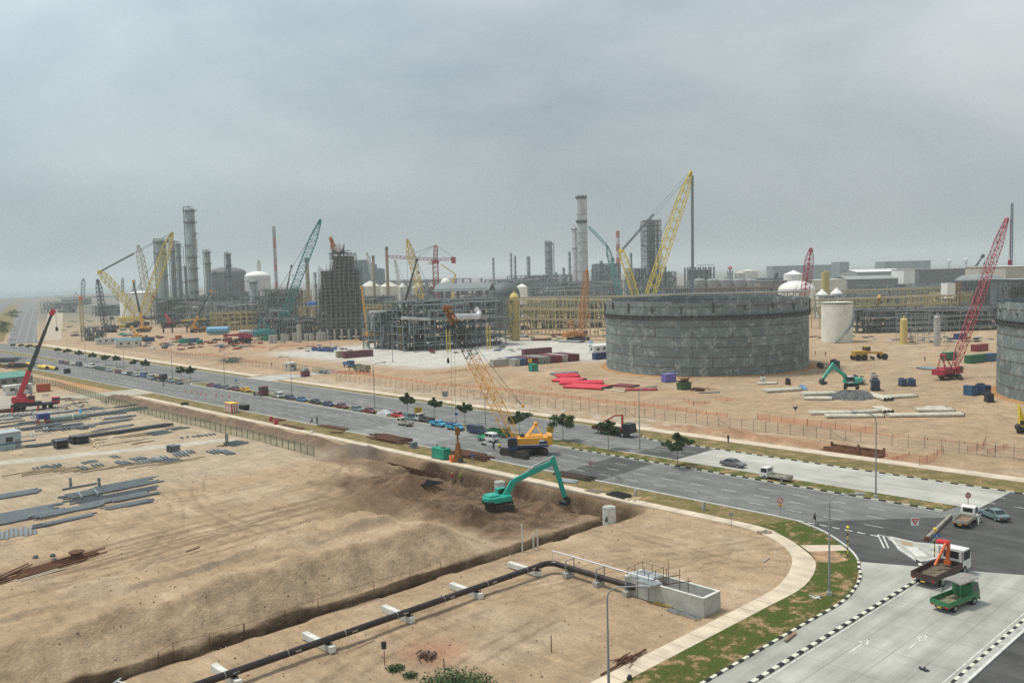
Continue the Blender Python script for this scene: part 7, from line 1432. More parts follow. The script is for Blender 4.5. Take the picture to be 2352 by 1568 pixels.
core.build('core_structure', mat('core_grey', (.12, .135, .13), .8, 0, .35, .4), t); sc_.build('scaffolding', mat('scaffold_grey', (.25, .28, .275), .6, .2, .2), t); bd.build('scaffold_boards', mat('scaffold_board', (.32, .32, .29), .85, 0, .3), t)
mb = MB()
for i in range(7): mb.bar((mpx(-190+i*62), mpx(-150)+2.4, 0), (mpx(-190+i*62), mpx(-150)+2.4, gz(1130)), 1.2)
mb.build('concrete_leg', CONC, t); mb = MB(); q0 = RD('R2', 640, 440, 512)-tp; 
def tl(v): a = rot2(v.x, v.y, -FACE); return Vector((a[0], a[1], v.z))
z1 = gz(350); mb.tube((mpx(-85), 0, gz(350)), (mpx(-60), 0, gz(430)), 1.0, 1.5, 12); mb.tube((mpx(-96), 0, z1), (mpx(-74), 0, z1+.8), 1.7, 1.7, 12); mb.build('orange_duct', mat('duct_orange', (.38, .14, .06), .7), t, smooth=True)
mb = MB(); mb.tube((mpx(-52), 0, gz(415)), (mpx(2), 0, gz(450)), 3.0, 3.2, 14); mb.tube((mpx(2), 0, gz(450)), (mpx(14), 0, gz(458)), 3.2, 1.5, 14); mb.build('vessel', SILV, t, smooth=True)
mb = MB(); rr = random.Random(9)
for i in range(26): x = mpx(rr.uniform(-95, 110)); z = gz(490); mb.bar((x, rr.uniform(-6, 6), z-2), (x, rr.uniform(-6, 6), z+rr.uniform(1, 7) if x < mpx(30) else z+rr.uniform(0, 3)), .18)
for i in range(8): mb.box((mpx(rr.uniform(-80, 60)), 0, gz(485)+rr.uniform(0, 4)), (rr.uniform(3, 9), 6, .2))
mb.build('top_frame', DKSTEEL, t)
# two big grey modules with white gravel in front
MODG = mat('module_grey', (.20, .24, .235), .6, .15, .25, .4)
p1 = (Q('R2', 1370, 1325)+Q('R2', 2105, 1275))/2; a = Q('R2', 1370, 1325); b = Q('R2', 2105, 1275); rzm = math.atan2((b-a).y, (b-a).x); Lm = (b-a).length; perp = Vector((-math.sin(rzm), math.cos(rzm), 0)); dm = 26
unit('big grey five level pipe module at the edge of the white gravel', a+(b-a)*.40+perp*dm/2, rzm, Lm*1.22, dm, ZT(p1+perp*6, 'R2', 880), 6, 10, 4, m=MODG, seed=21, pipes=120, vess=26, t_=.42, fill=.62)
p1 = AT('R2', 1060, 440); unit('smaller grey pipe module left of the big one', p1, rzm+.25, WD(p1, 300), 16, ZT(p1, 'R2', 985), 4, 5, 3, m=MODG, seed=22, pipes=50, vess=10, t_=.42, fill=.5)
for lb, x, y0, y1, r_, dd in (('fat silver duct elbow on the front of the big module', 1650, 1030, 1870, 1.5, 415), ('silver pipe along the second level of the big module', 1190, 1040, 1440, .8, 412), ('silver header pipe on the top of the smaller module', 905, 990, 1190, .8, 428)):
    a = RD('R2', x, y0, dd); b = RD('R2', y1, y0+(-5 if dd != 412 else 12), dd+8); t = thing('silver_duct', lb, 'duct', a); mb = MB(); v = b-a; mb.tube((0, 0, 0), v, r_, n=12)
    if r_ > 1: mb.path([v, v+Vector((1.5, 1.5, 1.6)), v+Vector((.5, 3, 3.5))], r_, 10)
    mb.build('tube', SILV, t, smooth=True)
for i, (x, y) in enumerate(((1605, 1320), (1960, 1270), (1195, 1200))):
    p = AT('R2', x, 408+i*8); t = thing('yellow_mast', 'narrow yellow ladder tower on the face of the grey modules', 'ladder tower', (p.x, p.y, 0), FACE, 'yellow ladder towers'); mb = MB(); h = ZT(p, 'R2', [1140, 1110, 1060][i]); z0 = 0
    for sx_ in (-.8, .8): mb.bar((sx_, 0, 0), (sx_, 0, h), .3)
    for k in range(int(h/1.2)): mb.bar((-.8, 0, k*1.2), (.8, 0, k*1.2+.4), .25)
    mb.build('frame', YEL, t)
# gable shed frame and arched dome behind
p = AT('R2', 1690, 520); t = thing('shed_frame', 'bare grey gable roofed shed frame behind the big module', 'shed', (p.x, p.y, 0), FACE-.12); w_ = WD(p, 620); h0 = ZT(p, 'R2', 800); h1 = ZT(p, 'R2', 738); D_ = 26; mb = MB(); mb2 = MB()
for i in range(10):
    x = -w_/2+w_*i/9
    for y in (-D_/2, D_/2): mb.bar((x, y, 0), (x, y, h0), .5)
    mb.bar((x, -D_/2, h0), (x, 0, h1), .4); mb.bar((x, D_/2, h0), (x, 0, h1), .4); mb.bar((x, -D_/2, h0), (x, D_/2, h0), .3)
for z in (h0, (h0+20)/2+4): [mb.bar((-w_/2, y, z), (w_/2, y, z), .4) for y in (-D_/2, D_/2)]
mb.build('frame', PGREY, t); mb2._add([(-w_*.28, -D_/2-.5, h0), (w_/2, -D_/2-.5, h0), (w_/2, 0, h1+.3), (-w_*.28, 0, h1+.3)], ((0, 1, 2, 3),)); mb2._add([(-w_*.28, D_/2+.5, h0), (w_/2, D_/2+.5, h0), (w_/2, 0, h1+.3), (-w_*.28, 0, h1+.3)], ((0, 1, 2, 3),)); mb2.build('roof', mat('shed_roof', (.19, .22, .22), .6, 0, .1, .1), t)
p = AT('R2', 2105, 560); t = thing('arched_hall', 'dark grey rounded dome roofed tank behind the big module', 'tank', (p.x, p.y, 0)); R0 = WD(p, 275)/2; h = ZT(p, 'R2', 830); mb = MB(); mb.lathe([(R0, 0), (R0, h)], n=48); mb.build('shell', DKT, t, smooth=True); mb = MB(); hh = ZT(p, 'R2', 722)-h; mb.lathe([(R0, h)]+[(R0*math.cos(a), h+hh*math.sin(a)) for a in [i*math.pi/20 for i in range(1, 10)]]+[(.01, h+hh)], n=48); mb.build('roof', mat('dome_slate', (.115, .135, .14), .6, .1, .1, .05), t, smooth=True)
def silo(label, r, x, d, ytop, wpx, m=WTK, name='silo', rings=True, rise=.5):
    p = AT(r, x, d); h = ZT(p, r, ytop); R0 = WD(p, wpx)/2; t = thing(name, label, 'silo', p); MB().lathe([(R0, 0), (R0, h-R0*rise)], n=28).build('shell', m, t, smooth=True); MB().lathe([(R0*1.01, h-R0*rise-.02), (R0*.8, h-R0*rise*.45), (R0*.4, h-.1), (.01, h)], n=28).build('roof', m, t, smooth=True)
    mb = MB(); mb.lathe([(R0*.25, h-.3), (R0*.25, h+1.0)], n=10); mb.build('vent', m, t); return t
YTK = mat('pale_yellow_tank', (.60, .46, .15), .5, 0, .1, .15)
silo('pale yellow round topped vessel right of the big grey module', 'R2', 2193, 470, 818, 82, YTK, 'yellow_vessel', rise=.9); unit_at('straw yellow scaffold frame around the yellow vessel', 'R2', 2165, 468, 880, 130, 9, 5, 3, 2, m=SCAF, seed=31, pipes=10, vess=1, t_=.35, fill=.2)
tank_at('small white cone roofed tank between dome and tall stack', 'R2', 2258, 700, 765, 95, WTK, 'cone', 2.5, stair=False, rail=False)
# tan stacks, mast, far cluster
for lb, r, x, d, yt, w_ in (('tan concrete stack left of the scaffolded tower', 'R2', 380, 620, 520, 34), ('leaning looking tan stack right of the scaffolded tower', 'R2', 962, 640, 500, 25), ('tallest tan stack with a dark tip', 'R2', 1082, 640, 422, 27)):
    p = AT(r, x, d); h = ZT(p, r, yt); R0 = WD(p, w_)/2; t = thing('stack', lb, 'chimney', p); MB().lathe([(R0*1.15, 0), (R0, h)], n=20).build('shaft', TAN, t, smooth=True); MB().lathe([(R0*1.15, h-1.5), (R0*1.15, h), (R0*.8, h+1), (.01, h+1)], n=16).build('cap', PGREY, t)
p = AT('R2', 98, 900); h = ZT(p, 'R2', 230); t = thing('radio_mast', 'very thin red and white mast left of the teal crane', 'mast', p); mb = MB()
for i in range(8): mb.m = i % 2; lat(mb, (0, 0, h*i/8), (0, 0, h*(i+1)/8), 1.9, 1.9, 4, .45)
mb.build('mast', [mat('mast_red', (.35, .10, .09), .6), PGREY2], t)
p = AT('R2', 868, 1500); t = thing('silo_block', 'blue grey block of tall silos behind the scaffolded tower', 'silo block', p, FACE); mb = MB(); h = ZT(p, 'R2', 570)
for i in range(5): mb.lathe([(9, 0), (9, h-(8 if i == 4 else 0)), (.01, h+3-(8 if i == 4 else 0))], (-26+i*13, 0, 0), 18)
mb.build('silo', mat('blue_grey_silo', (.10, .16, .18), .7, 0, .1, .05), t, smooth=True); MB().box((-10, 0, h+4), (34, 14, 8)).build('head_house', mat('blue_grey_head', (.09, .14, .16)), t)
for lb, x, d, yt, w_ in (('wide white tank first right of the scaffolded tower', 920, 950, 760, 180), ('wide white tank second right of the scaffolded tower', 1085, 1000, 762, 170), ('low white tank behind the yellow latticed crane', 1205, 1050, 770, 80), ('white cone roofed tank behind the dark telescopic jib', 1335, 900, 775, 100), ('pale tank behind the gable shed frame', 1455, 1000, 780, 80)): tank_at(lb, 'R2', x, d, yt, w_, WTK2, 'cone', 6, stair=False, rail=False, n=32)
p = AT('R2', 1585, 1100); R0 = WD(p, 92)/2; t = thing('gas_sphere', 'white spherical tank just right of the red tower crane', 'tank', p); z = ZT(p, 'R2', 688)-R0; mb = MB(); mb.lathe([(.01, z-R0)]+[(R0*math.sin(a), z-R0*math.cos(a)) for a in [i*math.pi/14 for i in range(1, 14)]]+[(.01, z+R0)], n=28); mb.build('sphere', WTK, t, smooth=True); mb = MB(); [mb.bar((R0*.95*math.cos(i*.785), R0*.95*math.sin(i*.785), 0), (R0*.95*math.cos(i*.785), R0*.95*math.sin(i*.785), z), .9) for i in range(8)]; mb.build('leg', PGREY, t)
FAR = [('first slim far column right of the dome', 'R2', 2008, 1600, 510, 26), ('pair of far columns, taller one with a hooked top', 'R2', 2165, 1500, 465, 24), ('pair of far columns, shorter one beside the hooked', 'R2', 2200, 1500, 490, 26), ('far lattice clad column between the pair and the ribbed column', 'R2', 2318, 1500, 495, 44)]
for lb, r, x, d, yt, w_ in FAR: col_at(lb, r, x, d, yt, w_*.6, FARG, plats=7, riser=1, ladder=False)
col_at('ribbed dark silver column with a bright spot far left of the main stack', 'R3', 442, 1450, 655, 58, TGD, plats=6, riser=2); col_at('short far column tip near the ribbed column', 'R3', 568, 1450, 890, 20, FARG, plats=4, riser=1); col_at('slender far column just left of the twin stack', 'R3', 622, 1400, 745, 20, FARG, plats=6, riser=1)
p = AT('R3', 670, 1150); column('grey companion column directly left of the main silver stack', p, WD(p, 48)/2, ZT(p, 'R3', 525), SILV, plats=4, riser=0, toprig=True)
p = AT('R3', 733, 1100); h = ZT(p, 'R3', 250); R0 = WD(p, 74)/2; t = thing('main_stack', 'tall silver stack with two platform rings in the centre right', 'chimney', p); MB().lathe([(R0*1.15, 0), (R0*1.08, h*.35), (R0, h*.7), (R0, h), (R0*.9, h), (R0*.9, h-2)], n=32).build('shaft', SILV, t, smooth=True)
for y in (275, 485): z = ZT(p, 'R3', y); mb = MB(); mb.lathe([(R0, z-1.8), (R0*1.42, z), (R0*1.42, z+.4), (R0, z+.4)], n=28); mb.lathe([(R0*1.40, z+.4), (R0*1.42, z+1.6)], n=28); mb.build('platform', DKSTEEL, t)
mb = MB()
for i in range(9): z = h*(.1+.09*i); mb.lathe([(R0*1.1, z), (R0*1.16, z+.1), (R0*1.1, z+.4)], n=24)
v = Vector((-p.y, p.x, 0)).normalized()*-1*(R0*1.2); mb.bar(v, v*1.0+Vector((0, 0, h)), .7); mb.build('stiffener', PGREY, t)
p = AT('R3', 1047, 1500); h = ZT(p, 'R3', 565); R0 = WD(p, 34)/2; t = thing('striped_stack', 'red and white banded chimney behind the yellow crane mast', 'chimney', p); mb = MB(); nb = 9
for i in range(nb): mb.m = i % 2; z0, z1 = h*i/nb, h*(i+1)/nb; mb.lathe([(R0*(1.2-.2*i/nb), z0), (R0*(1.2-.2*(i+1)/nb), z1)], n=20)
mb.build('shaft', [mat('stack_red', (.42, .10, .09), .6), mat('stack_white', (.55, .52, .48), .6)], t)
unit_at('scaffold clad square tower behind the big yellow crane boom', 'R3', 1340, 1000, 480, 150, 26, 16, 5, 4, m=mat('tower_scaffold_grey', (.13, .16, .16), .7, .1, .2, .2), seed=41, pipes=30, vess=5, t_=.45, fill=.7); col_at('column inside the scaffold clad tower', 'R3', 1345, 1002, 465, 62, TGD, plats=6, riser=2)
col_at('thin far column with one long arm right of the striped chimney', 'R3', 1163, 1100, 760, 18, TGD, plats=4, riser=1)
unit_at('dark refinery block behind and left of the striped chimney', 'R3', 940, 1200, 860, 220, 40, 7, 7, 3, m=FARG, seed=42, pipes=60, vess=14, t_=1.0, fill=.7); unit_at('low refinery piping left of the main stack', 'R3', 350, 1300, 960, 560, 50, 3, 14, 2, m=FARG, seed=43, pipes=70, vess=16, t_=1.0, fill=.6); unit_at('refinery piping around the foot of the main stack', 'R3', 800, 950, 1010, 560, 40, 3, 14, 2, m=PGREY, seed=44, pipes=80, vess=18, t_=.7, fill=.5); unit_at('dark process block right of the scaffold clad tower', 'R3', 1480, 1050, 930, 110, 30, 5, 4, 3, m=FARG, seed=45, pipes=24, vess=6, t_=.8, fill=.6); unit_at('process framework left of the scaffold clad tower', 'R3', 1200, 1020, 900, 150, 30, 5, 5, 3, m=FARG, seed=46, pipes=30, vess=6, t_=.8)
unit_at('low far refinery piping right of the dome', 'R2', 2180, 1500, 700, 500, 50, 3, 12, 2, m=FARG, seed=47, pipes=60, vess=14, t_=1.2, fill=.6); unit_at('hazy low plant behind the red tower crane', 'R2', 1350, 1900, 705, 900, 60, 2, 14, 2, m=FARG, seed=48, pipes=40, vess=14, t_=1.6, fill=.8)
p = AT('R3', 1760, 1250); t = thing('platform_building', 'dark open platform building with a white roof behind the hoist line', 'building', (p.x, p.y, 0), FACE); w_ = WD(p, 230); h = ZT(p, 'R3', 885); mb = MB(); [mb.bar((x*w_/2, y*10, 0), (x*w_/2, y*10, h), 2) for x in (-1, -.6, -.2, .2, .6, 1) for y in (-1, 1)]; [mb.box((0, 0, z), (w_, 20, 1.0)) for z in (h*.45, h*.7, h*.9)]; mb.build('frame', FARG, t); MB().box((0, 0, h*.68), (w_*.8, 16, h*.4)).build('machinery', PDARK, t); MB().box((w_*.17, 0, h+2.5), (w_*.68, 24, 1.4)).build('roof', WHITE, t); MB().box((-w_*.33, 0, h), (w_*.34, 24, 1.2)).build('roof', WHITE, t)
# long racks
def rk(label, r, x0, x1, d0, d1, ytop, w, m, n, **k): a = AT(r, x0, d0); b = AT(r, x1, d1); h = ZT((a+b)/2, r, ytop); return rack(label, a, b, h, w, m, n, **k)
rk('long straw yellow pipe rack left of the big tank', 'R3', 170, 960, 520, 470, 1175, 9, SCAF, 12, levels=3, pipes=4, t_=.4, diag=.8, pm=TAN); rk('second straw yellow rack just behind the first', 'R3', 190, 1500, 600, 560, 1150, 9, SCAF, 16, levels=3, pipes=4, t_=.42, diag=.8, pm=TAN)
rk('brown long pipe bridge beyond the big tank', 'R3', 1290, 2700, 760, 700, 1075, 12, mat('rack_brown', (.16, .12, .10), .8), 34, levels=2, pipes=6, t_=.6, pm=mat('pipe_rust_brown', (.14, .085, .07), .8)); rk('grey pipe bridge level with the tank rim', 'R3', 1200, 2700, 620, 600, 1120, 10, mat('rack_straw_grey', (.36, .32, .22), .7), 30, levels=2, pipes=5, t_=.5)
unit_at('dark pipework mass under the straw yellow racks', 'R3', 560, 560, 1215, 780, 12, 3, 16, 2, m=PDARK, seed=51, pipes=60, vess=16, t_=.4, fill=.5, pm=TAN)
for i in range(5): silo('row of small grey domed tanks behind the brown bridge', 'R3', 1760+i*115, 900, 985, 105, mat('grey_dome_tank', (.24, .25, .25), .7, 0, .1, .1), 'storage_tank', rise=.3)['group'] = 'small grey domed tanks'
tank_at('pale beige low tank behind the brown bridge', 'R3', 2120, 1300, 940, 90, mat('beige_tank', (.50, .48, .42), .6), 'cone', 4, stair=False, rail=False); tank_at('large cream low tank far behind the brown bridge', 'R3', 2190, 1500, 920, 170, WTK2, 'cone', 3, stair=False, rail=False)
# right side
unit_at('dense dark pipe structure with straw yellow top behind the white tank', 'R4', 1480, 460, 1010, 1320, 16, 4, 22, 2, m=mat('rack_dark_grey', (.10, .115, .115), .7, .1, .3, .3), seed=61, pipes=170, vess=34, t_=.32, fill=.55); rk('straw yellow rack along the top of the dark pipe structure', 'R4', 440, 1720, 500, 520, 925, 9, SCAF, 18, levels=2, pipes=4, t_=.4, diag=.8, pm=TAN); rk('straw yellow rack behind the small cone roofed tanks', 'R4', 520, 1660, 640, 640, 850, 9, SCAF, 16, levels=2, pipes=3, t_=.42, diag=.8, pm=TAN)
unit_at('grey pipe structure between the sheds and the racks', 'R4', 1100, 720, 860, 900, 14, 2, 18, 2, m=PGREY, seed=62, pipes=70, vess=18, t_=.5, fill=.5)
GSH = corr('grey_shed_sheet', (.16, .175, .18)); 
def shed_at(label, r, x0, x1, d, ytop, D_, m, rm, gable=0, name='warehouse', nwin=0):
    p = AT(r, (x0+x1)/2, d); h = ZT(p, r, ytop); return cabin(label, (p.x, p.y, 0), FACE, WD(p, x1-x0), D_, h, m, rm, gable, nwin, name=name, door=False, over=.8)
shed_at('long dark grey warehouse behind the yellow silo', 'R4', 735, 1215, 950, 752, 40, GSH, mat('shed_roof_grey', (.30, .31, .31)), 3); shed_at('long low warehouse with a bright white roof', 'R4', 800, 1210, 1150, 690, 60, mat('shed_wall_grey', (.30, .31, .31)), WHITE, 3); shed_at('white end block joined to the long corrugated warehouse', 'R4', 1235, 1330, 930, 668, 30, WHITE, WHITE); shed_at('very long corrugated grey warehouse right of the white block', 'R4', 1332, 1940, 960, 665, 50, GSH, mat('shed_roof_grey', (.30, .31, .31)), 0)
for lb, x0, x1, d, y in (('hazy far flat shed furthest left of the far sheds', 110, 700, 2300, 635), ('second hazy far shed left of the white roofed warehouse', 690, 770, 2200, 605), ('hazy far shed behind the white roofed warehouse', 1080, 1480, 2300, 598), ('grey low flat store behind the white domed tank', 0, 160, 1100, 745)): shed_at(lb, 'R4', x0, x1, d, y, 60, FARG, FARG)
shed_at('low cream store left of the yellow silo', 'R4', 450, 735, 900, 760, 30, WTK2, WTK); shed_at('brown low store left of the white domed tanks', 'R4', 0, 235, 800, 770, 20, mat('brown_store', (.22, .20, .18)), PGREY2)
for x, d, yt, w_ in ((1690, 4200, 575, 42), (1840, 4200, 565, 42)):
    p = AT('R4', x, d); R0 = WD(p, w_)/2; z = ZT(p, 'R4', yt)-R0; t = thing('radar_dome', 'tiny pale radar dome on the hazy horizon', 'radar dome', p, 0, 'radar domes'); MB().lathe([(.01, z-R0)]+[(R0*math.sin(a), z-R0*math.cos(a)) for a in [i*math.pi/10 for i in range(1, 10)]]+[(.01, z+R0)], n=20).build('dome', WHITE, t, smooth=True); MB().lathe([(R0*.4, 0), (R0*.4, z-R0*.8)], n=10).build('tower', FARG, t)
tank_at('upper white drum behind the white domed tank', 'R4', 318, 820, 715, 165, WTK, 'cone', 4, stair=False, rail=False); tank_at('big white domed tank left of the small cone roofed pair', 'R4', 345, 700, 855, 315, WTK, 'dome', 7.5, stair=False); tank_at('small white cone roofed tank, left one of the pair', 'R4', 570, 600, 895, 108, WTK, 'cone', 4, rail=False); tank_at('small white cone roofed tank, right one of the pair', 'R4', 698, 600, 882, 104, WTK, 'cone', 4, rail=False)
silo('tall pale yellow silo with dark cap behind the cone roofed pair', 'R4', 600, 660, 688, 66, mat('silo_yellow', (.48, .40, .14), .6), rise=.1)
p = Q('R4', 700, 1318); p = p+Vector((p.x, p.y, 0)).normalized()*WD(p, 260)/2; h = ZT(Q('R4', 700, 1318), 'R4', 985); tank('cream white upright tank with spiral stair on the sand', (p.x, p.y, 0), WD(p, 262)/2, h, mat('cream_white_tank', (.72, .70, .63), .6, 0, .12, .25), 'cone', rise=1.5, stair=True, stair_side=1, rings=0)
silo('pale yellow upright cylinder standing on the sand', 'R4', 1291, 388, 1100, 62, YTK, 'process_vessel', rise=.4); silo('silver upright cylinder standing on the sand', 'R4', 1583, 376, 1078, 56, SILV, 'process_vessel', rise=.4)
for lb, x, w_, yt in (('grey scaffold frame around the silver cylinder', 1580, 95, 1070), ('grey scaffold frame around the yellow cylinder', 1290, 90, 1060), ('open scaffold bay between the two cylinders', 1435, 130, 1060)): unit_at(lb, 'R4', x, 392, yt, w_, 5, 6, 2, 1, m=PGREY2, seed=x, pipes=0, vess=0, t_=.14, deck=False, equip=False, brace=True)
p = AT('R4', 1680, 560); t = thing('white_container_tower', 'narrow white upright box above the racks', 'stair tower', (p.x, p.y, 0), FACE); w_ = WD(p, 72); h = ZT(p, 'R4', 792); h0 = ZT(p, 'R4', 925); MB().box((0, 0, (h+h0)/2), (w_, 8, h-h0)).build('cladding', WHITE, t); mb = MB(); lat(mb, (0, 0, 0), (0, 0, h0), 8, 8, 6, .7); mb.build('frame', PGREY, t); mb = MB(); lat(mb, (w_*.75, 0, 0), (w_*.75, 0, h), 5, 5, 12, .6); mb.build('ladder_tower', mat('rust_ladder', (.30, .16, .09)), t)
p = AT('R4', 1955, 620); R0 = WD(p, 400)/2; t = tank('pale grey domed tank wrapped in scaffold rings', (p.x, p.y, 0), R0, ZT(p, 'R4', 775), mat('scaffolded_tank_grey', (.24, .26, .26), .7, 0, .2, .15), 'dome', rise=ZT(p, 'R4', 705)-ZT(p, 'R4', 775), rings=5, stair=False); mb = MB()
for i in range(60): a = i*math.pi/30; k = R0+1.5; mb.bar((k*math.cos(a), k*math.sin(a), 0), (k*math.cos(a), k*math.sin(a), ZT(p, 'R4', 765)), .25)
for k_ in range(9): z = (k_+1)*ZT(p, 'R4', 775)/9; mb.lathe([(R0+1.5, z), (R0+1.7, z+.2)], n=48)
mb.build('scaffolding', PGREY, t)
shed_at('pinkish tall hall with a white roof at the right edge', 'R4', 2000, 2500, 700, 640, 60, mat('pink_hall', (.44, .40, .36)), WTK, 0, 'hall'); shed_at('dark grey block before the pinkish hall', 'R4', 2165, 2500, 560, 755, 30, mat('dark_block', (.10, .115, .13), .7, 0, .3, .1), PGREY2, 0, 'hall')
unit_at('dark scaffold framework in front of the dark grey block', 'R4', 2330, 545, 780, 340, 12, 8, 7, 1, m=PDARK, seed=71, pipes=20, vess=4, t_=.4)
p = AT('R4', 2235, 900); h = ZT(p, 'R4', 85); t = thing('radio_mast', 'thin blue grey mast with stays right of the red crane tip', 'mast', p); mb = MB(); lat(mb, (0, 0, 0), (0, 0, h), 1.6, 1.6, 40, .4); mb.build('mast', mat('mast_blue', (.05, .09, .16), .6), t); mb = MB(); [mb.bar((0, 0, h*.82), (x, 0, 0), .12) for x in (-18, 20)]; mb.build('stay', DKSTEEL, t)
p = AT('R3', 2030, 1300); t = thing('ball_top_mast', 'lattice tower with a red ball far behind the big tank', 'mast', p); h = ZT(p, 'R3', 915); mb = MB(); lat(mb, (0, 0, 0), (0, 0, h), 5, 5, 12, .8); mb.build('mast', FARG, t); MB().lathe([(.1, h), (4, h+3.5), (.1, h+7)], n=12).build('red_ball', REDP, t, smooth=True)
# ================= cranes in the plant =================
CRY = pc('plant_crane_yellow', (.66, .50, .12), .5); CRP = pc('pale_crane', (.55, .50, .42), .6); CRR = pc('plant_crane_red', (.34, .02, .045), .5); CRT = pc('plant_crane_teal', (.03, .27, .27), .5); CRB = pc('bright_crane_yellow', (.72, .55, .05), .5)
def cr_at(label, r, bx, by, d, tx, ty, c, s, bw, dd=0, **k):
    p = AT(r, bx, d) if by is None else Q(r, bx, by); p = Vector((p.x, p.y, 0)); tip = RD(r, tx, ty, DEP(p)+dd); return crawler_crane(label, p, tip, c, s, bw, **k)
# heavy lift with back mast
def heavy(label, r, bx, d, tx, ty, mx_, my_, c, s, bw, tt, hx=None, hy=None):
    p = AT(r, bx, d); tip = RD(r, tx, ty, d); t = crawler_crane(label, p, tip, c, s, bw, n=30, tt=tt); M_ = RD(r, mx_, my_, d)-p; mb = MB(); f0 = Vector((0, 0, 4*s))+M_*.02; lat(mb, f0, M_, bw*.5, bw*.8, 18, tt*.85); m_ = mb.build('back_mast', c, t); mb = MB(); mb.tube(M_-Vector((1, 0, 0))*bw*.25, M_+Vector((1, 0, 0))*bw*.25, bw*.25, n=10); mb.build('mast_head', c, m_)
    T = tip-p; mb = MB(); [mb.bar(M_+Vector((0, o, 0)), T+Vector((0, o, 0)), .4*tt) for o in (-bw*.3, bw*.3)]; k = M_.lerp(T, .47); mb.bar(M_, k, 1.6*tt, 2.4*tt); mb.build('pendant_line', PGREY, t)
    if hx is not None: mb = MB(); a = RD(r, tx+14, ty+30, d)-p; b = RD(r, hx, hy, d)-p; mb.bar(a, b, bw*.32); mb.build('hoist_line', mat('hoist_grey', (.16, .19, .21), .6), t)
    return t
heavy('pale yellow heavy lift crane with back mast left of the tower group', 'R1', 1215, 740, 1518, 350, 882, 690, CRY, 2.6, 6.5, .55); heavy('bright yellow heavy lift crane with tall hoist line behind the big tank', 'R3', 1235, 620, 1682, 50, 1070, 742, CRB, 2.2, 5.6, .45, 1700, 1180)
cr_at('pinkish white lattice crane leaning left behind the yellow one', 'R1', 1350, None, 860, 1220, 460, CRP, 2.2, 5, n=26, tt=.5); cr_at('dark upright lattice crane with a navy body', 'R1', 945, None, 650, 862, 765, pc('dark_crane', (.05, .055, .08)), 1.7, 3, n=24, tt=.35, hook=None); cr_at('tiny blue grey crane on the hazy shore', 'R1', 715, None, 1900, 735, 752, pc('hazy_blue_crane', (.08, .14, .20)), 3, 7, n=14, tt=1.0); cr_at('teal lattice crane leaning to the tower group', 'R2', 60, None, 520, 472, 180, CRT, 2.0, 4.2, n=34, tt=.42)
cr_at('pale yellow lattice crane with grey hoist column before the red tower crane', 'R2', 1420, None, 760, 1240, 350, CRY, 2.2, 5, n=26, tt=.5, hook=8); cr_at('teal crane behind the main silver stack', 'R3', 1090, None, 900, 945, 700, CRT, 2.4, 4.6, n=22, tt=.5, jib=RD('R3', 782, 528, 905)); cr_at('short orange lattice crane in front of the main silver stack', 'R3', 690, None, 455, 765, 915, pc('rusty_orange_crane', (.48, .19, .05), .6), 1.5, 2.6, n=22, tt=.25, hook=14)
cr_at('thin red lattice crane above the white domed tank', 'R4', 375, None, 640, 472, 490, CRR, 2.0, 4.2, n=24, tt=.36)
b = Q('M4', 1700, 400); b = Vector((b.x, b.y, 0)); tip = RD('R4', 2200, 230, DEP(b)+12); t = crawler_crane('big red lattice crane standing on the sand before the right grey tank', b, tip, CRR, 1.15, 2.0, n=40, tt=.17, hook=None, cab=CRR, stripe=CRR, body_rz=H2*.3)
mb = MB(); a = tip-b; mb.bar(a+Vector((.8, -.8, 0)), Vector((a.x+.8, a.y-.8, a.z-13)), .12); mb.box(Vector((a.x+.8, a.y-.8, a.z-13.5)), (.8, .8, 1.6)); mb.build('hook_line', CRR, t)
p = AT('R1', 732, 600); t = thing('lattice_mast', 'straw yellow caged mast with an orange top near the far road', 'mast', p); h = ZT(p, 'R1', 935); mb = MB(); lat(mb, (0, 0, 0), (0, 0, h), 1.8, 1.8, 16, .3); mb.build('mast', SCAF, t); MB().box((0, 0, h+1), (2.4, 2.4, 2)).build('top_cage', pc('mast_orange', (.6, .22, .04)), t)
# tower crane
p = AT('R2', 1503, 780); h = ZT(p, 'R2', 545); t = thing('tower_crane', 'red tower crane with level jib in front of the white tanks', 'tower crane', (p.x, p.y, 0), FACE); mb = MB(); lat(mb, (0, 0, 0), (0, 0, h), 4.4, 4.4, 20, .55, w2=4.4); mb.build('mast', CRR, t); k = WD(p, 1); ha = ZT(p, 'R2', 398); mb = MB(); lat(mb, (0, 0, h), (1.0, 0, ha), 3.8, 3.0, 9, .5, w2=1); mb.build('apex', CRR, t); mb = MB(); mb.box((0, 0, h), (6, 5, 3.4)); mb.build('slewing_unit', CRR, t)
hj = ZT(p, 'R2', 525); mb = MB(); lat(mb, (0, 0, hj), (-440*k, 0, hj+4), 2.4, 2.4, 26, .32, w2=1); mb.build('jib', CRR, t); mb = MB(); lat(mb, (0, 0, hj), (185*k, 0, hj), 2, 2, 8, .35); mb.build('counter_jib', CRR, t); MB().box((160*k, 0, hj-1), (36*k, 4, 5.5)).build('counterweight', CRR, t); mb = MB(); mb.bar((1, 0, ha), (-250*k, 0, hj+4), .28); mb.bar((1, 0, ha), (-150*k, 0, hj+3), .28); mb.bar((1, 0, ha), (170*k, 0, hj+1), .28); mb.build('tie_bar', DKSTEEL, t); MB().box((-4, -3, h-1), (3, 2.6, 3)).build('cab', WHITE, t)
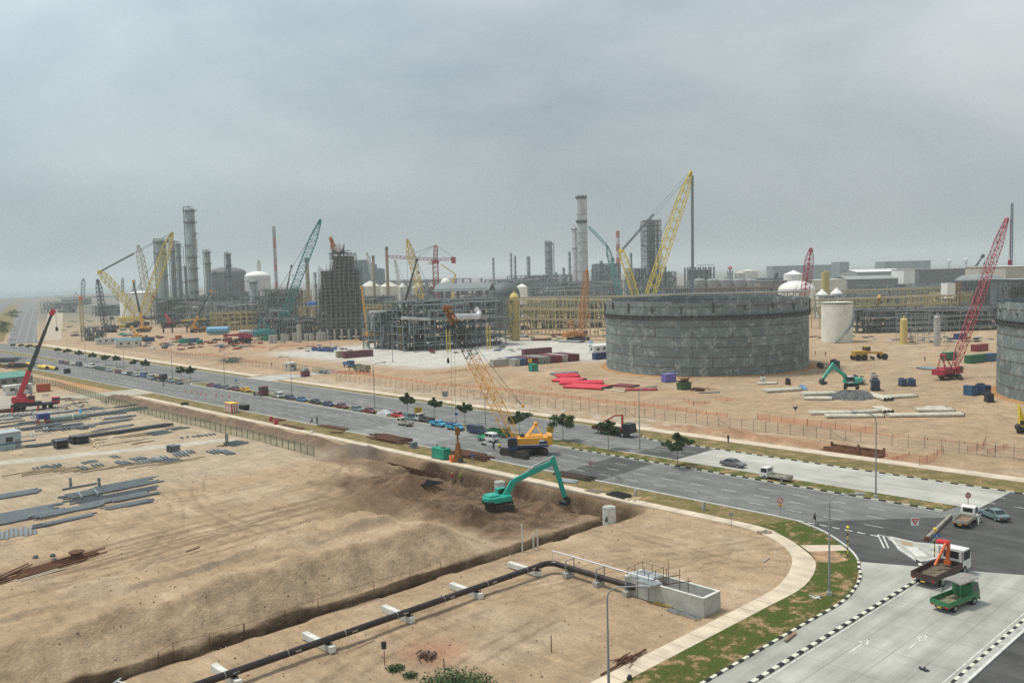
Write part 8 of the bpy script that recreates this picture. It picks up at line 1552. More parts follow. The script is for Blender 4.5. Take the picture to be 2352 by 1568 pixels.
p = AT('R2', 1640, 760); t = thing('boom_lift', 'pale yellow angled boom lift right of the tower crane', 'boom lift', p); P3 = [RD('R2', 1640, 720, 760)-p, RD('R2', 1668, 655, 760)-p, RD('R2', 1535, 565, 760)-p]; mb = MB(); mb.bar((0, 0, 1), P3[0], 1.4); mb.bar(P3[0], P3[1], 1.6); mb.bar(P3[1], P3[2], .9); mb.build('boom', CRY, t); MB().box((0, 0, 1.5), (6, 3, 3)).build('base', CRY, t)
# telescopic cranes
def tele_at(label, r, bx, by, tx, ty, c1, c2, s, rz=0.5, d=None, dd=0, **k):
    p = Q(r, bx, by) if d is None else AT(r, bx, d); p = Vector((p.x, p.y, 0)); return tele_crane(label, p, rz, RD(r, tx, ty, DEP(p)+dd), c1, c2, s, **k)
ORC = pc('mobile_orange', (.62, .30, .05), .5); DKB = pc('boom_charcoal', (.035, .045, .05), .5)
tele_at('red mobile crane with a dark telescopic jib in the storage yard', 'M1', 310, 668, 465, -192, pc('mobile_red', (.50, .03, .05), .45), DKB, 1.25, -.3, cabcol=pc('mobile_red', (.50, .03, .05)))
for lb, bx, d, tx, ty, s in (('orange mobile crane with dark jib below the yellow heavy lift crane', 1262, 640, 1175, 775, 1.4), ('dark red mobile crane with dark jib before the low white tank', 1495, 700, 1350, 905, 1.4), ('orange mobile crane with dark jib beside the medium column', 1750, 620, 1860, 858, 1.4)): tele_at(lb, 'R1', bx, None, tx, ty, ORC if 'orange' in lb else REDP, DKB, s, .4, d)
tele_at('small dark jib left of the tan stack', 'R2', 170, None, 218, 580, DKB, DKB, 1.4, .4, 760); tele_at('dark telescopic jib crossing the pale yellow crane', 'R2', 1215, None, 1325, 525, DKB, DKB, 1.5, .3, 560); tele_at('orange jib beside the right flank of the scaffolded tower', 'R2', 890, None, 835, 770, ORC, ORC, 1.3, .3, 500); tele_at('small orange jib behind the dark pipe structure', 'R4', 1050, None, 1078, 910, ORC, RUST, 1.5, .3, 480); tele_at('slim grey jib leaning right near the long warehouse', 'R4', 1830, None, 1990, 550, DKB, mat('jib_grey', (.10, .13, .15)), 2.6, .3, 900); tele_at('low orange jib near the site offices', 'R1', 1210, None, 1160, 1180, ORC, ORC, 1.3, .3, 540); tele_at('dark grey jib left of the white domed tank on the right side', 'R4', 120, None, 168, 715, DKB, DKB, 2.2, .3, 720)
# ================= mid ground site =================
WCAB = mat('office_white', (.62, .60, .56), .6, 0, .08, .5); BGR = mat('blue_green_roof', (.10, .20, .22), .6, 0, .12, .5)
def cab_at(label, r, x0, x1, y, D_, H_, wm, rm, gable=0, nwin=3, rz=None, name='site_office', cat='building'):
    p = Q(r, (x0+x1)/2, y); w = WD(p, x1-x0); return cabin(label, (p.x, p.y, 0), FACE-.05 if rz is None else rz, w, D_, H_, wm, rm, gable, nwin, name=name, cat=cat)
cab_at('long white site office nearest the curve of the road', 'R1', 850, 1020, 1325, 7, 3.2, WCAB, PGREY2, 0, 3, -.25); cab_at('cream site office with a blue green roof', 'R1', 1025, 1235, 1350, 9, 3.4, WTK2, BGR, 1.4, 3, -.25)
OCA, OCB = (.16, .02, .03), (.05, .10, .20)
CM = {k: corr('container_'+k, v) for k, v in dict(maroon=(.15, .035, .045), red=(.28, .03, .05), blue=(.05, .12, .24), white=(.46, .44, .40), grey=(.30, .31, .29), green=(.03, .16, .08), teal=(.02, .30, .20), tan=(.36, .30, .20), yellow=(.66, .48, .04), navy=(.03, .06, .17), black=(.03, .03, .035), orange=(.45, .10, .03)).items()}
def cont(label, r, x, y, c, rz=0.0, L=6.06, W=2.44, H=2.59, grp=None, z=0, up=0):
    p = Q(r, x, y, z); return container(label, (p.x, p.y, z), rz, CM[c], L, W, H, group=grp)
# container row (short ends face the road)
a = Q('M3', 420, 292); b = Q('M3', 1000, 238); d = (b-a); rzc = math.atan2(d.y, d.x)
row = ['white', 'blue', 'maroon', 'maroon', 'grey', 'grey', 'maroon', 'red', 'white', 'maroon', 'maroon']; names = ['white container in the row right next to the side-on white one', 'blue container in the row beside a white one', 'maroon container with a yellow patch in the row', 'dark maroon container in the row before the two grey ones', 'first grey container in the middle of the row', 'second grey container in the middle of the row', 'maroon container in the row after the two grey ones', 'bright red container in the row', 'pale container between the red and last maroon ones', 'maroon container next to the end of the row', 'last maroon container at the right end of the row']
nv = Vector((-d.y, d.x, 0)).normalized()
for i, (c, lb) in enumerate(zip(row, names)):
    q = a+d*((i+.5)/11)+nv*6.2; t = container(lb, q, rzc-H2, CM[c], 12.2, min(2.44, d.length/11*.97), 2.59)
    if i == 2: MB().box((6.16, .1, 1.7), (.05, 1.9, 1.5)).build('yellow_panel', YEL, t)
cont('white container lying side-on at the left end of the row', 'M3', 310, 285, 'white', rzc, 9.0); cont('maroon container standing behind the container row', 'M3', 620, 190, 'maroon', rzc, 14, H=2.9); cont('navy container standing beside the big tank', 'M3', 1185, 225, 'navy', rzc, 7); cont('second navy container half behind the big tank', 'M3', 1290, 225, 'navy', rzc, 5)
t = cab_at('white cabin with a wavy roof above the navy containers', 'M3', 1085, 1245, 175, 3.5, 3.4, WCAB, WHITE, .5, 2, rzc)
cont('green portable toilet block in front of the container row', 'M3', 588, 330, 'teal', rzc, 2.6, 2.4, 2.6); cont('long maroon container standing on the white gravel', 'R2', 805, 1385, 'maroon', rzc-.02, 13.5, 2.6, 2.9); cont('tan container end beside the long maroon one', 'R2', 645, 1385, 'tan', rzc-.02, 2.8, 2.6, 2.7)
GT_ = [('dark blue container on the far site behind the offices', 'R1', 1315, 1305, 'navy', 6), ('green container on the distant site', 'R1', 1622, 1320, 'teal', 5), ('blue container beside a green one on the distant site', 'R1', 1710, 1315, 'blue', 6), ('small green container right of the blue one', 'R1', 1762, 1330, 'teal', 3), ('small orange container left of the blue one', 'R1', 1575, 1290, 'orange', 3.5), ('bright yellow container below the pale heavy crane', 'R1', 1085, 1185, 'yellow', 6.5), ('black container next to the bright yellow one', 'R1', 1160, 1185, 'black', 9), ('teal green container among the concrete stumps', 'R2', 10, 1240, 'teal', 5), ('dark green container behind the red crane body', 'R4', 1690, 1465, 'green', 6), ('green container right of the red crane', 'R4', 1920, 1488, 'green', 9), ('blue container touching the right grey tank', 'R4', 2050, 1475, 'blue', 5), ('flat red container beyond the green ones', 'R4', 1960, 1388, 'red', 8), ('navy container far behind the red crane', 'R4', 1790, 1285, 'navy', 7), ('low blue container at the foot of the tank', 'M4', 1870, 545, 'blue', 1.5), ('orange container beside the white huts in the yard', 'M1', 385, 512, 'orange', 4)]
for lb, r, x, y, c, L_ in GT_: cont(lb, r, x, y, c, rzc, L_)
t = thing('blue_box', 'lilac blue site box at the foot of the big tank', 'site box', Q('M3', 1782, 425), rzc); MB().box((0, 0, 1.25), (4.4, 2.2, 2.4)).build('housing', mat('lilac_blue', (.15, .14, .42), .6, 0, .15), t, bev=.05); MB().box((0, 0, 2.5), (4.6, 2.4, .12)).build('roof', mat('lilac_roof', (.22, .21, .48)), t); MB().box((2.7, .9, 1.5), (.9, 1.4, 3.0)).build('blue_locker', CM['blue'], t)
t = thing('scrap_skip', 'green skip heaped with rusty scrap near the lilac box', 'skip', Q('M3', 1917, 495), rzc); MB().box((0, 0, 1.1), (3.6, 2.0, 2.0), 0, 1.12).build('tub', mat('skip_green', (.04, .12, .05), .7, 0, .3), t, bev=.05); mb = MB(); rr = random.Random(3); [mb.bar((rr.uniform(-1.7, 1.7), rr.uniform(-.9, .9), 2), (rr.uniform(-1.9, 1.9), rr.uniform(-1, 1), rr.uniform(2.3, 3.6)), .16) for _ in range(46)]; mb.build('scrap_load', RUST, t)
heap('low rusty scrap heap beside the green skip', Q('M3', 2050, 500), 2.6, RUST, 60, L=3.0, w=.12, seed=12, flat=.2); 
def pipeset(label, r, x0, y0, x1, y1, n, rad, m, sp=None, grp=None, cap=True):
    a = Q(r, x0, y0); b = Q(r, x1, y1); d = b-a; nv_ = Vector((-d.y, d.x, 0)).normalized(); L_ = d.length; pr = None; sp = sp or rad*2.3
    for i in range(n):
        q = (a+b)/2+nv_*(i-(n-1)/2)*sp; z = HZ(q.x, q.y)
        if pr is None:
            pr = thing('concrete_pipe' if rad > .3 else 'steel_pipe', label, 'pipe', (q.x, q.y, z+rad), math.atan2(d.y, d.x), grp or label); MB().tube((-L_/2, 0, 0), (L_/2, 0, 0), rad, n=12).build('tube', m, pr, smooth=True)
            if cap: MB().tube((L_/2-.12, 0, 0), (L_/2+.05, 0, 0), rad*1.08, n=12).build('collar', DKSTEEL, pr); 
        else: dup(pr, (q.x, q.y, z+rad), pr.rotation_euler.z+random.uniform(-.01, .01))
REDPIPE = mat('primer_red_pipe', (.60, .02, .05), .55, 0, .12); CPIPE = mat('cream_pipe', (.55, .51, .42), .7, 0, .15)
pipeset('bright red pipe in the upper part of the fanned pile', 'M3', 790, 385, 985, 378, 7, .42, REDPIPE, 1.2); pipeset('bright red pipe in the middle of the fanned pile', 'M3', 800, 415, 1010, 425, 7, .42, REDPIPE, 1.15); pipeset('bright red pipe in the right wing of the fanned pile', 'M3', 820, 445, 1205, 440, 6, .42, REDPIPE, 1.1); pipeset('bright red pipe in the front of the fanned pile', 'M3', 900, 470, 1240, 487, 8, .42, REDPIPE, .98)
pipeset('weathered tube lying behind the red pipes', 'M3', 745, 365, 970, 348, 3, .3, GALV, .9); pipeset('dark maroon tube in the lower dark red pile', 'M3', 1320, 455, 1490, 468, 6, .28, mat('maroon_pipe', (.16, .02, .03), .6, 0, .2), .75); pipeset('long dark red tube in the dark red pile', 'M3', 1400, 500, 1680, 498, 5, .26, mat('dull_red_pipe', (.34, .03, .05), .6, 0, .2), .7); pipeset('pale tube lying below the dark red pile', 'M3', 1200, 495, 1400, 515, 2, .18, CPIPE)
pipeset('thin grey tube beside the scrap heap', 'M3', 2050, 525, 2230, 518, 2, .15, PGREY)
for lb, x0, y0, x1, y1, n, rad in (('cream pipe in the short row left of the mint digger', 60, 520, 370, 500, 3, .45), ('cream pipe in the row passing behind the mound', 390, 545, 690, 535, 3, .45), ('cream pipe in the front row by the mound', 410, 580, 660, 580, 3, .4), ('cream pipe lying right of the rubble mound', 970, 545, 1160, 595, 3, .42), ('long cream pipe at the right of the mound', 1130, 575, 1390, 560, 3, .4), ('cream pipe in the long front line, left section', 460, 710, 830, 705, 3, .38), ('cream pipe in the long front line, second section', 600, 738, 1110, 735, 3, .38), ('cream pipe in the long front line, rear right section', 1060, 660, 1160, 700, 3, .38), ('cream pipe in the long front line, right section', 1150, 735, 1810, 725, 3, .38), ('cream pipe in the rear right row', 1400, 690, 1730, 690, 3, .4), ('short cream pipe at the end of the rear right row', 1480, 668, 1660, 668, 2, .38), ('pale pipe near the big tank foot', 0, 450, 170, 445, 3, .32), ('cream pipe in the middle line', 830, 710, 1080, 690, 2, .4), ('grey pipe beside the red crane tracks', 1440, 305, 1600, 325, 5, .35)): pipeset(lb, 'M4', x0, y0, x1, y1, n, rad, CPIPE if 'grey' not in lb else GALV)
# grader
p = Q('R4', 975, 1468); t = thing('grader', 'yellow road grader working on the open sand', 'grader', p, FACE+.15); YG = pc('grader_yellow', (.52, .30, .04), .6); mb = MB(); mb.box((-2.2, 0, 1.7), (3.4, 1.8, 1.3)); mb.bar((-.6, 0, 1.9), (3.9, 0, 1.6), .5); mb.box((3.9, 0, 1.2), (.6, 1.6, .8)); mb.build('body', YG, t, bev=.08); mb = MB(); [mb.tube((x, y-.25, .75), (x, y+.25, .75), .75, n=14) for x in (-3.2, -1.5, 3.8) for y in (-1.1, 1.1)]; mb.build('wheel', RUBBER, t, smooth=True); MB().box((-.4, 0, 2.6), (1.3, 1.5, 1.6)).build('cab', YG, t, bev=.05); MB().box((-.4, 0, 2.8), (1.34, 1.54, .8)).build('cab_window', GLASS, t); MB().bar((.6, -1.9, .5), (1.6, 1.9, .5), .12, .7).build('blade', DKSTEEL, t); t.scale = (1.5,)*3
# yellow long boom digger arm at the right edge
p = Q('M4', 2380, 870); t = excavator('yellow digger reaching down at the right picture edge', p, H2*1.2, RD('M4', 2330, 720, DEP(p)), RD('M4', 2305, 655, DEP(p)-.5), RD('M4', 2308, 800, DEP(p)-1), pc('digger_yellow', (.70, .52, .04)), .9)
# blue machines, generators, crates on the sand
for lb, x, y, c, s_ in (('blue welding machine left of the red crane', 1280, 462, (.03, .06, .15), 1.1), ('blue welding machine beside a white one', 1362, 462, (.03, .07, .17), 1.1), ('white machine between two blue ones', 1322, 455, (.5, .5, .47), .9), ('blue machine standing left of the right grey tank', 1900, 545, (.04, .10, .20), 1.1), ('navy machine at the foot of the right grey tank', 1990, 545, (.025, .04, .10), 1.5), ('black drum shaped machine in front of the right grey tank', 2043, 605, (.02, .02, .03), 1.2), ('black machine behind the mint digger', 555, 310, (.03, .03, .04), 1.0), ('dark blue machine right of the mint digger', 1040, 500, (.03, .05, .09), 1.6), ('white cabin shaped machine beside the dark blue one', 1030, 430, (.42, .41, .36), 1.3), ('cream machine right of the mint digger', 925, 450, (.55, .52, .43), 1.1), ('navy machine behind the cream one', 865, 405, (.03, .05, .13), .7), ('dark machine near the pipes left of the mint digger', 270, 450, (.04, .035, .035), .9), ('small white box on the pale pipes', 50, 430, (.6, .6, .56), .9), ('navy machine behind the mint digger arm', 685, 310, (.03, .07, .09), 1.5)):
    p = Q('M4', x, y); t = thing('site_machine', lb, 'machine', p, random.uniform(-.3, .3)+YAW); m = mat('machine_%d_%d' % (x, y), c, .6, 0, .2); MB().box((0, 0, 1.1*s_), (2.3*s_, 1.3*s_, 1.5*s_)).build('housing', m, t, bev=.06); mb = MB(); mb.box((0, 0, .2*s_), (2.5*s_, 1.4*s_, .2*s_)); [mb.tube((a*s_, b*s_, .25*s_), (a*s_, (b+.15)*s_, .25*s_), .25*s_, n=8) for a in (-.8, .8) for b in (-.75, .6)]; mb.build('skid', DKSTEEL, t); MB().box((.5*s_, 0, 1.95*s_), (.8*s_, .9*s_, .25*s_)).build('hood', DKSTEEL, t)
t = thing('blue_tarpaulin', 'light blue tarpaulin thrown over pipes left of the mint digger', 'tarpaulin', Q('M4', 400, 490)); MB().box((0, 0, .7), (5, 2, 1.3), YAW, .3).build('sheet', mat('pale_blue_tarp', (.16, .26, .38), .7, 0, .2), t, bev=.2)
t, h = signpost('blue_flag_sign', 'small dark blue triangular sign on the sand', 'M4', 335, 690, 645); mb = MB(); mb._add([(-.7, 0, h), (.7, 0, h), (.1, 0, h-1.0)], ((0, 1, 2),)); mb.build('board', CM['navy'], t)
for i, (lb, r, x, y, L_, c) in enumerate((('bright blue tarpaulin covered heap at the right end of the module', 'R3', 215, 1430, 10, (.04, .16, .50)), ('light blue tarpaulin heap next to the bright blue one', 'R3', 90, 1435, 6, (.14, .40, .55)), ('pale blue sheeted hump on the gravel by the tank', 'R3', 800, 1555, 4, (.22, .45, .68)), ('pale blue sheets lying beyond the maroon stack', 'R3', 690, 1478, 6, (.30, .45, .58)), ('blue tarpaulin on the site behind the offices', 'R1', 990, 1110, 5, (.05, .12, .35)), ('blue tarpaulin high on the yellow scaffold bay', 'R2', 400, 925, 9, (.03, .12, .38)))):
    p = Q(r, x, y) if 'high' not in lb else RD(r, x, y, 552); t = thing('tarpaulin', lb, 'tarpaulin', p, .3); mb = MB(); rr = random.Random(i); mb.lathe([(L_*.5, 0), (L_*.42, L_*.14), (L_*.25, L_*.2), (.01, L_*.26)], n=12); mb.v = [(a+rr.uniform(-.5, .5), b*.5+rr.uniform(-.3, .3), c_+rr.uniform(-.2, .3)) for a, b, c_ in mb.v]; mb.build('sheet', mat('tarp_%d' % i, c, .6, 0, .2), t)
pipeset('dark maroon pipe in the stack on the far gravel', 'R3', 290, 1530, 440, 1530, 6, .5, RUST, 1.0); pipeset('grey pipe in the stack right of the module', 'R3', 105, 1500, 240, 1500, 5, .5, GALV, 1.0); pipeset('rusty pipe in the far row beyond the maroon stack', 'R3', 480, 1485, 640, 1490, 4, .4, RUST, 1.0); pipeset('grey pipe in the row before the container cabin', 'M3', 830, 75, 1020, 80, 5, .45, GALV, 1.0); pipeset('rusty pipe beyond the grey row', 'M3', 760, 15, 900, 18, 4, .4, RUST, 1.1)
# blue drums on gravel
DR = None; rr = random.Random(7)
for i in range(34):
    x = 400+rr.random()*215; y = 1312+rr.random()*26+(x-400)*.02; p = Q('R2', x, y)
    if DR is None: DR = thing('oil_drum', 'blue barrel in the cluster left of the long maroon container', 'drum', p, 0, 'blue barrels on the gravel'); MB().lathe([(.55, 0), (.55, 1.5), (.01, 1.5)], n=10).build('barrel', mat('barrel_blue', (.05, .12, .36), .5, 0, .2), DR, smooth=True); MB().lathe([(.56, 1.4), (.6, 1.45), (.56, 1.5)], n=10).build('hoop', mat('barrel_hoop', (.3, .12, .05)), DR)
    else: dup(DR, p)
# concrete stumps
ST = None
for x, y, y2 in ((40, 1262, 1190), (75, 1262, 1190), (147, 1258, 1180), (182, 1240, 1185), (250, 1250, 1170), (290, 1255, 1100), (355, 1240, 1180), (398, 1240, 1180), (462, 1245, 1165), (503, 1240, 1165)):
    p = Q('R2', x, y); h = ZT(p, 'R2', y2)
    if ST is None: ST = thing('concrete_stump', 'pale round concrete pier in the row before the pipe structures', 'pier', p, 0, 'pale concrete piers'); MB().lathe([(1.3, 0), (1.3, 10)], n=14).build('shaft', CONC, ST, smooth=True); ST.scale = (1, 1, h/10)
    else: dup(ST, p, 0, None, (1, 1, h/10))
# gate house
cab_at('white guard hut with a green side by the site gate', 'M2', 465, 545, 325, 3, 3.0, WCAB, WHITE, 0, 1, .1, 'guard_hut', 'hut'); t = thing('gate_kiosk', 'small maroon walled kiosk with grey roof outside the gate', 'kiosk', Q('M2', 635, 378), .1); MB().box((0, 0, 1.0), (2.6, 2.0, 2.0)).build('wall', CM['maroon'], t); MB().box((0, 0, 2.5), (2.2, 1.8, 1.0), 0, .8).build('roof', PGREY2, t)
for lb, x0, x1, y in (('steel barred gate leaf beside the guard hut', 545, 655, 325), ('steel barred gate leaf right of the kiosk', 700, 800, 345)):
    a = Q('M2', x0, y); b = Q('M2', x1, y+8); d = b-a; t = thing('site_gate', lb, 'gate', a, math.atan2(d.y, d.x)); L_ = d.length; mb = MB(); [mb.bar((L_*i/8, 0, 0), (L_*i/8, 0, 2.2), .08) for i in range(9)]; [mb.bar((0, 0, z), (L_, 0, z), .1) for z in (.2, 2.2)]; mb.bar((0, 0, .2), (L_, 0, 2.2), .08); mb.build('frame', GP, t)
heap('grey grass like reinforcement bundle near the gate', Q('M2', 800, 350), 3, PGREY2, 60, L=4, w=.1, seed=21, flat=.4); heap('dark grey reinforcement heap beyond the chainlink fence', Q('R1', 2040, 1490), 4, PGREY, 80, L=5, w=.16, seed=22, flat=.5)
# left yard buildings
t = cab_at('green roofed open shed at the left edge of the yard', 'M1', -120, 190, 455, 16, 3.2, mat('shed_grey_wall', (.20, .21, .20)), mat('sea_green_roof', (.09, .26, .20), .6, 0, .12, .4), 1.2, 3, .2, 'open_shed'); cab_at('white hut with gable and small window behind the two white boxes', 'M1', 192, 262, 440, 3, 3.4, WCAB, WHITE, .6, 1, .1, 'site_hut', 'hut')
for lb, x0, x1, y in (('white cabin left of the red crane jib', 45, 150, 540), ('white cabin right behind the red crane jib', 190, 272, 525)): cab_at(lb, 'M1', x0, x1, y, 3, 3.0, WCAB, WHITE, 0, 1, .1, 'site_hut', 'hut')
t = cab_at('pale blue site cabin with a blue stripe at the left edge', 'M1', -40, 150, 1010, 5, 3.6, mat('pale_blue_cabin', (.36, .44, .48), .6, 0, .1, .5), mat('cabin_roof_grey', (.40, .43, .44)), 0, 1, .05, 'site_cabin'); MB().box((0, -2.52, 1.3), (10.5, .05, .3)).build('blue_stripe', CM['blue'], t)
pipeset('yellow pipe lying between road and yard', 'M1', 365, 305, 435, 315, 2, .75, YEL, 1.7); pipeset('yellow pipe nearest the single black crate', 'M1', 425, 310, 500, 325, 1, .75, YEL); pipeset('yellow pipe left of the red crane jib', 'M1', 238, 280, 295, 285, 1, .75, YEL); heap('dark clutter heap left of the yellow pipes', Q('M1', 150, 300), 6, DKSTEEL, 90, L=4, w=.25, seed=31, flat=.25); heap('orange and brown clutter near the top left yard', Q('M1', 120, 292), 5, mat('clutter_orange', (.40, .17, .05), .8, 0, .4), 22, L=3, w=.5, seed=32, flat=.3); heap('dark steel heap at the far left edge beyond the yard', Q('M1', 40, 250), 6, PDARK, 70, L=6, w=.3, seed=33, flat=.25, rz=.3)
t = thing('work_cart', 'small brown cart standing in front of the white cabins', 'cart', Q('M1', 168, 575)); mb = MB(); mb.box((0, 0, 1.2), (1.2, 1.2, 1.4)); mb.build('body', mat('cart_brown', (.34, .21, .09)), t); mb = MB(); [mb.tube((x, y, .35), (x, y+.2, .35), .35, n=10) for x in (-.5, .5) for y in (-.7, .5)]; mb.build('wheel', RUBBER, t)
# clutter across the distant site
rr = random.Random(15)
CC = [DKSTEEL, RUST, CM['blue'], CM['red'], PGREY, CONC, CM['orange'], PGREY2, CM['teal'], WHITE]
for i in range(46):
    x = rr.uniform(1280, 2350); y = 1255+rr.random()**1.3*130+(x-1280)*.02; p = Q('R1', x, y); m = rr.choice(CC); heap('small heap of materials scattered on the distant site before the towers', p, rr.uniform(1, 2.4), m, 10, 'material_heap', rr.uniform(1.5, 4), rr.uniform(.2, .8), 'materials', i, .35)['group'] = 'material heaps on the distant site'
for i in range(34):
    x = rr.uniform(200, 900) if i % 2 else rr.uniform(1280, 2300); y = 1255+rr.random()*60+(25 if x < 900 else 40); p = Q('R2' if x < 2300 else 'R2', x, y); heap('small heap of materials lying before the modules and scaffolded tower', p, rr.uniform(.8, 1.8), rr.choice(CC), 8, 'material_heap', rr.uniform(1.2, 3), rr.uniform(.15, .5), 'materials', i+50, .35)['group'] = 'material heaps before the modules'
for i in range(40):
    x = rr.uniform(440, 2060); y = rr.uniform(1262, 1315); p = Q('R4', x, y); heap('small heap of materials along the foot of the dark pipe structure', p, rr.uniform(.8, 1.8), rr.choice(CC), 9, 'material_heap', rr.uniform(1.2, 3), rr.uniform(.15, .5), 'materials', i+90, .35)['group'] = 'material heaps by the pipe structure'
for i in range(26):
    x = rr.uniform(100, 930); y = rr.uniform(1440, 1540); p = Q('R3', x, y); heap('small heap of materials on the gravel left of the big tank', p, rr.uniform(1, 2), rr.choice(CC), 9, 'material_heap', rr.uniform(1.5, 4), rr.uniform(.15, .5), 'materials', i+140, .3)['group'] = 'material heaps left of the big tank'
for i in range(26):
    x = rr.uniform(560, 1300); y = rr.uniform(1100, 1260); p = Q('R1', x, y); heap('small heap of materials around the far cranes', p, rr.uniform(1.5, 3), rr.choice(CC+[CM['tan'], SCAF]), 9, 'material_heap', rr.uniform(2, 5), rr.uniform(.3, .9), 'materials', i+170, .35)['group'] = 'material heaps around the far cranes'
p = Q('R1', 1650, 1225); t = thing('truss_bridge', 'long black trestle with a yellow strip on the distant site', 'trestle', p, FACE); L_ = WD(p, 430); mb = MB(); lat(mb, (-L_/2, 0, 5), (L_/2, 0, 6.5), 3, 3, 18, .5); [mb.bar((x*L_, 0, 0), (x*L_, 0, 5), .8) for x in (-.48, -.3, .0, .25, .42)]; mb.build('truss', BLACK, t); MB().bar((-L_*.1, -.5, 8.3), (L_*.42, -.5, 9.3), 1.0).build('yellow_strip', YEL, t)
p = Q('R1', 1925, 1245); t = thing('blue_vessel', 'light blue horizontal vessel below the yellow rack', 'vessel', p, FACE); MB().tube((-7, 0, 3), (7, 0, 3), 2.3, n=14).build('shell', mat('light_blue_vessel', (.12, .36, .55), .5), t, smooth=True); MB().box((0, 0, .5), (11, 2, 1)).build('saddle', CONC, t)
p = Q('R1', 2230, 1265); t = thing('grey_vessel', 'grey horizontal vessel right of the light blue one', 'vessel', p, FACE); MB().tube((-8, 0, 2.6), (8, 0, 2.6), 2.1, n=14).build('shell', PGREY2, t, smooth=True); MB().box((0, 0, .4), (12, 2, .8)).build('saddle', CONC, t)
tele_at('dark red mobile crane with its jib folded down flat', 'R1', 2110, 1325, 1985, 1255, pc('plant_crane_red', (.34, .02, .045)), pc('plant_crane_red', (.34, .02, .045)), 1.6, 3.3)
# trees along the far road
for i, (x, y) in enumerate(((40, 1245), (25, 1290), (110, 1130), (130, 1095), (20, 1230))):
    p = Q('R1', x, y); tree('broad dark tree beside the far road at the left edge', Vector((p.x, p.y, 0)), 9, 14, 200+i, 'broad trees beside the far road')
# far shore
p = AT('R1', 1000, 2600)
for lb, r, x, d, yt, w_ in (('faint long low building on the far shore left of the towers', 'R1', 900, 2400, 905, 700), ('faint grey building on the shore by the blue crane', 'R1', 680, 1500, 930, 160), ('faint pale low store beyond the sand strip', 'R1', 880, 1100, 985, 260)): shed_at(lb, r, x-w_/2, x+w_/2, d, yt, 40, FARG if 'pale' not in lb else WTK2, PGREY2, 0, 'far_building')
for i, (x, d, yt) in enumerate(((1072, 1900, 745), (1175, 2200, 760), (1230, 2300, 790))): cr_at(['hazy thin crane left of the pinkish crane', 'second hazy thin crane by the pinkish crane', 'third hazy thin crane by the pinkish crane'][i], 'R1', x, None, d, x+10, yt, FARG, 2.2, 4, n=10, tt=.8)
cr_at('thin hazy crane behind the dark domed tank', 'R1', 2300, None, 1300, 2280, 590, CRP, 2.4, 4, n=14, tt=.6); cr_at('thin pink crane leaning left behind the tan stacks', 'R2', 1000, None, 1200, 885, 465, CRP, 2.4, 3.5, n=14, tt=.5); cr_at('faint crane right of the tan stacks', 'R2', 1215, None, 1200, 1130, 530, CRP, 2.4, 3, n=14, tt=.5)
# more background plant
for i, (r, x, d, yt, w_, fl) in enumerate((('R1', 1330, 960, 1010, 420, 2), ('R1', 1750, 900, 905, 330, 3), ('R2', 930, 700, 880, 420, 3), ('R2', 1000, 560, 925, 300, 3), ('R3', 150, 1000, 1010, 330, 3), ('R3', 1950, 1000, 1010, 560, 2), ('R4', 250, 900, 745, 420, 2), ('R4', 1400, 820, 800, 1000, 2), ('R3', 1500, 700, 1060, 520, 3), ('R1', 2200, 800, 935, 260, 3))):
    unit_at(['low distant pipework behind the white low tank', 'pipework between the tallest column and its neighbours', 'pipework in front of the wide white tanks', 'straw yellow framework right of the scaffolded tower', 'distant framework between dome and ribbed column', 'distant grey works above the brown bridge', 'hazy works left of the yellow silo', 'works before the long warehouses', 'grey works just over the big tank rim', 'piping before the white domed tank'][i], r, x, d, yt, w_, 20, fl, 10, 2, m=SCAF if i == 3 else [PGREY, TGD, FARG][i % 3], seed=300+i, pipes=50, vess=14, t_=.55, fill=.5)
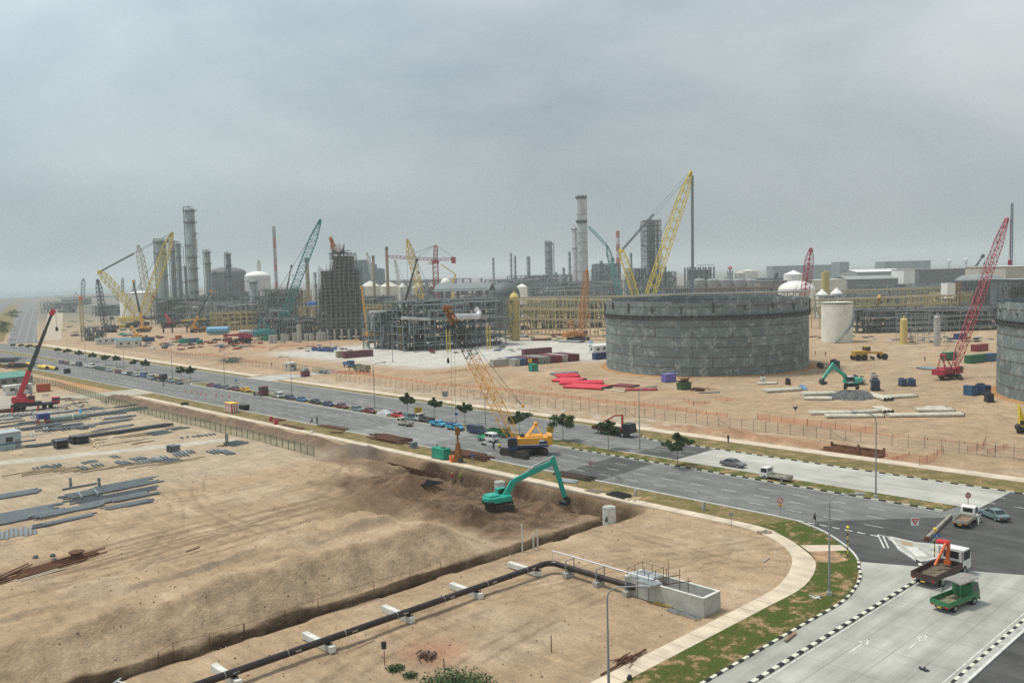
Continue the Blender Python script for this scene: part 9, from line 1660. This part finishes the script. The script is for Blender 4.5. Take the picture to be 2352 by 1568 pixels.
for i, (r, x, d, yt, w_) in enumerate((('R1', 1660, 830, 640, 26), ('R1', 1920, 840, 690, 20), ('R2', 445, 800, 640, 16), ('R2', 1900, 1300, 690, 16), ('R3', 500, 1300, 930, 16), ('R3', 820, 1250, 905, 22), ('R3', 900, 1200, 830, 24), ('R3', 1000, 1150, 800, 26), ('R3', 1460, 1060, 880, 22), ('R1', 2130, 850, 850, 24))):
    col_at(['slim grey column between the tallest column and its left neighbour', 'short slim column right of the medium column', 'tiny column left of the scaffolded tower', 'tiny far column over the shed frame', 'tiny far column before the ribbed one', 'short column right of the main silver stack', 'taller short column on the refinery block', 'column top beside the striped chimney', 'short column right of the scaffold clad tower', 'short column before the dark domed tank'][i], r, x, d, yt, w_, TGD, plats=4, riser=1, ladder=False)
U8 = (('R1', 560, 1150, 955, 330), ('R1', 980, 1000, 985, 260), ('R1', 1500, 900, 960, 200), ('R2', 220, 780, 800, 330), ('R2', 1010, 620, 850, 260), ('R3', 600, 800, 1060, 700), ('R3', 60, 800, 1040, 220), ('R4', 900, 580, 900, 700), ('R4', 1700, 600, 880, 260), ('R2', 1650, 900, 760, 900))
UL = ['hazy works beyond the far road', 'pale works behind the dark upright crane', 'low works under the pinkish crane', 'tall framework behind the teal crane', 'framework between the two right tan stacks', 'long works behind the straw yellow racks', 'works just right of the domed hall', 'works between the cone roofed pair and white box', 'works under the narrow white box', 'long hazy works above the big module']
for i, (r, x, d, yt, w_) in enumerate(U8): unit_at(UL[i], r, x, d, yt, w_, 18, 3, 11, 2, m=(PGREY2, TGD, PGREY, SCAF, FARG)[i % 5], seed=500+i, pipes=46, vess=16, t_=.5, fill=.45)
# ---------------- haze ----------------
mb = MB(); mb.box((1500, 1500, 88), (22000, 22000, 190)); hz = mb.build('haze', [])
hm = bpy.data.materials.new('haze'); hm.use_nodes = True; t = hm.node_tree; t.nodes.clear(); o = N(t, 'ShaderNodeOutputMaterial'); v = N(t, 'ShaderNodeVolumePrincipled'); v.inputs['Color'].default_value = (.80, .86, .88, 1); v.inputs['Density'].default_value = HAZE_D; v.inputs['Anisotropy'].default_value = .1
t.links.new(v.outputs[0], o.inputs['Volume']); hz.data.materials.clear(); hz.data.materials.append(hm); hz['kind'] = 'stuff'
